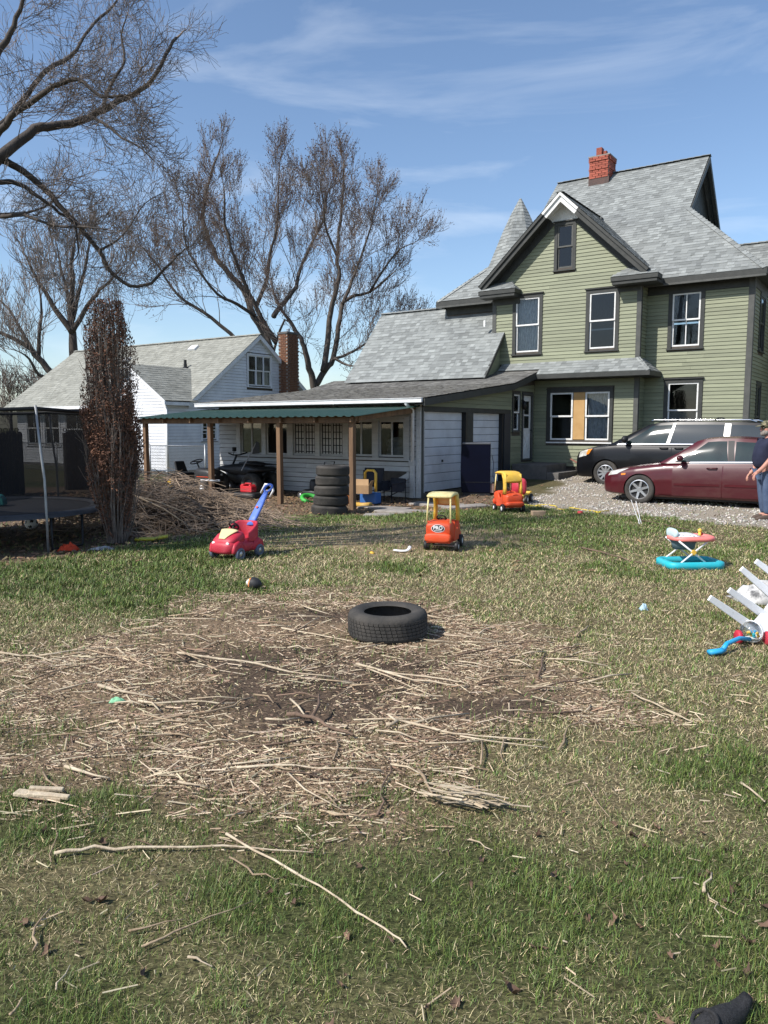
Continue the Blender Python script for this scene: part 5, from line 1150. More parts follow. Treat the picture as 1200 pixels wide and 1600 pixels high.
for sg in (-1, 1):
    p = sd.C(.24,.06,.1); MB().ball((p.x+.02,sg*(abs(p.y)+.06),p.z+.06),(.07,.10,.062),12,8).build('door_mirror', MAROON, sd.e, smooth=True)
MB().tube([(1.22,-.5,.93),(1.34,.1,.955)], .012, 5).tube([(1.2,.1,.94),(1.32,.6,.945)], .012, 5).build('wiper', BLKPL, sd.e)
# ---- black minivan
vx, vy = 5.98, 20.75
fa, fb = hloc(vx, vy); van_loc = HW(fa-.93, fb+.95, 0); van_loc.z = gz(vx, vy)-.01
vp = [(0,.62,.30,.55),(.03,.78,.25,.70),(.10,.88,.21,.80),(.28,.95,.2,.88),(.55,1.01,.2,.945),(.9,1.055,.2,.965),(1.2,1.085,.2,.975),(1.7,1.10,.2,.98),(3,1.11,.2,.98),(4.2,1.13,.2,.975),(4.8,1.13,.23,.95),(5.05,1.10,.28,.90),(5.14,1.0,.34,.84)]
vc = [(.92,1.05,.83,1.72,1.50,.64),(1.2,1.085,.88,1.95,1.60,.68),(1.8,1.10,.93,2.2,1.66,.70),(2.6,1.105,.935,2.7,1.69,.71),(3.5,1.11,.935,3.5,1.69,.71),(4.2,1.125,.925,4.2,1.675,.705),(4.85,1.13,.90,4.72,1.65,.69),(5.06,1.12,.84,4.86,1.62,.66)]
vn_ = Car('minivan', van_loc, -TH, 'black minivan with roof rails parked between the sedan and the green house', 5.14, BLACKC, vp, vc, .98)
WV = [(.93,.325),(4.0,.325)]
vn_.body(WV, .375, BLACKC); vn_.cabin(BLACKC)
for wx, wz in WV:
    for sg in (-1, 1): car_wheel(vn_.e, wx, sg*.86, wz, sg, .335, .215, .215, 10)
vn_.patch('headlamp', (lambda f: .13+.02*f, lambda f: .36+.18*f), (.74,.985), LAMP, .006, nt_=4); vn_.patch('marker_lamp', (lambda f: .36+.05*f, lambda f: .44+.1*f), (.78,.97), AMBER, .008, nt_=3, nx=4)
vd = vn_.patch('front_door', (1.58,2.62), (.06,1.02), BLACKC, .005); vd2 = vn_.patch('sliding_door', (2.64,3.72), (.06,1.02), BLACKC, .005)
for d_, x1 in ((vd,2.58),(vd2,2.95)):
    p = vn_.S(x1-.14,.88,.03); MB().tube([(p.x-.1,p.y+.02,p.z),(p.x-.08,p.y-.012,p.z),(p.x+.08,p.y-.012,p.z),(p.x+.1,p.y+.02,p.z)], .018, 8, flat=.7).build('door_handle', BLKPL, d_[0], smooth=True)
vn_.cpatch('front_window', .165,.405,.07,.88,CGLASSL,.005,skew0=.085,skew1=-.0); vn_.cpatch('middle_window', .425,.64,.07,.88,CGLASS,.005); vn_.cpatch('rear_window', .675,.90,.07,.88,CGLASS,.005,skew1=-.03)
SILV = mat('silver pillar', (.55,.55,.54), .4, (.42,.42,.41), 5, metal=.4)
vn_.cpatch('pillar_trim', .407,.423,.03,.93,SILV,.007,nu=3); vn_.cpatch('pillar_trim', .643,.672,.03,.93,SILV,.007,nu=3); vn_.cpatch('window_surround', .14,.93,.0,.05,CHROME,.008,nt_=2)
vn_.screen('windscreen', 0, .08, .95, CGLASSL, -1, .01); vn_.screen('rear_screen', 1, .08, .9, CGLASS, 1, .01)
for sg in (-1, 1):
    p = vn_.C(.19,.06,.1); MB().ball((p.x+.02,sg*(abs(p.y)+.06),p.z+.09),(.085,.12,.09),12,8).build('door_mirror', BLKPL, vn_.e, smooth=True)
    MB().tube([(2.0,sg*.64,1.70),(2.1,sg*.64,1.745),(4.4,sg*.64,1.735),(4.55,sg*.64,1.68)], .02, 8).build('roof_rail', CHROME, vn_.e, smooth=True)
for x in (2.7,3.6): MB().tube([(x,-.66,1.74),(x,-.3,1.785),(x,.3,1.785),(x,.66,1.74)], .03, 6, flat=.5).build('roof_crossbar', BLKPL, vn_.e, smooth=True)
MB().bb(-.03,.1,-.5,.5,.5,.72).build('grille', BLKPL, vn_.e, bevel=.02); MB().bb(-.04,.0,-.45,.45,.60,.625).build('grille_bar', CHROME, vn_.e)

# ------------------------------------------------------------------ tyres
def tyre(name, loc, label, Rt=.325, wd=.22, Ri=.20, tilt=(0,0,0), group=None, n=48):
    prof = tyre_profile(Rt, wd, Ri); pr = []
    for i, (r_, h_) in enumerate(prof):
        pr.append((r_, h_))
        if i == 5:
            for k in range(1, 5):
                hh = -wd*.3+wd*.6*k/5; pr += [(Rt, hh-.008), (Rt-.010, hh-.004), (Rt-.010, hh+.004), (Rt, hh+.008)]
    pr += [(Ri+.012, wd*.36), (Rt-.045, wd*.30), (Rt-.03, 0), (Rt-.045, -wd*.30), (Ri+.012, -wd*.36)]
    o = MB().lathe(pr, n, 2, (0,0,wd/2), closed=True).build(name, TYRE, None, smooth=True, loc=loc, rot=tilt); o.data.set_sharp_from_angle(angle=R(40))
    bl = MB()
    for k in range(n):
        a = 6.283*(k+.5)/n
        for j in range(5):
            hh = wd/2-wd*.3+wd*.6*(j+.5)/5; a_ = a+.37*j; bl.box(((Rt-.0015)*math.cos(a_), (Rt-.0015)*math.sin(a_), hh), (.008, Rt*6.283/n*.86, wd*.098), rz=a_)
    bl.build('tread', TYRE, o)
    return tag(o, label, 'tyre', group)
tyre('tyre', (.03,6.2,gz(.03,6.2)-.005), 'lone black tyre lying flat on the chip patch', .325, .23, .195)
names = ('lowest, furthest sunk tyre of the stack by the porch post','second tyre from the ground in the stack by the porch post','middle tyre of the stack of five by the porch post','fourth tyre up in the stack by the porch post','topmost tyre of the stack by the porch post')
for i in range(5):
    dx, dy = ((-.06,.0),(-.02,.02),(.0,.0),(.02,.01),(.025,-.01))[i]
    tyre('tyre', (-1.10+dx, 16.1+dy, gz(-1.1,16.1)-.03+i*.208), names[i], .375-.006*i, .208, .20, (.015*(i % 2), .02*(1-i % 2) if i else .05, i*1.3), 'tyres stacked by the porch post', 40)

# ------------------------------------------------------------------ toy helpers
def plastic(name, col, r_=.5, fade=.12): return mat(name, col, r_, tuple(min(1, c*(.9 if fade else .93)+.035) for c in col), 7, lo=.4, hi=.75, spec=.35, spots=(9,.665,tuple(c*.55+.055 for c in col)), bump=.06, bscale=60)
RED = plastic('faded red plastic', (.46,.022,.045)); ORED = plastic('orange red plastic', (.66,.075,.02)); YEL = plastic('yellow plastic', (.78,.47,.06)); PYEL = plastic('sun faded yellow plastic', (.78,.66,.30))
BLUE = plastic('blue plastic', (.10,.19,.60)); SLATE = plastic('slate blue plastic', (.10,.12,.17)); WPL = plastic('white plastic', (.80,.80,.80), .45, .0); TEAL = plastic('turquoise plastic', (.02,.42,.50)); CORAL = plastic('coral plastic', (.80,.22,.19)); CREAM = plastic('cream plastic', (.72,.58,.30))
GREENP = plastic('bright green plastic', (.05,.42,.06)); SKYB = plastic('sky blue plastic', (.02,.33,.62)); TEALD = plastic('teal plastic', (.015,.22,.22))
def se_ring(x, hw, zb, zt, n=20, e=3.2):
    zc, hh = (zb+zt)/2, (zt-zb)/2; r_ = []
    for k in range(n):
        a = 6.283*k/n; c_, s_ = math.cos(a), math.sin(a); r_.append((x, hw*math.copysign(abs(c_)**(2/e), c_), zc+hh*math.copysign(abs(s_)**(2/e), s_)))
    return r_
def hull(st, e=3.2, n=20): return MB().loft([se_ring(x, w, a, b, n, e) for x, w, a, b in st])
def toy_wheel(par, x, y, r_, wd, tm, hm, z=None):
    sg = 1 if y > 0 else -1
    w = MB().lathe([(r_*.5,-wd/2),(r_*.9,-wd/2),(r_,-wd*.3),(r_,wd*.3),(r_*.9,wd/2),(r_*.5,wd/2)], 22, 1, closed=True).build('wheel', tm, par, smooth=True, loc=(x,y,z if z is not None else r_))
    MB().lathe([(0,sg*wd*.5),(r_*.2,sg*wd*.52),(r_*.3,sg*wd*.4),(r_*.52,sg*wd*.46),(r_*.52,-sg*wd*.4),(0,-sg*wd*.4)], 18, 1).build('hub', hm, w, smooth=True)
def ring(mb, c, r_, t, ax=(0,0,1), n=20, m=6):
    z = Vector(ax).normalized(); x = z.orthogonal().normalized(); y = z.cross(x); c = Vector(c); rings = []
    for k in range(n):
        a = 6.283*k/n; d = x*math.cos(a)+y*math.sin(a); rings.append([c+d*(r_+t*math.cos(6.283*j/m))+z*t*math.sin(6.283*j/m) for j in range(m)])
    rings.append(rings[0]); return mb.loft(rings, cap=False)

# red push car
pc = empty('push_car', (-1.95,10.02,gz(-1.95,10.02)), math.atan2(-.88,-.47), 'faded red ride-in push car with blue handle on the lawn', 'toy car')
PS = 1.08; pc.scale = (PS,PS,PS)
hull([(.31,.07,.11,.17),(.30,.14,.085,.21),(.25,.175,.07,.235),(.15,.19,.065,.25),(.02,.185,.065,.22),(-.12,.185,.065,.22),(-.24,.18,.065,.24),(-.30,.15,.08,.23),(-.315,.1,.1,.2)]).build('body', RED, pc, smooth=True, weld=True)
hull([(.285,.10,.17,.22),(.25,.15,.17,.265),(.17,.17,.17,.315),(.09,.17,.17,.345),(.04,.165,.17,.345),(.015,.15,.18,.33)], 2.6).build('hood', RED, pc, smooth=True, weld=True)
mb = MB(); vs = []
for i in range(9):
    t = i/8
    for j in range(7):
        yy = (-1+2*j/6)*(.045+.085*t); x = .265-.16*t; vs.append((x, yy, .258+.105*t**.8-.9*yy*yy*(1)))
mb.add(vs, [(i*7+j,i*7+j+1,(i+1)*7+j+1,(i+1)*7+j) for i in range(8) for j in range(6)]); mb.build('hood_panel', CREAM, pc, smooth=True, solid=.004)
mb = MB(); vs = []
NA = 22
for k in range(NA+1):
    a = R(60)+R(240)*k/NA; f = abs(k/NA*2-1); ht = .42-.11*max(0,(f-.45)/.55)**1.2
    for r_, z in ((1.0,.2),(1.03,ht-.02),(1.0,ht),(.9,ht),(.86,ht-.02),(.84,.2)): vs.append((-.13+.185*r_*math.cos(a), .185*r_*math.sin(a), z))
mb.add(vs, [(k*6+j,(k+1)*6+j,(k+1)*6+j+1,k*6+j+1) for k in range(NA) for j in range(5)]).add(vs[:6], [(0,1,2,3,4,5)]).add(vs[-6:], [(5,4,3,2,1,0)]); mb.build('seat_back', RED, pc, smooth=True)
for sx in (.17,-.2):
    for sg in (-1, 1):
        hull([(sx+.105,.02,.09,.14),(sx+.08,.035,.08,.20),(sx,.04,.08,.235),(sx-.08,.035,.08,.20),(sx-.105,.02,.09,.14)], 2.4).build('fender', RED, pc, smooth=True, loc=(0,sg*.165,0)); toy_wheel(pc, sx, sg*.195, .075, .05, SLATE, RIM)
ring(ring(MB(), (.035,0,.39), .062, .0105, (-.75,0,.65)), (.035,0,.39), .012, .012, (-.75,0,.65)).tube([(.02,-.06,.385),(.02,.06,.395)], .008, 6).tube([(.06,0,.34),(.035,0,.39)], .014, 6).build('steering_wheel', BLKPL, pc, smooth=True)
for sg in (-1, 1): MB().ball((.288,sg*.105,.205),(.012,.026,.02),10,6).build('headlight', WPL, pc, smooth=True)
hd = MB()
rr = []
for t, w_, th_ in ((0,.052,.022),(.2,.056,.024),(.5,.052,.022),(.75,.036,.018),(.84,.03,.016)):
    c_ = Vector((-.28-.42*t, 0, .36+.48*t)); n_ = Vector((.75,0,.66)); rr.append([c_+Vector((0,w_*math.copysign(abs(math.cos(a))**.7,math.cos(a)),0))+n_*th_*math.copysign(abs(math.sin(a))**.7,math.sin(a)) for a in np.linspace(0,6.283,16,endpoint=False)])
hd.loft(rr); c_ = Vector((-.665,0,.80)); pts = [c_+Vector((-.46*.0,0,0))+Vector((-.042*math.cos(a), .055*math.sin(a), .042*math.cos(a))) for a in np.linspace(0,6.283,17)]
hd.tube(pts, .016, 8); h_ = hd.build('handle', BLUE, pc, smooth=True)
MB().lathe([(0,.0),(.018,.0),(.018,.004),(0,.004)], 14, 2).build('emblem', ORED, h_, loc=(-.425,0,.575), rot=(0,R(49),0))

# cozy-type ride-in cars
def coupe(loc, rz, label, logo, wheel_out=0.):
    c = empty('ride_in_car', loc, rz, label, 'toy car', 'orange and yellow ride-in toy cars')
    hull([(.36,.165,.15,.235),(.35,.19,.125,.255),(.31,.195,.12,.26),(.30,.19,.12,.26)], 4).build('bumper', ORED, c, smooth=True, weld=True)
    fb = hull([(.325,.17,.24,.36),(.318,.178,.225,.395),(.25,.182,.15,.415),(.12,.19,.12,.43),(.09,.19,.12,.425),(.075,.18,.13,.40)], 5, 24); fb.build('front_body', ORED, c, smooth=True, weld=True)
    hull([(-.12,.18,.12,.37),(-.14,.19,.11,.40),(-.2,.195,.11,.405),(-.30,.19,.14,.39),(-.345,.175,.2,.37),(-.36,.15,.24,.35)], 4, 24).build('rear_body', ORED, c, smooth=True, weld=True)
    hull([(-.15,.195,.11,.20),(-.355,.195,.13,.235),(-.385,.17,.15,.225),(-.395,.12,.165,.215)], 3.5, 20).build('rear_bumper', ORED, c, smooth=True, weld=True)
    for sg in (-1, 1):
        mb = MB(); mb.prism([(.12,.12),(.12,.41),(.06,.385),(.0,.30),(-.06,.285),(-.1,.31),(-.13,.39),(-.16,.40),(-.16,.12)], 1, sg*.162, sg*.205); mb.build('side_panel', ORED, c, bevel=.012, seg=3)
        toy_wheel(c, -.23, sg*.215, .09, .06, BLKPL, WPL); toy_wheel(c, .24, sg*.19+(wheel_out if sg > 0 else 0), .07, .055, BLKPL, WPL)
        MB().tube([(.29,sg*.175,.40),(.245,sg*.16,.77)], .013, 10).build('roof_post', PYEL, c, smooth=True)
        mb = MB(); rr = []
        for t, xx, d_, w_ in ((0,-.22,.062,.026),(.35,-.225,.058,.024),(.7,-.20,.065,.024),(1,-.15,.10,.022)):
            z = .38+.40*t; yc = sg*(.172-.012*t); rr.append([(xx+d_*math.copysign(abs(math.cos(a))**.5,math.cos(a)), yc+w_*math.copysign(abs(math.sin(a))**.5,math.sin(a)), z) for a in np.linspace(0,6.283,16,endpoint=False)])
        mb.loft(rr); mb.build('rear_pillar', YEL, c, smooth=True)
    MB().bb(-.3,.3,-.17,.17,.11,.135).build('floor', ORED, c); hull([(-.10,.15,.13,.24),(-.02,.15,.13,.235),(.0,.14,.14,.22)], 4).build('seat', ORED, c, smooth=True)
    mb = MB().tube([(.02,-.25,.07),(.02,.25,.07)], .006, 6); mb = MB().tube([(.24,-.22,.07),(.24,.22+wheel_out,.07)], .006, 6).tube([(-.23,-.22,.09),(-.23,.22,.09)], .006, 6); mb.build('axle', RIM, c)
    mb = MB(); rr = []
    for x, w_, zb, zt in ((.275,.165,.765,.785),(.265,.185,.755,.80),(.15,.19,.765,.825),(.0,.19,.77,.83),(-.13,.19,.76,.82),(-.21,.185,.70,.79),(-.255,.18,.63,.73),(-.268,.17,.60,.66)):
        rr.append(se_ring(x, w_, zb, zt, 24, 4))
    mb.loft(rr); mb.build('roof', PYEL if logo else YEL, c, smooth=True, weld=True)
    mb = MB(); rr = []
    for x, w_, zb, zt in ((.2,.15,.748,.765),(-.1,.15,.748,.77),(-.16,.15,.73,.765)): rr.append(se_ring(x, w_, zb, zt, 20, 4))
    mb.loft(rr); mb.build('roof_lining', YEL, c, smooth=True)
    ring(MB(), (.10,0,.455), .07, .010, (-.55,0,.83)).tube([(.115,0,.40),(.10,0,.455)], .014, 6).tube([(.095,-.065,.45),(.095,.065,.45)], .009, 6).build('steering_wheel', BLKPL, c, smooth=True)
    if logo:
        lg = MB().lathe([(0,0),(1,0),(1,.004),(0,.004)], 28, 0).build('logo_plate', WPL, c, loc=(.326,0,.325)); lg.scale = (1,.098,.058)
        l2 = MB().lathe([(0,0),(1,0),(1,.003),(0,.003)], 28, 0).build('logo_oval', BLKPL, c, loc=(.3295,0,.325)); l2.scale = (1,.090,.051)
        text_part('PRO', .072, WPL, c, (.334,0,.333), (R(90),0,R(90)), .001)
        mb = MB()
        for k in range(7): mb.box((.3335,-.048+.016*k,.293),(.002,.010,.011))
        mb.build('logo_small_print', WPL, c)
    else:
        mb = MB().lathe([(.088,-.008),(.1,-.004),(.1,.004),(.088,.008)], 24, 0, (-.352,0,.29)); mb.build('boot_ring', ORED, c, smooth=True)
    return c
k_ = coupe((.84,10.82,gz(.84,10.82)), math.atan2(-.955,-.30), 'orange ride-in toy car with yellow roof and PRO badge facing the camera', True, .07); k_.scale = (.97,.97,.97)
k_ = coupe((2.53,15.6,gz(2.53,15.6)), math.atan2(.97,-.25), 'orange ride-in toy car with yellow roof seen from behind by the gravel', False); k_.scale = (1.0,1.0,1.0)
ro = empty('ride_on_toy', (3.12,17.4,gz(3.12,17.4)), R(65), 'small red and yellow ride-on toy half hidden behind the rear toy car', 'toy')
hull([(.3,.1,.12,.2),(.25,.13,.1,.22),(-.25,.13,.1,.22),(-.3,.1,.12,.2)]).build('base', YEL, ro, smooth=True); hull([(-.1,.13,.2,.5),(-.14,.16,.2,.56),(-.22,.17,.2,.58),(-.26,.15,.2,.55)], 4).build('seat_back', RED, ro, smooth=True)
MB().bb(-.095,-.09,-.08,.08,.3,.48).build('sticker', WPL, ro)
for sx in (.2,-.2):
    for sg in (-1, 1): toy_wheel(ro, sx, sg*.18, .1, .06, BLKPL, WPL)
MB().box((.32,.0,.22),(.18,.3,.05)).build('footrest', YEL, ro, bevel=.02)

# small plastic things on the lawn
mb = MB(); vs = []
for i in range(9):
    t = i/8; a = -1.2+2.3*t
    for r_, dz in ((.13,0),(.155,.012),(.185,.0)): vs.append((r_*1.2*math.cos(a)-.1, r_*math.sin(a)*.8, .02+dz+.09*max(0,t-.55)))
mb.add(vs, [(i*3+j,i*3+j+1,(i+1)*3+j+1,(i+1)*3+j) for i in range(8) for j in range(2)])
o = mb.build('plastic_fender', WPL, None, smooth=True, solid=.01, loc=(.26,10.5,gz(.26,10.5)), rot=(0,0,R(-70))); tag(o, 'curved white plastic fender broken off on the lawn left of the toy car', 'plastic part')
o = MB().lathe([(0,.012),(.03,.012),(.035,0),(.03,0),(0,.004)], 14, 2).build('yellow_disc', YEL, None, smooth=True, loc=(-.16,10.3,gz(-.16,10.3)+.01), rot=(.3,.2,0)); tag(o, 'small yellow disc on the straw left of the white fender', 'disc')
fb_ = MB(); rr = []
for k in range(11):
    t = -1+2*k/10; r_ = .078*(1-abs(t)**2.2)+.004; rr.append([(t*.115, r_*math.cos(a), r_*math.sin(a)) for a in np.linspace(0,6.283,14,endpoint=False)])
fo_ = empty('toy_football', (-1.36,7.92,gz(-1.36,7.92)+.075), R(55), 'small black toy football with a pale orange end on the lawn', 'ball'); fb_.loft(rr[2:]).build('cover', plastic('matt black rubber', (.015,.015,.017), .6), fo_, smooth=True)
MB().loft([[ (p[0],p[1]*1.02,p[2]*1.02) for p in r_] for r_ in rr[:3]]).build('nose', WPL, fo_, smooth=True); MB().loft([[ (p[0],p[1]*1.03,p[2]*1.03) for p in r_] for r_ in rr[2:4]], cap=False).build('band', plastic('orange band', (.65,.25,.08)), fo_, smooth=True)
fo_.rotation_euler = (0,.15,R(-10)); fo_.scale = (.8,.8,.8)
def rag(name, loc, col, sx, sy, h_, label, cat, seed=1, m=None):
    rg = random.Random(seed); mb = MB(); n = 14; vs = []
    for i in range(n+1):
        for j in range(n+1):
            x, y = i/n-.5, j/n-.5; e = max(0, 1-(abs(2*x)**3+abs(2*y)**3)); f = fbm(np.array(i*.38+seed*7), np.array(j*.38), 1., 3, seed); vs.append((x*sx*(1+.2*rg.uniform(-1,1)*0.3), y*sy, .006+h_*e*float(f)*1.3))
    mb.add(vs, [(i*(n+1)+j,(i+1)*(n+1)+j,(i+1)*(n+1)+j+1,i*(n+1)+j+1) for i in range(n) for j in range(n)])
    o = mb.build(name, m or mat(name+' cloth', col, .9, tuple(c*.7 for c in col), 8), None, smooth=True, loc=(loc[0],loc[1],gz(*loc)), solid=.006); return tag(o, label, cat)
rag('red_rag', (-4.38,10.55), (.62,.06,.02), .26, .2, .11, 'crumpled orange red rag on the ground before the trampoline', 'rag', 3)
rag('plastic_bag', (-3.95,10.65), (.42,.42,.44), .34, .18, .05, 'flattened grey plastic bag at the foot of the dead evergreen', 'bag', 5)
rag('grey_cloth', (3.72,7.45), (.50,.49,.47), .5, .42, .20, 'crumpled grey cloth with dark smudges behind the chair legs', 'cloth', 8, mat('grey cloth', (.55,.54,.52), .9, (.12,.12,.12), 7, lo=.45, hi=.6))
rag('blue_wrapper', (2.43,7.05), (.45,.62,.72), .07, .07, .06, 'small crumpled pale blue wrapper alone on the lawn', 'wrapper', 9)
rag('green_wrapper', (-1.66,4.62), (.25,.55,.32), .09, .05, .03, 'small pale green wrapper in the chips near the left edge', 'wrapper', 4)
mb = MB(); vs = []
for i in range(11):
    t = i/10; w_ = .10*(1-abs(2*t-1)**3*.5)
    for s_, z in ((-1,.05),(-.6,.02),(0,.01),(.6,.02),(1,.05)): vs.append((-.24+.48*t, s_*w_, z+.10*max(0,t-.6)))
mb.add(vs, [(i*5+j,i*5+j+1,(i+1)*5+j+1,(i+1)*5+j) for i in range(10) for j in range(4)])
o = mb.build('toy_sled', plastic('acid yellow plastic', (.62,.55,.06)), None, smooth=True, solid=.008, loc=(-3.52,11.5,gz(-3.52,11.5)), rot=(0,0,.15)); tag(o, 'shallow yellow plastic scoop at the foot of the dead evergreen', 'plastic scoop')
def ball(loc, r_, m, label, patches=None):
    o = MB().ball((0,0,0), r_, 18, 12).build('ball', m, None, smooth=True, loc=(loc[0],loc[1],gz(*loc)+r_)); tag(o, label, 'ball')
    if patches:
        pm = MB(); rg = random.Random(2)
        for d in ((1,0,.2),(-.6,.8,.2),(-.6,-.8,.3),(.2,-.9,-.5),(.1,.1,1),(.4,-.8,.5),(-.1,.5,.8),(-.9,-.1,-.3)):
            z = Vector(d).normalized(); x = z.orthogonal().normalized(); y = z.cross(x); pm.add([z*r_*1.01]+[(z+x*.36*math.cos(a)+y*.36*math.sin(a)).normalized()*r_*1.006 for a in np.linspace(0,6.283,5,endpoint=False)], [(0,i+1,(i+1) % 5+1) for i in range(5)])
        pm.build('patches', patches, o)
ball((-5.9,12.75), .105, WPL, 'white and black soccer ball under the trampoline', BLKPL)
ball((-4.30,13.0), .08, plastic('slate rubber', (.07,.075,.08), .6), 'dark grey ball behind the foot of the dead evergreen')

# baby walker
bw = empty('baby_walker', (3.76,9.32,gz(3.76,9.32)), R(4), 'baby walker with turquoise base and coral tray on the lawn', 'baby walker')
def racetrack(a, b, r_, n=6):
    pts = []
    for cx, cy, a0 in ((a-r_,b-r_,0),(-a+r_,b-r_,90),(-a+r_,-b+r_,180),(a-r_,-b+r_,270)):
        for k in range(n+1): t = R(a0+90*k/n); pts.append((cx+r_*math.cos(t), cy+r_*math.sin(t)))
    return pts
def tray(pts, z0, z1, w_):
    prof = [(0,z0),(w_*.1,z1-.006),(w_*.3,z1),(w_*.7,z1),(w_*.95,z1-.01),(w_,z0)]; cx = 0; rings = []
    n_p = len(pts)
    for i, (x, y) in enumerate(pts):
        tx, ty = pts[(i+1) % n_p][0]-pts[i-1][0], pts[(i+1) % n_p][1]-pts[i-1][1]; d = math.hypot(tx, ty); nx_, ny_ = ty/d, -tx/d; rings.append([(x+nx_*(o_-w_), y+ny_*(o_-w_), z) for o_, z in prof])
    rings.append(rings[0]); return MB().loft(rings, cap=False)
tray(racetrack(.36,.26,.13), .0, .085, .085).build('base', TEAL, bw, smooth=True)
tray(racetrack(.275,.22,.19), .335, .385, .10).build('tray', CORAL, bw, smooth=True, loc=(.0,0,0))
hull([(.245,.12,.345,.362),(.2,.16,.345,.368),(.08,.18,.345,.368),(.05,.17,.345,.36)], 2.5).build('tray_top', CORAL, bw, smooth=True)
SPOT = mat('spotted fabric', (.72,.72,.72), .9, (.03,.03,.035), 38, detail=1, lo=.60, hi=.64)
hull([(-.26,.10,.36,.42),(-.25,.14,.36,.47),(-.23,.15,.36,.475),(-.215,.13,.37,.45)], 3).build('seat_back', mat('pale teal fabric', (.45,.56,.58), .9), bw, smooth=True)
hull([(-.24,.12,.37,.40),(-.2,.17,.37,.405),(.0,.17,.37,.405),(.05,.15,.37,.40)], 3).build('seat_pad', SPOT, bw, smooth=True)
MB().loft([[(x*.17-.09, y*.14, .37) for x, y in [(math.cos(a),math.sin(a)) for a in np.linspace(0,6.283,14,endpoint=False)]], [(x*.13-.09, y*.10, .22) for x, y in [(math.cos(a),math.sin(a)) for a in np.linspace(0,6.283,14,endpoint=False)]]]).build('seat_sling', mat('slate fabric', (.10,.15,.17), .9), bw, smooth=True)
for sg in (-1, 1):
    MB().tube([(-.235,sg*.185,.34),(.11,sg*.2,.07)], .0105, 8).build('leg', WPL, bw, smooth=True); MB().tube([(.13,sg*.185,.34),(-.22,sg*.21,.07)], .0105, 8).build('leg', WPL, bw, smooth=True)
    MB().lathe([(0,-.012),(.028,-.012),(.028,.012),(0,.012)], 14, 1, (-.055,sg*.205,.205)).build('pivot_knob', YEL, bw)
MB().tube([(.06,-.1,.36),(.06,-.1,.44)], .018, 8).ball((.06,-.1,.455), .025).build('toy_knob', YEL, bw, smooth=True); MB().ball((.1,-.06,.41), .022).build('toy_bead', RED, bw, smooth=True)

# overturned white plastic chair, legs towards the left
wc = empty('plastic_chair', (3.0,6.3,.02), 0, 'overturned white plastic chair at the right edge with its legs in the air', 'chair')
def leg(a, b, w0=.026, w1=.042):
    a, b = Vector(a), Vector(b); d = (b-a).normalized(); n_ = Vector((0,-1,0)); s_ = d.cross(n_).normalized(); n_ = s_.cross(d)
    rr = []
    for p, w_ in ((a,w0),(b,w1)): rr.append([p+s_*w_, p+s_*w_+n_*w_*.8, p-s_*w_+n_*w_*.8, p-s_*w_])
    return MB().loft(rr)
legs = (((-.46,-.40,.36),(-.02,-.30,.07)),((-.22,-.20,.38),(.15,-.10,.13)),((.06,.20,.48),(.45,.30,.17)),((.28,.40,.51),(.70,.50,.22)))
for a, b in legs: leg(a, b, .024, .036).build('leg', WPL, wc, bevel=.004)
qs = [(-.06,-.32,.05),(.15,-.12,.13),(.45,.30,.17),(.70,.52,.22)]
rr = []
for x, y, z in qs: rr.append([(x-.05,y,z+.05),(x+.03,y-.05,z-.05),(x+.12,y-.02,z-.03),(x+.06,y+.04,z+.06)])
MB().loft(rr).build('seat_apron', WPL, wc, bevel=.012)
MB().add([(-.02,-.36,.03),(.16,-.12,.10),(.48,.30,.14),(.72,.54,.19),(1.02,.40,.06),(.42,-.46,.02)], [(0,1,2,3,4,5)]).build('seat', WPL, wc, solid=.02)
rr = [[(.42,-.46,.02),(1.02,.40,.04),(1.06,.38,.07),(.46,-.48,.05)],[(.55,-.50,.36),(1.14,.34,.40),(1.18,.32,.42),(.59,-.52,.38)]]
MB().loft(rr).build('backrest', WPL, wc, bevel=.01)
# popper push toy
pp = empty('popper_toy', (2.90,5.92,gz(2.9,5.92)), 0, 'push popper toy with clear dome of beads and blue handle before the chair', 'toy')
DOME = glassmat('clear plastic dome', (.88,.9,.9), .07, .05)
MB().ball((0,0,.095), .085, 18, 12).build('dome', DOME, pp, smooth=True); MB().lathe([(.084,-.006),(.09,-.006),(.09,.006),(.084,.006)], 26, 0, (0.0,0,.095), closed=True).build('dome_rim', WPL, pp, smooth=True, rot=(0,0,.7))
hull([(-.05,.04,.02,.05),(0,.06,.012,.055),(.05,.04,.02,.05)], 2.4).build('dome_floor', WPL, pp, smooth=True)
rg = random.Random(4)
for k in range(11):
    a, r_ = rg.uniform(0,6.283), .05*math.sqrt(rg.random()); MB().ball((r_*math.cos(a), r_*math.sin(a)-.01, .066+.014*(k % 3)), .013, 8, 6).build('bead', (YEL,GREENP,SKYB,YEL,TEAL)[k % 5], pp, smooth=True)
for sg in (-1, 1): MB().lathe([(0,-.02),(.045,-.02),(.055,-.01),(.055,.01),(.045,.02),(0,.02)], 18, 0, (sg*.105,-.01 if sg < 0 else -.05,.055)).build('wheel', RED, pp, smooth=True)
MB().tube([(-.04,-.06,.05),(-.15,-.12,.075),(-.30,-.24,.065),(-.345,-.28,.03)], [.016,.017,.018,.02], 10).tube([(-.335,-.27,.03),(-.38,-.30,.025),(-.47,-.33,.025)], [.026,.03,.028], 10, flat=.7).build('handle', SKYB, pp, smooth=True)

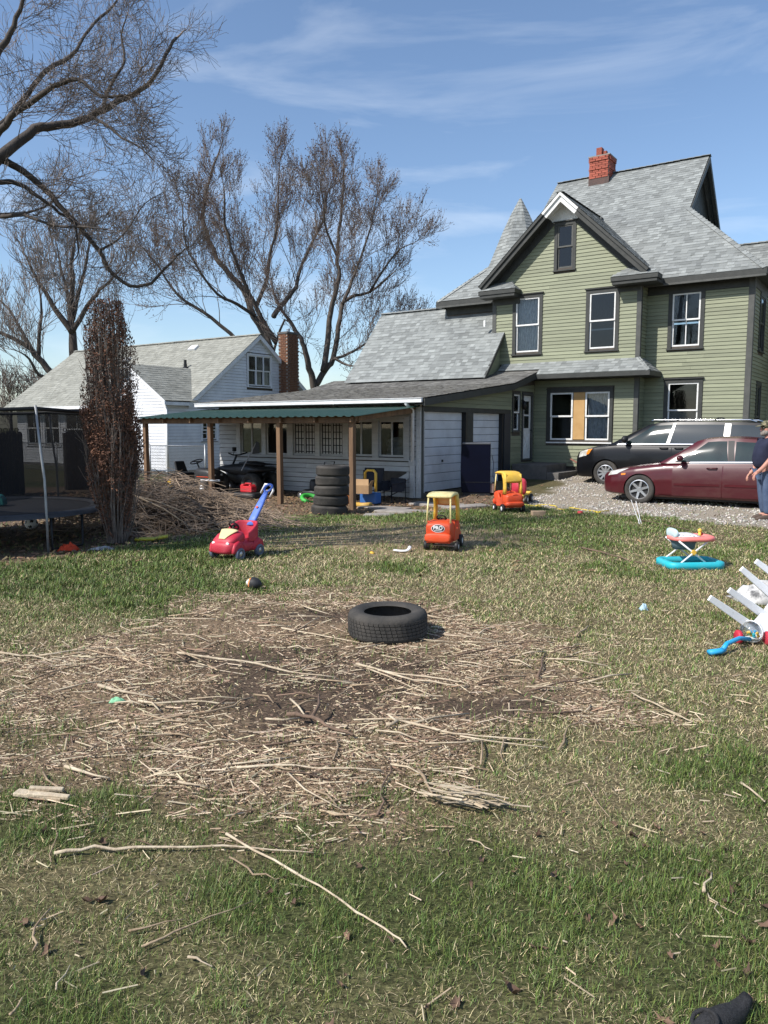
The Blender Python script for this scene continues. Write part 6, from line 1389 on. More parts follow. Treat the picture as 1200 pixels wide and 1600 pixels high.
# black shoe at the lower right
sh = empty('knit_shoe', (.955,1.995,gz(.955,1.995)), R(33), 'black knit slip-on shoe lying on the grass in the lower right corner', 'shoe')
sh.scale = (.8,.8,.8)
KNIT = mat('black knit', (.012,.012,.013), .85, (.03,.03,.032), 90, bump=.4, bscale=220)
hull([(-.15,.028,.015,.06),(-.13,.038,.01,.085),(-.06,.045,.005,.10),(.02,.043,.0,.085),(.08,.035,.005,.07),(.12,.027,.025,.075),(.145,.022,.05,.085)], 2.4).build('upper', KNIT, sh, smooth=True)
ring(MB(), (-.10,.005,.085), .042, .008, (-.35,.15,1)).build('collar', KNIT, sh, smooth=True); hull([(-.155,.03,-.004,.014),(-.1,.042,-.006,.012),(.03,.042,-.008,.010),(.1,.03,-.004,.012)], 3).build('sole', BLKPL, sh, smooth=True)
STICKS = [
  ([(-1.547, 5.596), (-1.02, 5.408), (-0.663, 5.148), (-0.325, 5.04)], 0.012, 0, 'long pale barkless stick slanting across the chips left of the lone tyre'),
  ([(-2.858, 5.564), (-2.591, 5.501), (-2.323, 5.334)], 0.011, 0, 'pale stick at the left edge where chips meet lawn'),
  ([(-2.535, 5.501), (-2.301, 5.662), (-1.922, 5.763)], 0.009, 0, None),
  ([(-2.247, 5.645), (-1.864, 5.439), (-1.638, 5.232), (-1.541, 5.204)], 0.01, 1, None),
  ([(-1.856, 4.849), (-1.442, 4.648)], 0.014, 0, None),
  ([(-1.521, 4.581), (-1.182, 4.57), (-0.914, 4.549)], 0.012, 0, None),
  ([(-1.473, 4.225), (-1.261, 4.292), (-0.976, 4.432), (-0.821, 4.648)], 0.011, 1, 'tan stick rising to the right in the middle of the chip patch'),
  ([(-0.576, 4.361), (-0.41, 4.311), (-0.269, 4.141), (-0.168, 4.035)], 0.019, 2, 'thick forked brown branch with a pale sawn end on bare soil'),
  ([(-0.571, 4.741), (-0.359, 4.626)], 0.011, 2, None),
  ([(-1.585, 3.679), (-1.327, 3.54)], 0.011, 0, None),
  ([(-1.672, 3.622), (-1.476, 3.391)], 0.008, 1, None),
  ([(-0.241, 3.967), (-0.26, 3.731)], 0.01, 1, None),
  ([(-0.733, 3.658), (-0.48, 3.679), (-0.016, 3.608)], 0.01, 0, 'long pale stalk along the lower edge of the chip patch'),
  ([(-0.989, 3.487), (-0.828, 3.448)], 0.01, 0, None),
  ([(-0.193, 5.363), (0.198, 5.001), (0.53, 4.849)], 0.012, 0, 'longest pale stalk of the bundle in front of the lone tyre'),
  ([(-0.109, 5.275), (0.303, 4.683)], 0.008, 0, None),
  ([(-0.045, 5.218), (0.43, 5.001), (0.548, 4.898)], 0.009, 0, None),
  ([(0.007, 4.169), (0.092, 4.253), (0.326, 4.088), (0.507, 4.035), (0.86, 3.967)], 0.013, 0, 'crooked pale stick with split end at the right of the bare soil'),
  ([(0.427, 4.035), (0.864, 3.885)], 0.008, 0, None),
  ([(1.043, 5.04), (1.215, 5.613)], 0.013, 2, 'short dark stick pointing away beside the tan stalks'),
  ([(0.933, 4.776), (1.185, 4.924), (1.45, 5.04)], 0.009, 2, None),
  ([(0.651, 4.035), (0.598, 3.694)], 0.01, 1, None),
  ([(1.568, 4.706), (1.695, 4.463), (1.787, 4.225)], 0.008, 0, 'thin pale stick on the grass right of the chip patch'),
  ([(0.917, 3.869), (1.033, 4.141), (1.148, 4.311)], 0.008, 1, None),
  ([(1.544, 6.07), (1.754, 6.431)], 0.014, 1, None),
  ([(1.698, 3.474), (1.719, 3.301)], 0.009, 0, None),
  ([(-1.302, 2.876), (-1.156, 2.913), (-0.901, 2.922), (-0.541, 2.922), (-0.28, 2.885)], 0.0095, 0, 'long straight white stick lying level on the foreground grass'),
  ([(-0.653, 3.029), (-0.439, 2.84), (-0.235, 2.653), (-0.101, 2.515), (-0.006, 2.413), (0.073, 2.325)], 0.0075, 0, 'long pale stalk running diagonally down the foreground grass'),
  ([(-0.79, 2.337), (-0.652, 2.436), (-0.468, 2.57)], 0.006, 1, 'thin tan twig rising to the right in the foreground grass'),
  ([(-0.865, 2.404), (-0.682, 2.47)], 0.005, 1, None),
  ([(-1.137, 2.31), (-1.184, 2.436), (-1.179, 2.54)], 0.006, 1, 'bent tan twig standing apart near the left edge of the grass'),
  ([(-1.299, 2.84), (-1.361, 3.004), (-1.434, 3.187)], 0.004, 1, None),
  ([(-0.617, 2.876), (-0.487, 2.754), (-0.374, 2.725)], 0.006, 1, None),
  ([(-1.0, 2.135), (-0.987, 2.245)], 0.005, 0, None),
  ([(-0.629, 2.277), (-0.537, 2.231)], 0.006, 0, None),
  ([(-1.073, 2.028), (-1.071, 2.102)], 0.007, 1, None),
  ([(0.174, 3.622), (0.222, 3.379)], 0.012, 1, None),
  ([(0.946, 3.474), (0.98, 3.176)], 0.004, 1, 'thin orange straw slanting on the grass right of the bark heap'),
  ([(1.168, 2.634), (1.247, 2.754)], 0.008, 0, None),
  ([(1.17, 2.626), (1.17, 2.54), (1.159, 2.453)], 0.004, 0, None),
  ([(0.359, 2.98), (0.435, 2.904)], 0.005, 0, None),
  ([(2.727, 10.68), (3.018, 9.934), (3.131, 9.506), (3.374, 9.198)], 0.014, 2, 'long thin brown stick on the lawn left of the baby walker'),
  ([(4.654, 13.858), (4.886, 13.22), (5.024, 12.717), (5.027, 12.326)], 0.014, 2, 'dark crooked stick on the lawn behind the baby walker'),
  ([(0.472, 5.517), (0.895, 5.815), (1.327, 5.976)], 0.008, 2, None),
  ([(0.206, 6.032), (0.604, 5.886)], 0.007, 0, None),
  ([(-0.863, 6.326), (-0.412, 6.032), (-0.151, 5.886)], 0.008, 0, None),
  ([(-1.438, 6.812), (-1.226, 6.695)], 0.008, 0, None),
  ([(-1.925, 6.65), (-1.435, 6.605)], 0.008, 0, None),
  ([(-0.344, 3.271), (-0.117, 3.348), (0.0, 3.385)], 0.007, 1, None),
  ([(-0.028, 3.187), (0.0, 3.454), (0.032, 3.694)], 0.008, 2, None),
  ([(-0.282, 3.214), (-0.069, 3.159)], 0.008, 1, None),
]

# ------------------------------------------------------------------ trampoline
TC = Vector((-5.92,11.5,0)); TR = 1.68; TZ = .50
tp = empty('trampoline', (TC.x,TC.y,gz(TC.x,TC.y)), 0, 'round black trampoline with tall safety net at the left edge', 'trampoline')
ring(MB(), (0,0,TZ), TR, .022, n=48, m=8).build('frame', mat('galvanised steel tube', (.30,.31,.32), .4, metal=.7), tp, smooth=True)
MB().lathe([(0,TZ),(TR*.86,TZ+.005)], 48, 2).build('mat', mat('black woven mat', (.02,.02,.022), .75, (.03,.03,.033), 12), tp)
MB().lathe([(TR*.84,TZ+.012),(TR*.9,TZ+.03),(TR+.02,TZ+.028),(TR+.05,TZ-.03)], 48, 2).build('edge_pad', mat('faded black pad', (.035,.037,.042), .6, (.06,.06,.065), 5), tp, smooth=True)
NETM = bpy.data.materials.new('black safety net'); NETM.use_nodes = True; t = NETM.node_tree; t.nodes.clear()
o_ = N(t,'ShaderNodeOutputMaterial'); mx_ = N(t,'ShaderNodeMixShader'); tr_ = N(t,'ShaderNodeBsdfTransparent'); df_ = N(t,'ShaderNodeBsdfDiffuse'); df_.inputs[0].default_value = (.02,.02,.022,1); mx_.inputs[0].default_value = .68
t.links.new(tr_.outputs[0], mx_.inputs[1]); t.links.new(df_.outputs[0], mx_.inputs[2]); t.links.new(mx_.outputs[0], o_.inputs['Surface'])
NP = 6; vs = []; nn = 72; hh = [TZ+.03,TZ+.3,TZ+.7,TZ+1.1,TZ+1.46]
for i, z in enumerate(hh):
    for k in range(nn):
        a = 6.283*k/nn; ph = (a*NP/6.283) % 1; sag = .06*math.sin(math.pi*ph)*(1 if 0 < i < 4 else .3)+ (.08 if 0 < i < 4 else (0 if i == 0 else .02)); r_ = TR*.93-sag; vs.append((r_*math.cos(a+.35), r_*math.sin(a+.35), z-(.03*math.sin(math.pi*ph) if i == 4 else 0)))
MB().add(vs, [(i*nn+k, i*nn+(k+1) % nn, (i+1)*nn+(k+1) % nn, (i+1)*nn+k) for i in range(4) for k in range(nn)]).build('net', NETM, tp, smooth=True)
pts = [vs[4*nn+k % nn] for k in range(nn+1)]; MB().tube(pts, .03, 6).build('top_ring', BLKPL, tp, smooth=True)
POLE = mat('dull steel pole', (.36,.37,.38), .45, (.25,.26,.27), 6, metal=.5)
for k in range(NP):
    a = .35+6.283*k/NP; c_, s_ = math.cos(a), math.sin(a); P = lambda r_, z: (r_*c_, r_*s_, z)
    MB().tube([P(TR+.05,0),P(TR+.05,TZ),P(TR+.04,TZ+.5),P(TR-.05,TZ+1.0),P(TR*.93,TZ+1.50)], .018, 8).build('pole', POLE, tp, smooth=True)
    b = a+.36; MB().tube([(TR*math.cos(a+.05),TR*math.sin(a+.05),TZ),(TR*1.0*math.cos(a+.05),TR*1.0*math.sin(a+.05),.03),(TR*math.cos(b),TR*math.sin(b),.03),(TR*math.cos(b),TR*math.sin(b),TZ)], .019, 8).build('leg', BLKPL, tp, smooth=True)
o = MB().lathe([(0,0),(.12,0),(.13,.17),(.13,.2)], 20, 2).build('toy_table', TEALD, None, smooth=True, loc=(-6.62,11.9,gz(-6.6,11.9)+TZ+.01)); MB().lathe([(.0,.2),(.15,.2),(.15,.235),(0,.235)], 20, 2).build('table_top', CREAM, o); tag(o, 'small teal toy stool with cream top on the trampoline', 'toy stool')
mb = MB(); mb.prism([(-.13,0),(-.12,.09),(-.08,.15),(0,.175),(.08,.15),(.12,.09),(.13,0)], 1, -.1, .1)
o = mb.build('toy_arch', TEALD, None, bevel=.02, seg=3, loc=(-5.95,11.75,gz(-5.9,11.75)+TZ+.012), rot=(0,0,.2)); ring(MB(), (0,-.103,.075), .045, .008, (0,1,0)).build('moulded_ring', TEALD, o); tag(o, 'teal plastic arch toy with moulded ring on the trampoline', 'toy')

# ------------------------------------------------------------------ navy fridge
fr = empty('fridge', (2.32,19.22,gz(2.32,19.22)-.01), R(-8), 'dark navy fridge standing on the slab before the garage doors', 'fridge')
NAVY = mat('navy enamel', (.0016,.0022,.009), .45, (.002,.003,.012), 3, spec=.12)
rr = []
for z, b in ((.08,.0),(.3,.02),(.7,.032),(1.1,.02),(1.27,.0)): rr.append([(-.36-b,-.29,z),(.34,-.29,z),(.34,.29,z),(-.36-b,.29,z)])
MB().loft(rr).build('body', NAVY, fr, bevel=.012); MB().bb(-.355,.345,-.295,.295,1.272,1.31).build('top_panel', mat('grey enamel top', (.10,.105,.115), .4), fr, bevel=.01)
MB().bb(-.37,.342,-.296,-.29,.335,.345).build('panel_seam', BLACKM, fr); MB().bb(-.33,.34,-.27,.27,0,.08).build('plinth', BLKPL, fr)
mb = MB().tube([(.36,-.2,.3),(.36,-.2,1.2),(.36,.2,1.2),(.36,.2,.3)], .006, 5)
for k in range(9): mb.tube([(.365,-.2,.35+.1*k),(.365,.2,.35+.1*k)], .005, 4)
mb.build('rear_coil', RIM, fr); MB().bb(.342,.43,-.25,.25,.08,.3).build('compressor_cover', mat('rusty panel', (.28,.2,.18), .7, (.2,.1,.07), 9), fr)
MB().tube([(.37,-.1,1.0),(.42,-.15,.8),(.40,-.2,.5),(.55,-.25,.15),(.75,-.3,.02)], .008, 6).build('power_cord', BLKPL, fr, smooth=True)

# ------------------------------------------------------------------ machines and clutter under the canopy
DBLK = mat('sooty black plastic', (.016,.016,.017), .5, (.03,.03,.03), 9)
def at_h(A, B, dz=0): p = HW(A, B, 0); p.z = gz(p.x, p.y)+dz; return p
rm = empty('riding_mower', at_h(-6.45,-1.35), -TH, 'black riding lawn mower parked under the canopy behind the brush heap', 'lawn mower')
hull([(.82,.18,.34,.55),(.80,.22,.30,.62),(.6,.25,.28,.68),(.2,.25,.28,.70),(.12,.22,.3,.66)], 4).build('hood', DBLK, rm, smooth=True); hull([(.1,.2,.22,.35),(-.3,.28,.22,.36),(-.75,.34,.25,.44),(-.85,.3,.3,.42)], 5).build('chassis', DBLK, rm, smooth=True)
hull([(-.3,.2,.46,.54),(-.55,.22,.45,.56),(-.68,.2,.47,.58)], 4).build('seat', BLKPL, rm, smooth=True); MB().loft([[(-.58,-.2,.52),(-.66,-.2,.52),(-.66,.2,.52),(-.58,.2,.52)],[(-.72,-.17,.86),(-.78,-.17,.86),(-.78,.17,.86),(-.72,.17,.86)]]).build('seat_back', BLKPL, rm, bevel=.03, seg=3)
ring(MB(), (-.02,0,.86), .17, .016, (-.4,0,.9)).tube([(.12,0,.6),(-.02,0,.86)], .02, 6).tube([(-.02,-.16,.86),(-.02,.16,.86)], .014, 5).build('steering_wheel', BLKPL, rm, smooth=True)
MB().bb(-.2,.45,-.45,.45,.1,.24).build('mower_deck', DBLK, rm, bevel=.05, seg=3); MB().bb(.25,.7,-.262,-.25,.46,.475).build('orange_stripe', ORED, rm)
for sx, r_, w_ in ((.62,.18,.16),(-.6,.26,.22)):
    for sg in (-1, 1): toy_wheel(rm, sx, sg*.36, r_, w_, TYRE, YEL if sx < 0 else WPL)
for sg in (-1, 1): MB().ball((.80,sg*.13,.52),(.03,.07,.04),10,6).build('headlight', LAMP, rm, smooth=True)
atv = empty('quad_bike', at_h(-5.35,-.62), -TH, 'black four-wheeler parked against the white porch wall', 'quad bike')
for sx in (-.6,.62):
    for sg in (-1, 1): toy_wheel(atv, sx, sg*.38, .29, .26, TYRE, DBLK)
hull([(-.85,.28,.62,.70),(-.6,.40,.60,.76),(-.3,.36,.5,.80),(-.1,.2,.45,.82),(.3,.2,.45,.78),(.5,.38,.55,.76),(.8,.42,.60,.74),(.92,.35,.64,.70)], 2.8).build('bodywork', DBLK, atv, smooth=True); hull([(-.1,.13,.78,.86),(.2,.15,.76,.88),(.62,.16,.74,.86)], 3).build('seat', BLKPL, atv, smooth=True)
MB().tube([(-.25,-.36,1.10),(-.3,-.12,1.04),(-.3,.12,1.04),(-.25,.36,1.10)], .02, 6).tube([(-.5,0,.7),(-.3,0,1.05)], .03, 6).build('handlebar', BLKPL, atv, smooth=True); MB().bb(-.36,-.30,-.12,-.0,1.14,1.26).build('mirror', BLKPL, atv, bevel=.015); MB().tube([(-.33,-.1,1.04),(-.33,-.06,1.16)], .01, 5).build('mirror_stem', BLKPL, atv)
mb = MB()
for y in (-.3,-.1,.1,.3): mb.tube([(.45,y,.82),(.9,y,.80)], .012, 5)
mb.tube([(.45,-.34,.82),(.45,.34,.82)], .012, 5).tube([(.9,-.34,.80),(.9,.34,.80)], .012, 5); mb.build('rear_rack', BLKPL, atv); hull([(-.55,.15,.3,.6),(0,.2,.25,.55),(.5,.15,.3,.6)], 3).build('engine', DBLK, atv, smooth=True)
o = MB().tube([HW(-4.95,-1.15,.55),HW(-4.55,-1.0,1.28)], .014, 6).build('whip', POLE, None); MB().add([HW(-4.66,-1.03,1.0),HW(-4.42,-1.0,1.02),HW(-4.42,-1.0,1.3),HW(-4.54,-1.0,1.34)], [(0,1,2,3)]).build('blade', BLKPL, o, solid=.01); tag(o, 'thin shovel with dark blade leaning over the four-wheeler', 'whip')
gc = empty('fuel_can', at_h(-4.12,-1.75,.16), -TH, 'red plastic fuel can standing under the canopy', 'fuel can')
MB().prism([(-.2,0),(.2,0),(.2,.13),(.15,.19),(.1,.2),(.1,.15),(-.08,.15),(-.08,.2),(-.14,.21),(-.2,.17)], 1, -.1, .1).build('can', plastic('fuel can red', (.55,.02,.03)), gc, bevel=.02, seg=3); MB().bb(-.1,.12,-.025,.025,.2,.235).build('handle', plastic('fuel can red dark', (.5,.02,.03)), gc, bevel=.01); MB().lathe([(0,.05),(.03,.05),(.03,0)], 12, 2, (-.15,0,.2)).build('cap', BLKPL, gc)
o = hull([(.4,.2,.0,.12),(.35,.26,0,.16),(-.3,.26,0,.16),(-.38,.2,0,.12)], 5).build('mower_deck', DBLK, None, smooth=True, loc=at_h(-4.1,-1.75,.0), rot=(0,0,-TH)); tag(o, 'black mower deck under the red fuel can', 'mower deck')
pm = empty('push_mower', at_h(-2.75,-.75), -TH, 'black push mower engine between the post and the tyre stack', 'lawn mower')
hull([(.3,.2,.08,.2),(.2,.25,.06,.24),(-.2,.25,.06,.24),(-.3,.2,.08,.2)], 4).build('deck', DBLK, pm, smooth=True); MB().lathe([(0,.5),(.10,.49),(.13,.42),(.13,.24)], 18, 2).build('engine', DBLK, pm, smooth=True); MB().tube([(.25,-.2,.2),(.5,-.2,.95),(.5,.2,.95),(.25,.2,.2)], .014, 6).build('handle', BLKPL, pm, smooth=True); MB().box((.36,-.21,.62),(.1,.05,.36),rot=Euler((0,-.35,0))).build('grass_bag', BLKPL, pm, bevel=.02)
for sx in (-.25,.25):
    for sg in (-1, 1): toy_wheel(pm, sx, sg*.27, .09, .05, TYRE, RIM)
o = ring(MB(), (0,0,.05), .20, .05, n=26, m=10).build('green_ring', GREENP, None, smooth=True, loc=at_h(-2.25,-1.55,.02), rot=(.35,.25,0)); tag(o, 'bright green plastic ring left of the tyre stack', 'toy ring')
o = empty('tool_frame', at_h(-3.05,-2.15,.0), -TH, 'white and yellow plastic tool frame behind the blue handle', 'tool'); MB().tube([(-.25,0,.2),(-.1,0,.42),(.1,0,.40),(.16,.0,.28),(.05,0,.12)], .03, 8).build('frame', WPL, o, smooth=True); MB().ball((-.0,-.05,.24), .055).build('knob', YEL, o, smooth=True)
bx = empty('cardboard_box', at_h(-.62,-1.55,.28), -TH+.3, 'opened brown cardboard box beside the tyre stack', 'box'); CARD = mat('cardboard', (.36,.23,.12), .85, (.31,.19,.1), 6)
MB().bb(-.17,.17,-.14,.14,0,.19).build('body', CARD, bx); MB().add([(-.17,-.14,.19),(.17,-.14,.19),(.13,-.02,.33),(-.2,-.02,.33)], [(0,1,2,3)]).build('flap', CARD, bx, solid=.005); MB().add([(.17,-.14,.19),(.17,.14,.19),(.22,.1,.30),(.22,-.1,.30)], [(0,1,2,3)]).build('flap', CARD, bx, solid=.005)
yt = empty('toy_stand', at_h(-.62,-1.25), -TH, 'yellow plastic toy stand with handle behind the porch post', 'toy'); MB().tube([(-.17,0,.5),(-.17,0,.74),(-.1,0,.8),(.08,0,.8),(.14,0,.74),(.14,0,.3)], .04, 8, flat=.7).build('frame', YEL, yt, smooth=True); MB().bb(-.25,.22,-.12,.12,.02,.28).build('base', plastic('royal blue plastic', (.03,.12,.35)), yt, bevel=.03, seg=3)
o = MB().ball((0,0,.12), .12, 14, 10).build('ball', plastic('dull orange rubber', (.42,.13,.03), .6), None, smooth=True, loc=at_h(-.92,-1.8)); tag(o, 'dull orange ball behind the porch post by the tyres', 'ball')
o = MB().tube([(-.2,0,.06),(.0,-.03,.05),(.25,0,.09)], [.05,.06,.04], 8).build('toy_paddle', plastic('ochre plastic', (.5,.3,.06)), None, smooth=True, loc=at_h(-.35,-1.95), rot=(0,0,-TH)); tag(o, 'ochre plastic paddle on the ground right of the porch post', 'toy')
o = MB().lathe([(.03,0),(.06,.0),(.07,.12),(.065,.12)], 12, 2).build('cup', SKYB, None, smooth=True, loc=at_h(-.50,-2.50)); tag(o, 'small blue cup at the foot of the right porch post', 'cup')
for k, (A, B, rz, lab) in enumerate(((-.95,-.75,.2,'dark folding camp chair standing against the white wall'),(-.40,-.62,-.25,'dark folding camp chair collapsed beside the downspout'))):
    cc = empty('camp_chair', at_h(A, B), -TH+rz, lab, 'chair', 'dark camp chairs by the wall'); h_ = .82 if k == 0 else .58
    FAB = mat('dark camp fabric', (.016,.018,.026), .85, (.03,.03,.036), 7)
    MB().add([(-.24,.06,.36),(.24,.06,.36),(.25,.16,h_),(-.25,.16,h_)], [(0,1,2,3)]).build('back', FAB, cc, solid=.02); MB().add([(-.24,-.28,.30),(.24,-.28,.30),(.22,.08,.26),(-.22,.08,.26)], [(0,1,2,3)]).build('seat', FAB, cc, solid=.02)
    for sg in (-1, 1):
        MB().tube([(sg*.26,-.3,0),(-sg*.22,.14,.34)], .012, 6).build('leg', BLKPL, cc); MB().tube([(sg*.26,.16,0),(sg*.25,.16,h_)], .012, 6).build('leg', BLKPL, cc); MB().tube([(sg*.28,-.3,.48),(sg*.27,.15,.5)], .02, 6).build('armrest', FAB, cc, smooth=True); MB().add([(sg*.26,-.28,.28),(sg*.26,.12,.28),(sg*.27,.14,.48),(sg*.27,-.28,.48)], [(0,1,2,3)]).build('side_panel', FAB, cc, solid=.012)
# slabs, bricks, stones
for k, (x, y, sx, sy, rz, lab) in enumerate(((.55,15.95,1.5,.5,-.55,'long pale concrete slab set in the soil before the porch corner'),(1.35,17.6,1.6,.45,-.62,'concrete slab nearest the garage door'),(1.75,16.3,1.0,.4,.45,'sunlit concrete slab left of the navy fridge foot'),(.0,16.9,1.2,.4,-.6,'half buried concrete slab behind the porch corner'),(-.1,15.35,.6,.28,-.15,'small pale concrete piece at the edge of the grass'))):
    o = MB().box((0,0,0),(sx,sy,.09)).build('concrete_slab', CONC, None, bevel=.015, loc=(x,y,gz(x,y)+.005+.002*k), rot=(.012,-.01,rz)); tag(o, lab, 'slab', 'concrete slabs')
o = MB().box((0,0,.05),(.26,.14,.1)).build('brick_block', mat('tan block', (.33,.24,.16), .9, (.25,.18,.12), 9), None, bevel=.01, loc=(2.98,14.75,gz(2.98,14.75)), rot=(0,0,.1)); tag(o, 'tan brick lying on the grass in front of the rear toy car', 'brick')
for k, (x, y, s_, lab) in enumerate(((-2.55,15.6,.14,'hollow grey block by the blue handle'),(-2.45,14.9,.12,'lower grey stone right of the brush heap'))):
    mb = MB(); mb.ball((0,0,s_*.5),(s_,s_*.8,s_*.6),7,5); o = mb.build('field_stone', mat('grey stone', (.20,.18,.165), .95, (.12,.11,.1), 8, bump=.5, bscale=20), None, bevel=.02, loc=(x,y,gz(x,y))); tag(o, lab, 'stone')
rg = random.Random(19)
pts = []
for k in range(26):
    t = k/25; x = 2.9+1.6*t+.12*math.sin(k*1.3); y = 17.3-2.0*t+.35*math.sin(k*.8); pts.append((x,y,gz(x,y)+.012))
o = MB().tube(pts, .011, 5).build('yellow_rope', plastic('yellow rope', (.70,.52,.06), .7), None, smooth=True); tag(o, 'yellow rope snaking over the gravel edge by the toy car', 'rope')
o = MB().lathe([(0,.05),(.05,.045),(.06,0),(0,0)], 12, 2).build('red_disc', RED, None, loc=(3.92,15.25,gz(3.92,15.25))); tag(o, 'small red disc on the grass at the gravel edge', 'disc')
ws = empty('wire_stakes', (4.53,13.5,gz(4.53,13.5)), 0, 'two thin white wire stakes leaning at the gravel edge', 'stake')
for a, b in (((0,0,0),(-.13,.12,.42)),((.03,0,0),(-.05,.1,.40)),((-.02,0,0),(.0,.02,.15))): MB().tube([a,b], .006, 5).build('wire', WPL, ws)

# sticks on the chip patch and lawn
SM = [mat('barkless stick', (.52,.44,.32), .8, (.36,.28,.19), 14, bump=.3, bscale=50, rnd=.12), mat('tan stick', (.38,.29,.19), .85, (.24,.17,.11), 12, bump=.3, bscale=50, rnd=.15), mat('brown stick', (.19,.125,.085), .9, (.11,.075,.055), 12, bump=.4, bscale=50, rnd=.15)]
rg = random.Random(77)
for pts, r_, tn, lab in STICKS:
    P = []; n = len(pts)
    for i in range(n-1):
        for k in range(3 if i < n-1 else 1):
            t = k/3; x = pts[i][0]+(pts[i+1][0]-pts[i][0])*t; y = pts[i][1]+(pts[i+1][1]-pts[i][1])*t; P.append((x+rg.gauss(0,.007), y+rg.gauss(0,.009), gz(x,y)+.014+r_*.6+rg.uniform(0,.008)))
    x, y = pts[-1]; P.append((x,y,gz(x,y)+.018+r_*.6)); m = len(P)
    mb = MB().tube(P, [r_*.78*(1-.55*i/(m-1))*rg.uniform(.75,1.2) for i in range(m)], 7)
    if lab and 'forked' in lab: mb.tube([P[3], tuple(Vector(P[3])+Vector((.03,.12,.03))), tuple(Vector(P[3])+Vector((.02,.24,.05)))], [r_*.7,r_*.5,r_*.3], 6)
    if lab and 'split end' in lab: mb.tube([P[2], tuple(Vector(P[2])+Vector((-.05,.05,.02)))], [r_*.7,r_*.4], 5)
    o = mb.build('stick', SM[tn], None, smooth=True); near = pts[0][1] < 3.3
    tag(o, lab or ('short loose twig in the foreground grass' if near else 'plain loose stick strewn over the chip patch or its edge'), 'stick', None if lab else ('twigs in the foreground grass' if near else 'sticks strewn over the chip patch'))
for k in range(120):
    a = rg.uniform(0,6.283); q = math.sqrt(rg.random()); x, y = -.5+2.2*q*math.cos(a), 5.3+2.0*q*math.sin(a)
    if float(psd(CHIP, np.array(x), np.array(y))) < .05: continue
    l_ = rg.uniform(.14,.5); b = rg.gauss(0,.7); z = gz(x,y)+.02; c_, s_ = math.cos(b), math.sin(b); cv = rg.gauss(0,.03); r_ = rg.uniform(.0035,.008)
    P = [(x-c_*l_/2,y-s_*l_/2,gz(x-c_*l_/2,y-s_*l_/2)+.022),(x+s_*cv,y-c_*cv,z+rg.uniform(.004,.02)),(x+c_*l_/2,y+s_*l_/2,gz(x+c_*l_/2,y+s_*l_/2)+.02)]
    o = MB().tube(P, [r_,r_*.9,r_*.6], 5).build('stalk', SM[rg.choice((0,0,1,1,2))], None, smooth=True); tag(o, 'thin dry stalk among the chips', 'stalk', 'dry stalks among the chips')
# shredded bark heap and split wood
bk = empty('bark_heap', (.36,3.28,gz(.36,3.28)), 0, 'little heap of shredded whitish bark on the grass below the chip patch', 'bark')
for k in range(24):
    a = R(-22)+rg.gauss(0,.25); l_ = rg.uniform(.12,.32); x, y = rg.gauss(0,.05), rg.gauss(0,.025); MB().box((x,y,.03+.003*k),(l_,rg.uniform(.004,.013),.003),rot=Euler((rg.gauss(0,.3),rg.gauss(0,.06),a))).build('strip', SM[0], bk)
sp_ = empty('split_wood', (-1.58,3.36,gz(-1.58,3.36)), 0, 'pale split wood slab at the left edge of the foreground grass', 'wood')
for k, (x, y, l_, w_) in enumerate(((0,0,.24,.05),(.05,-.02,.2,.025),(.02,.03,.16,.02))): MB().box((x,y,.03+.008*k),(l_,w_,.018),rot=Euler((.1*k,.03,R(-10+4*k)))).build('splinter', SM[0], sp_, bevel=.004)
# fallen leaves
LM = mat('dead leaf', (.19,.115,.075), .8, (.10,.06,.04), 14, rnd=.4); lmesh = []
for k in range(4):
    mb = MB(); vs = [(0,0,0)]; n = 12
    for i in range(n):
        a = 6.283*i/n; r_ = .032*(1+.35*math.cos(a*5))*(1.25 if abs(a-3.14) > 2 else 1); x, y = r_*math.cos(a), r_*.8*math.sin(a); vs.append((x, y, .35*abs(y)+.25*max(0,x)*(k % 2)+.006*math.sin(a*3+k)+8*x*x*.6))
    mb.add(vs, [(0,i+1,(i+1) % n+1) for i in range(n)]); me = bpy.data.meshes.new('leaf'); me.from_pydata(mb.v, [], mb.f); me.polygons.foreach_set('use_smooth',[True]*n); me.materials.append(LM); lmesh.append(me)
for k in range(70):
    y = rg.uniform(1.95,3.3); x = rg.uniform(-.5*y,.52*y) if k < 40 else rg.uniform(.22*y,.55*y)
    o = bpy.data.objects.new('fallen_leaf', lmesh[k % 4]); COL.objects.link(o); s_ = rg.uniform(.25,.7); o.scale = (s_*rg.uniform(.7,1.3),s_*rg.uniform(.5,1),s_*rg.uniform(1,2.2)); o.location = (x,y,gz(x,y)+.010); o.rotation_euler = (rg.gauss(0,.4),rg.gauss(0,.4),rg.uniform(0,6.28)); tag(o, 'curled brown dead leaf lying in the foreground grass', 'leaf', 'dead leaves in the foreground grass')

# ------------------------------------------------------------------ man at the right edge
mn = empty('person', (7.06,14.2,gz(7.06,14.2)), math.pi, 'man in camouflage cap, navy T-shirt and jeans standing at the right edge in profile', 'person')
def skin(name, V, E, m, par, sub=2, root=0):
    me = bpy.data.meshes.new(name); me.from_pydata([v[0] for v in V], E, []); o = bpy.data.objects.new(name, me); COL.objects.link(o); o.parent = par
    md = o.modifiers.new('skin','SKIN'); md.use_smooth_shade = True
    if not me.skin_vertices: me.attributes  # layer is made by the modifier
    bm = bmesh.new(); bm.from_mesh(me); ly = bm.verts.layers.skin.verify(); bm.verts.ensure_lookup_table()
    for i, v in enumerate(V):
        r_ = v[1]; bm.verts[i][ly].radius = (r_, r_) if not hasattr(r_, '__len__') else r_; bm.verts[i][ly].use_root = (i == root)
    bm.to_mesh(me); bm.free(); me.materials.append(m)
    sb = o.modifiers.new('sub','SUBSURF'); sb.levels = sub; sb.render_levels = sub
    return o
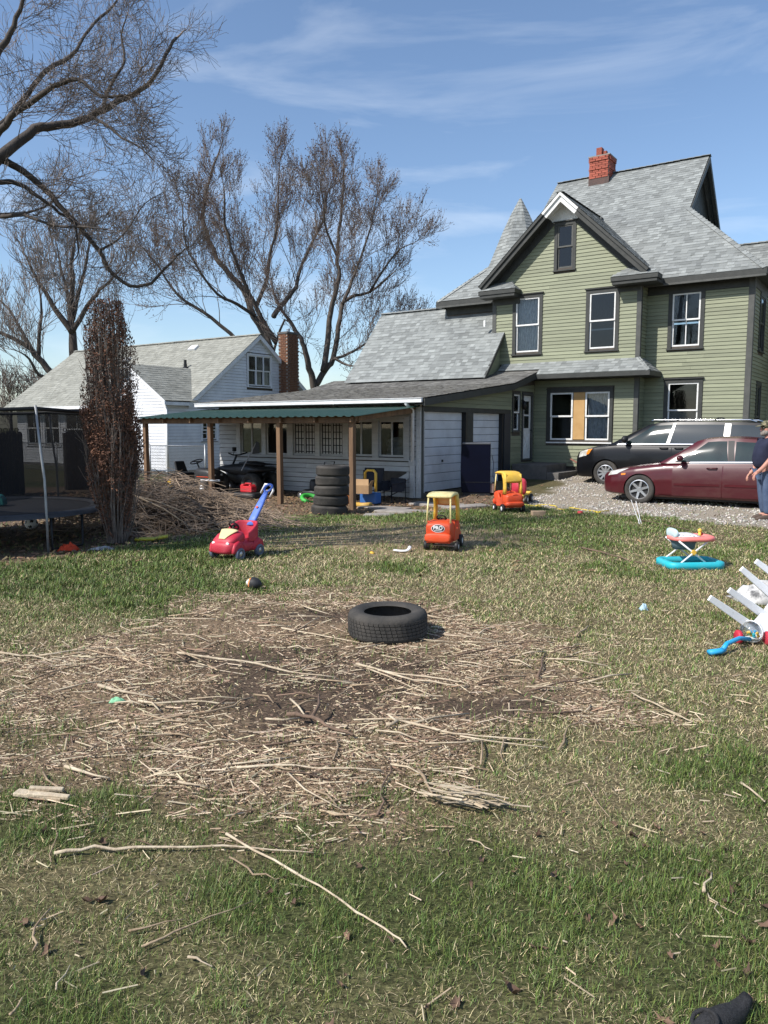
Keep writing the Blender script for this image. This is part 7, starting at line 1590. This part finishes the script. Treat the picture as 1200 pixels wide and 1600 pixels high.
SKINM = mat('ruddy skin', (.50,.26,.19), .6, (.44,.20,.15), 9); NAVYC = mat('navy cotton', (.012,.015,.036), .9, (.02,.024,.05), 8, bump=.3, bscale=14); DENIM = mat('blue denim', (.055,.085,.15), .9, (.10,.14,.21), 5, lo=.4, hi=.75, bump=.3, bscale=60)
# local x = forward; y = left
V = [((0,0,.98),.13),((.02,0,1.15),.15),((.0,0,1.36),.14),((-.03,0,1.50),.08),((-.01,0,1.57),.06),((.02,0,1.66),.085),((.025,0,1.74),.082),
     ((-.02,.19,1.43),.065),((.02,.24,1.16),.05),((.16,.22,.98),.04),((.24,.20,.90),.032),
     ((-.02,-.19,1.43),.065),((.0,-.25,1.15),.05),((.10,-.24,.94),.04),((.16,-.22,.86),.032),
     ((.0,.10,.90),.09),((.02,.11,.52),.06),((-.03,.11,.10),.045),((.09,.12,.05),.04),((.0,-.10,.90),.09),((-.01,-.11,.52),.06),((-.08,-.11,.10),.045),((.04,-.12,.05),.04)]
Ed = [(0,1),(1,2),(2,3),(3,4),(4,5),(5,6),(2,7),(7,8),(8,9),(9,10),(2,11),(11,12),(12,13),(13,14),(0,15),(15,16),(16,17),(17,18),(0,19),(19,20),(20,21),(21,22)]
b_ = len(V)
for sg, w_ in ((1,(.24,.20,.90)),(-1,(.16,-.22,.86))):
    wi = 10 if sg > 0 else 14; pm_ = len(V); V.append(((w_[0]+.045,w_[1],w_[2]-.045),(.034,.02))); Ed.append((wi,pm_))
    for k, (dx, dy, l_) in enumerate(((.035,.026*sg,.075),(.045,.009*sg,.082),(.045,-.009*sg,.078),(.035,-.026*sg,.062))):
        a = len(V); p = V[pm_][0]; V.append(((p[0]+dx*.7,p[1]+dy,p[2]-.035),.0105)); V.append(((p[0]+dx*.9,p[1]+dy,p[2]-.035-l_*.55),.0095)); V.append(((p[0]+dx*.55,p[1]+dy,p[2]-.035-l_),.008)); Ed += [(pm_,a),(a,a+1),(a+1,a+2)]
    a = len(V); V.append(((w_[0]+.06,w_[1]-sg*.03,w_[2]-.03),.012)); V.append(((w_[0]+.085,w_[1]-sg*.045,w_[2]-.075),.009)); Ed += [(wi,a),(a,a+1)]
skin('body', V, Ed, SKINM, mn)
skin('t_shirt', [((.01,0,.95),.175),((.075,0,1.10),.205),((.06,0,1.22),.20),((.0,0,1.38),.175),((-.03,0,1.50),.10),((-.02,.19,1.44),.09),((.0,.235,1.22),.075),((-.02,-.19,1.44),.09),((-.01,-.24,1.22),.075)], [(0,1),(1,2),(2,3),(3,4),(3,5),(5,6),(3,7),(7,8)], NAVYC, mn)
skin('jeans', [((.0,0,.98),.165),((.0,.10,.86),.125),((.02,.112,.52),.09),((-.02,.115,.10),.075),((.0,-.10,.86),.125),((-.01,-.112,.52),.09),((-.07,-.115,.10),.075)], [(0,1),(1,2),(2,3),(0,4),(4,5),(5,6)], DENIM, mn)
for y, x in ((.12,.05),(-.12,.0)): hull([(x-.13,.035,0,.07),(x-.1,.045,0,.11),(x,.048,0,.10),(x+.1,.045,0,.07),(x+.15,.03,0,.045)], 3).build('boot', mat('dark work boot', (.09,.065,.05), .8), mn, smooth=True, loc=(0,y,0))
CAMO = mat('camouflage cloth', (.16,.15,.09), .9, (.055,.05,.03), 16, lo=.48, hi=.52, spots=(14,.58,(.30,.24,.15)))
MB().ball((.02,0,1.745),(.115,.095,.09),16,10).build('cap_crown', CAMO, mn, smooth=True); hull([(.11,.085,1.735,1.75),(.16,.075,1.728,1.742),(.215,.045,1.715,1.727),(.225,.02,1.714,1.722)], 2.5).build('cap_brim', CAMO, mn, smooth=True)
BEARD = mat('grey beard', (.30,.27,.24), .95, (.18,.15,.13), 40, bump=.8, bscale=90)
hull([(.0,.075,1.57,1.68),(.06,.078,1.55,1.665),(.105,.055,1.55,1.645),(.125,.03,1.56,1.625)], 2.2).build('beard', BEARD, mn, smooth=True); MB().ball((-.02,0,1.68),(.10,.095,.07),12,8).build('hair', BEARD, mn, smooth=True)
MB().tube([(.10,0,1.715),(.128,0,1.69),(.135,0,1.672),(.11,0,1.66)], [.012,.016,.02,.012], 8).build('nose', SKINM, mn, smooth=True)
for sg in (-1, 1):
    MB().ball((.098,sg*.035,1.70),(.012,.016,.010),10,6).build('eye', WPL, mn, smooth=True); MB().ball((.109,sg*.036,1.70),(.004,.006,.006),8,5).build('iris', BLKPL, mn, smooth=True); MB().ball((.01,sg*.097,1.68),(.022,.010,.032),10,7).build('ear', SKINM, mn, smooth=True)
MB().tube([(.128,-.03,1.64),(.138,0,1.642),(.128,.03,1.64)], .006, 6).build('mouth', mat('lips', (.35,.13,.11), .6), mn, smooth=True)
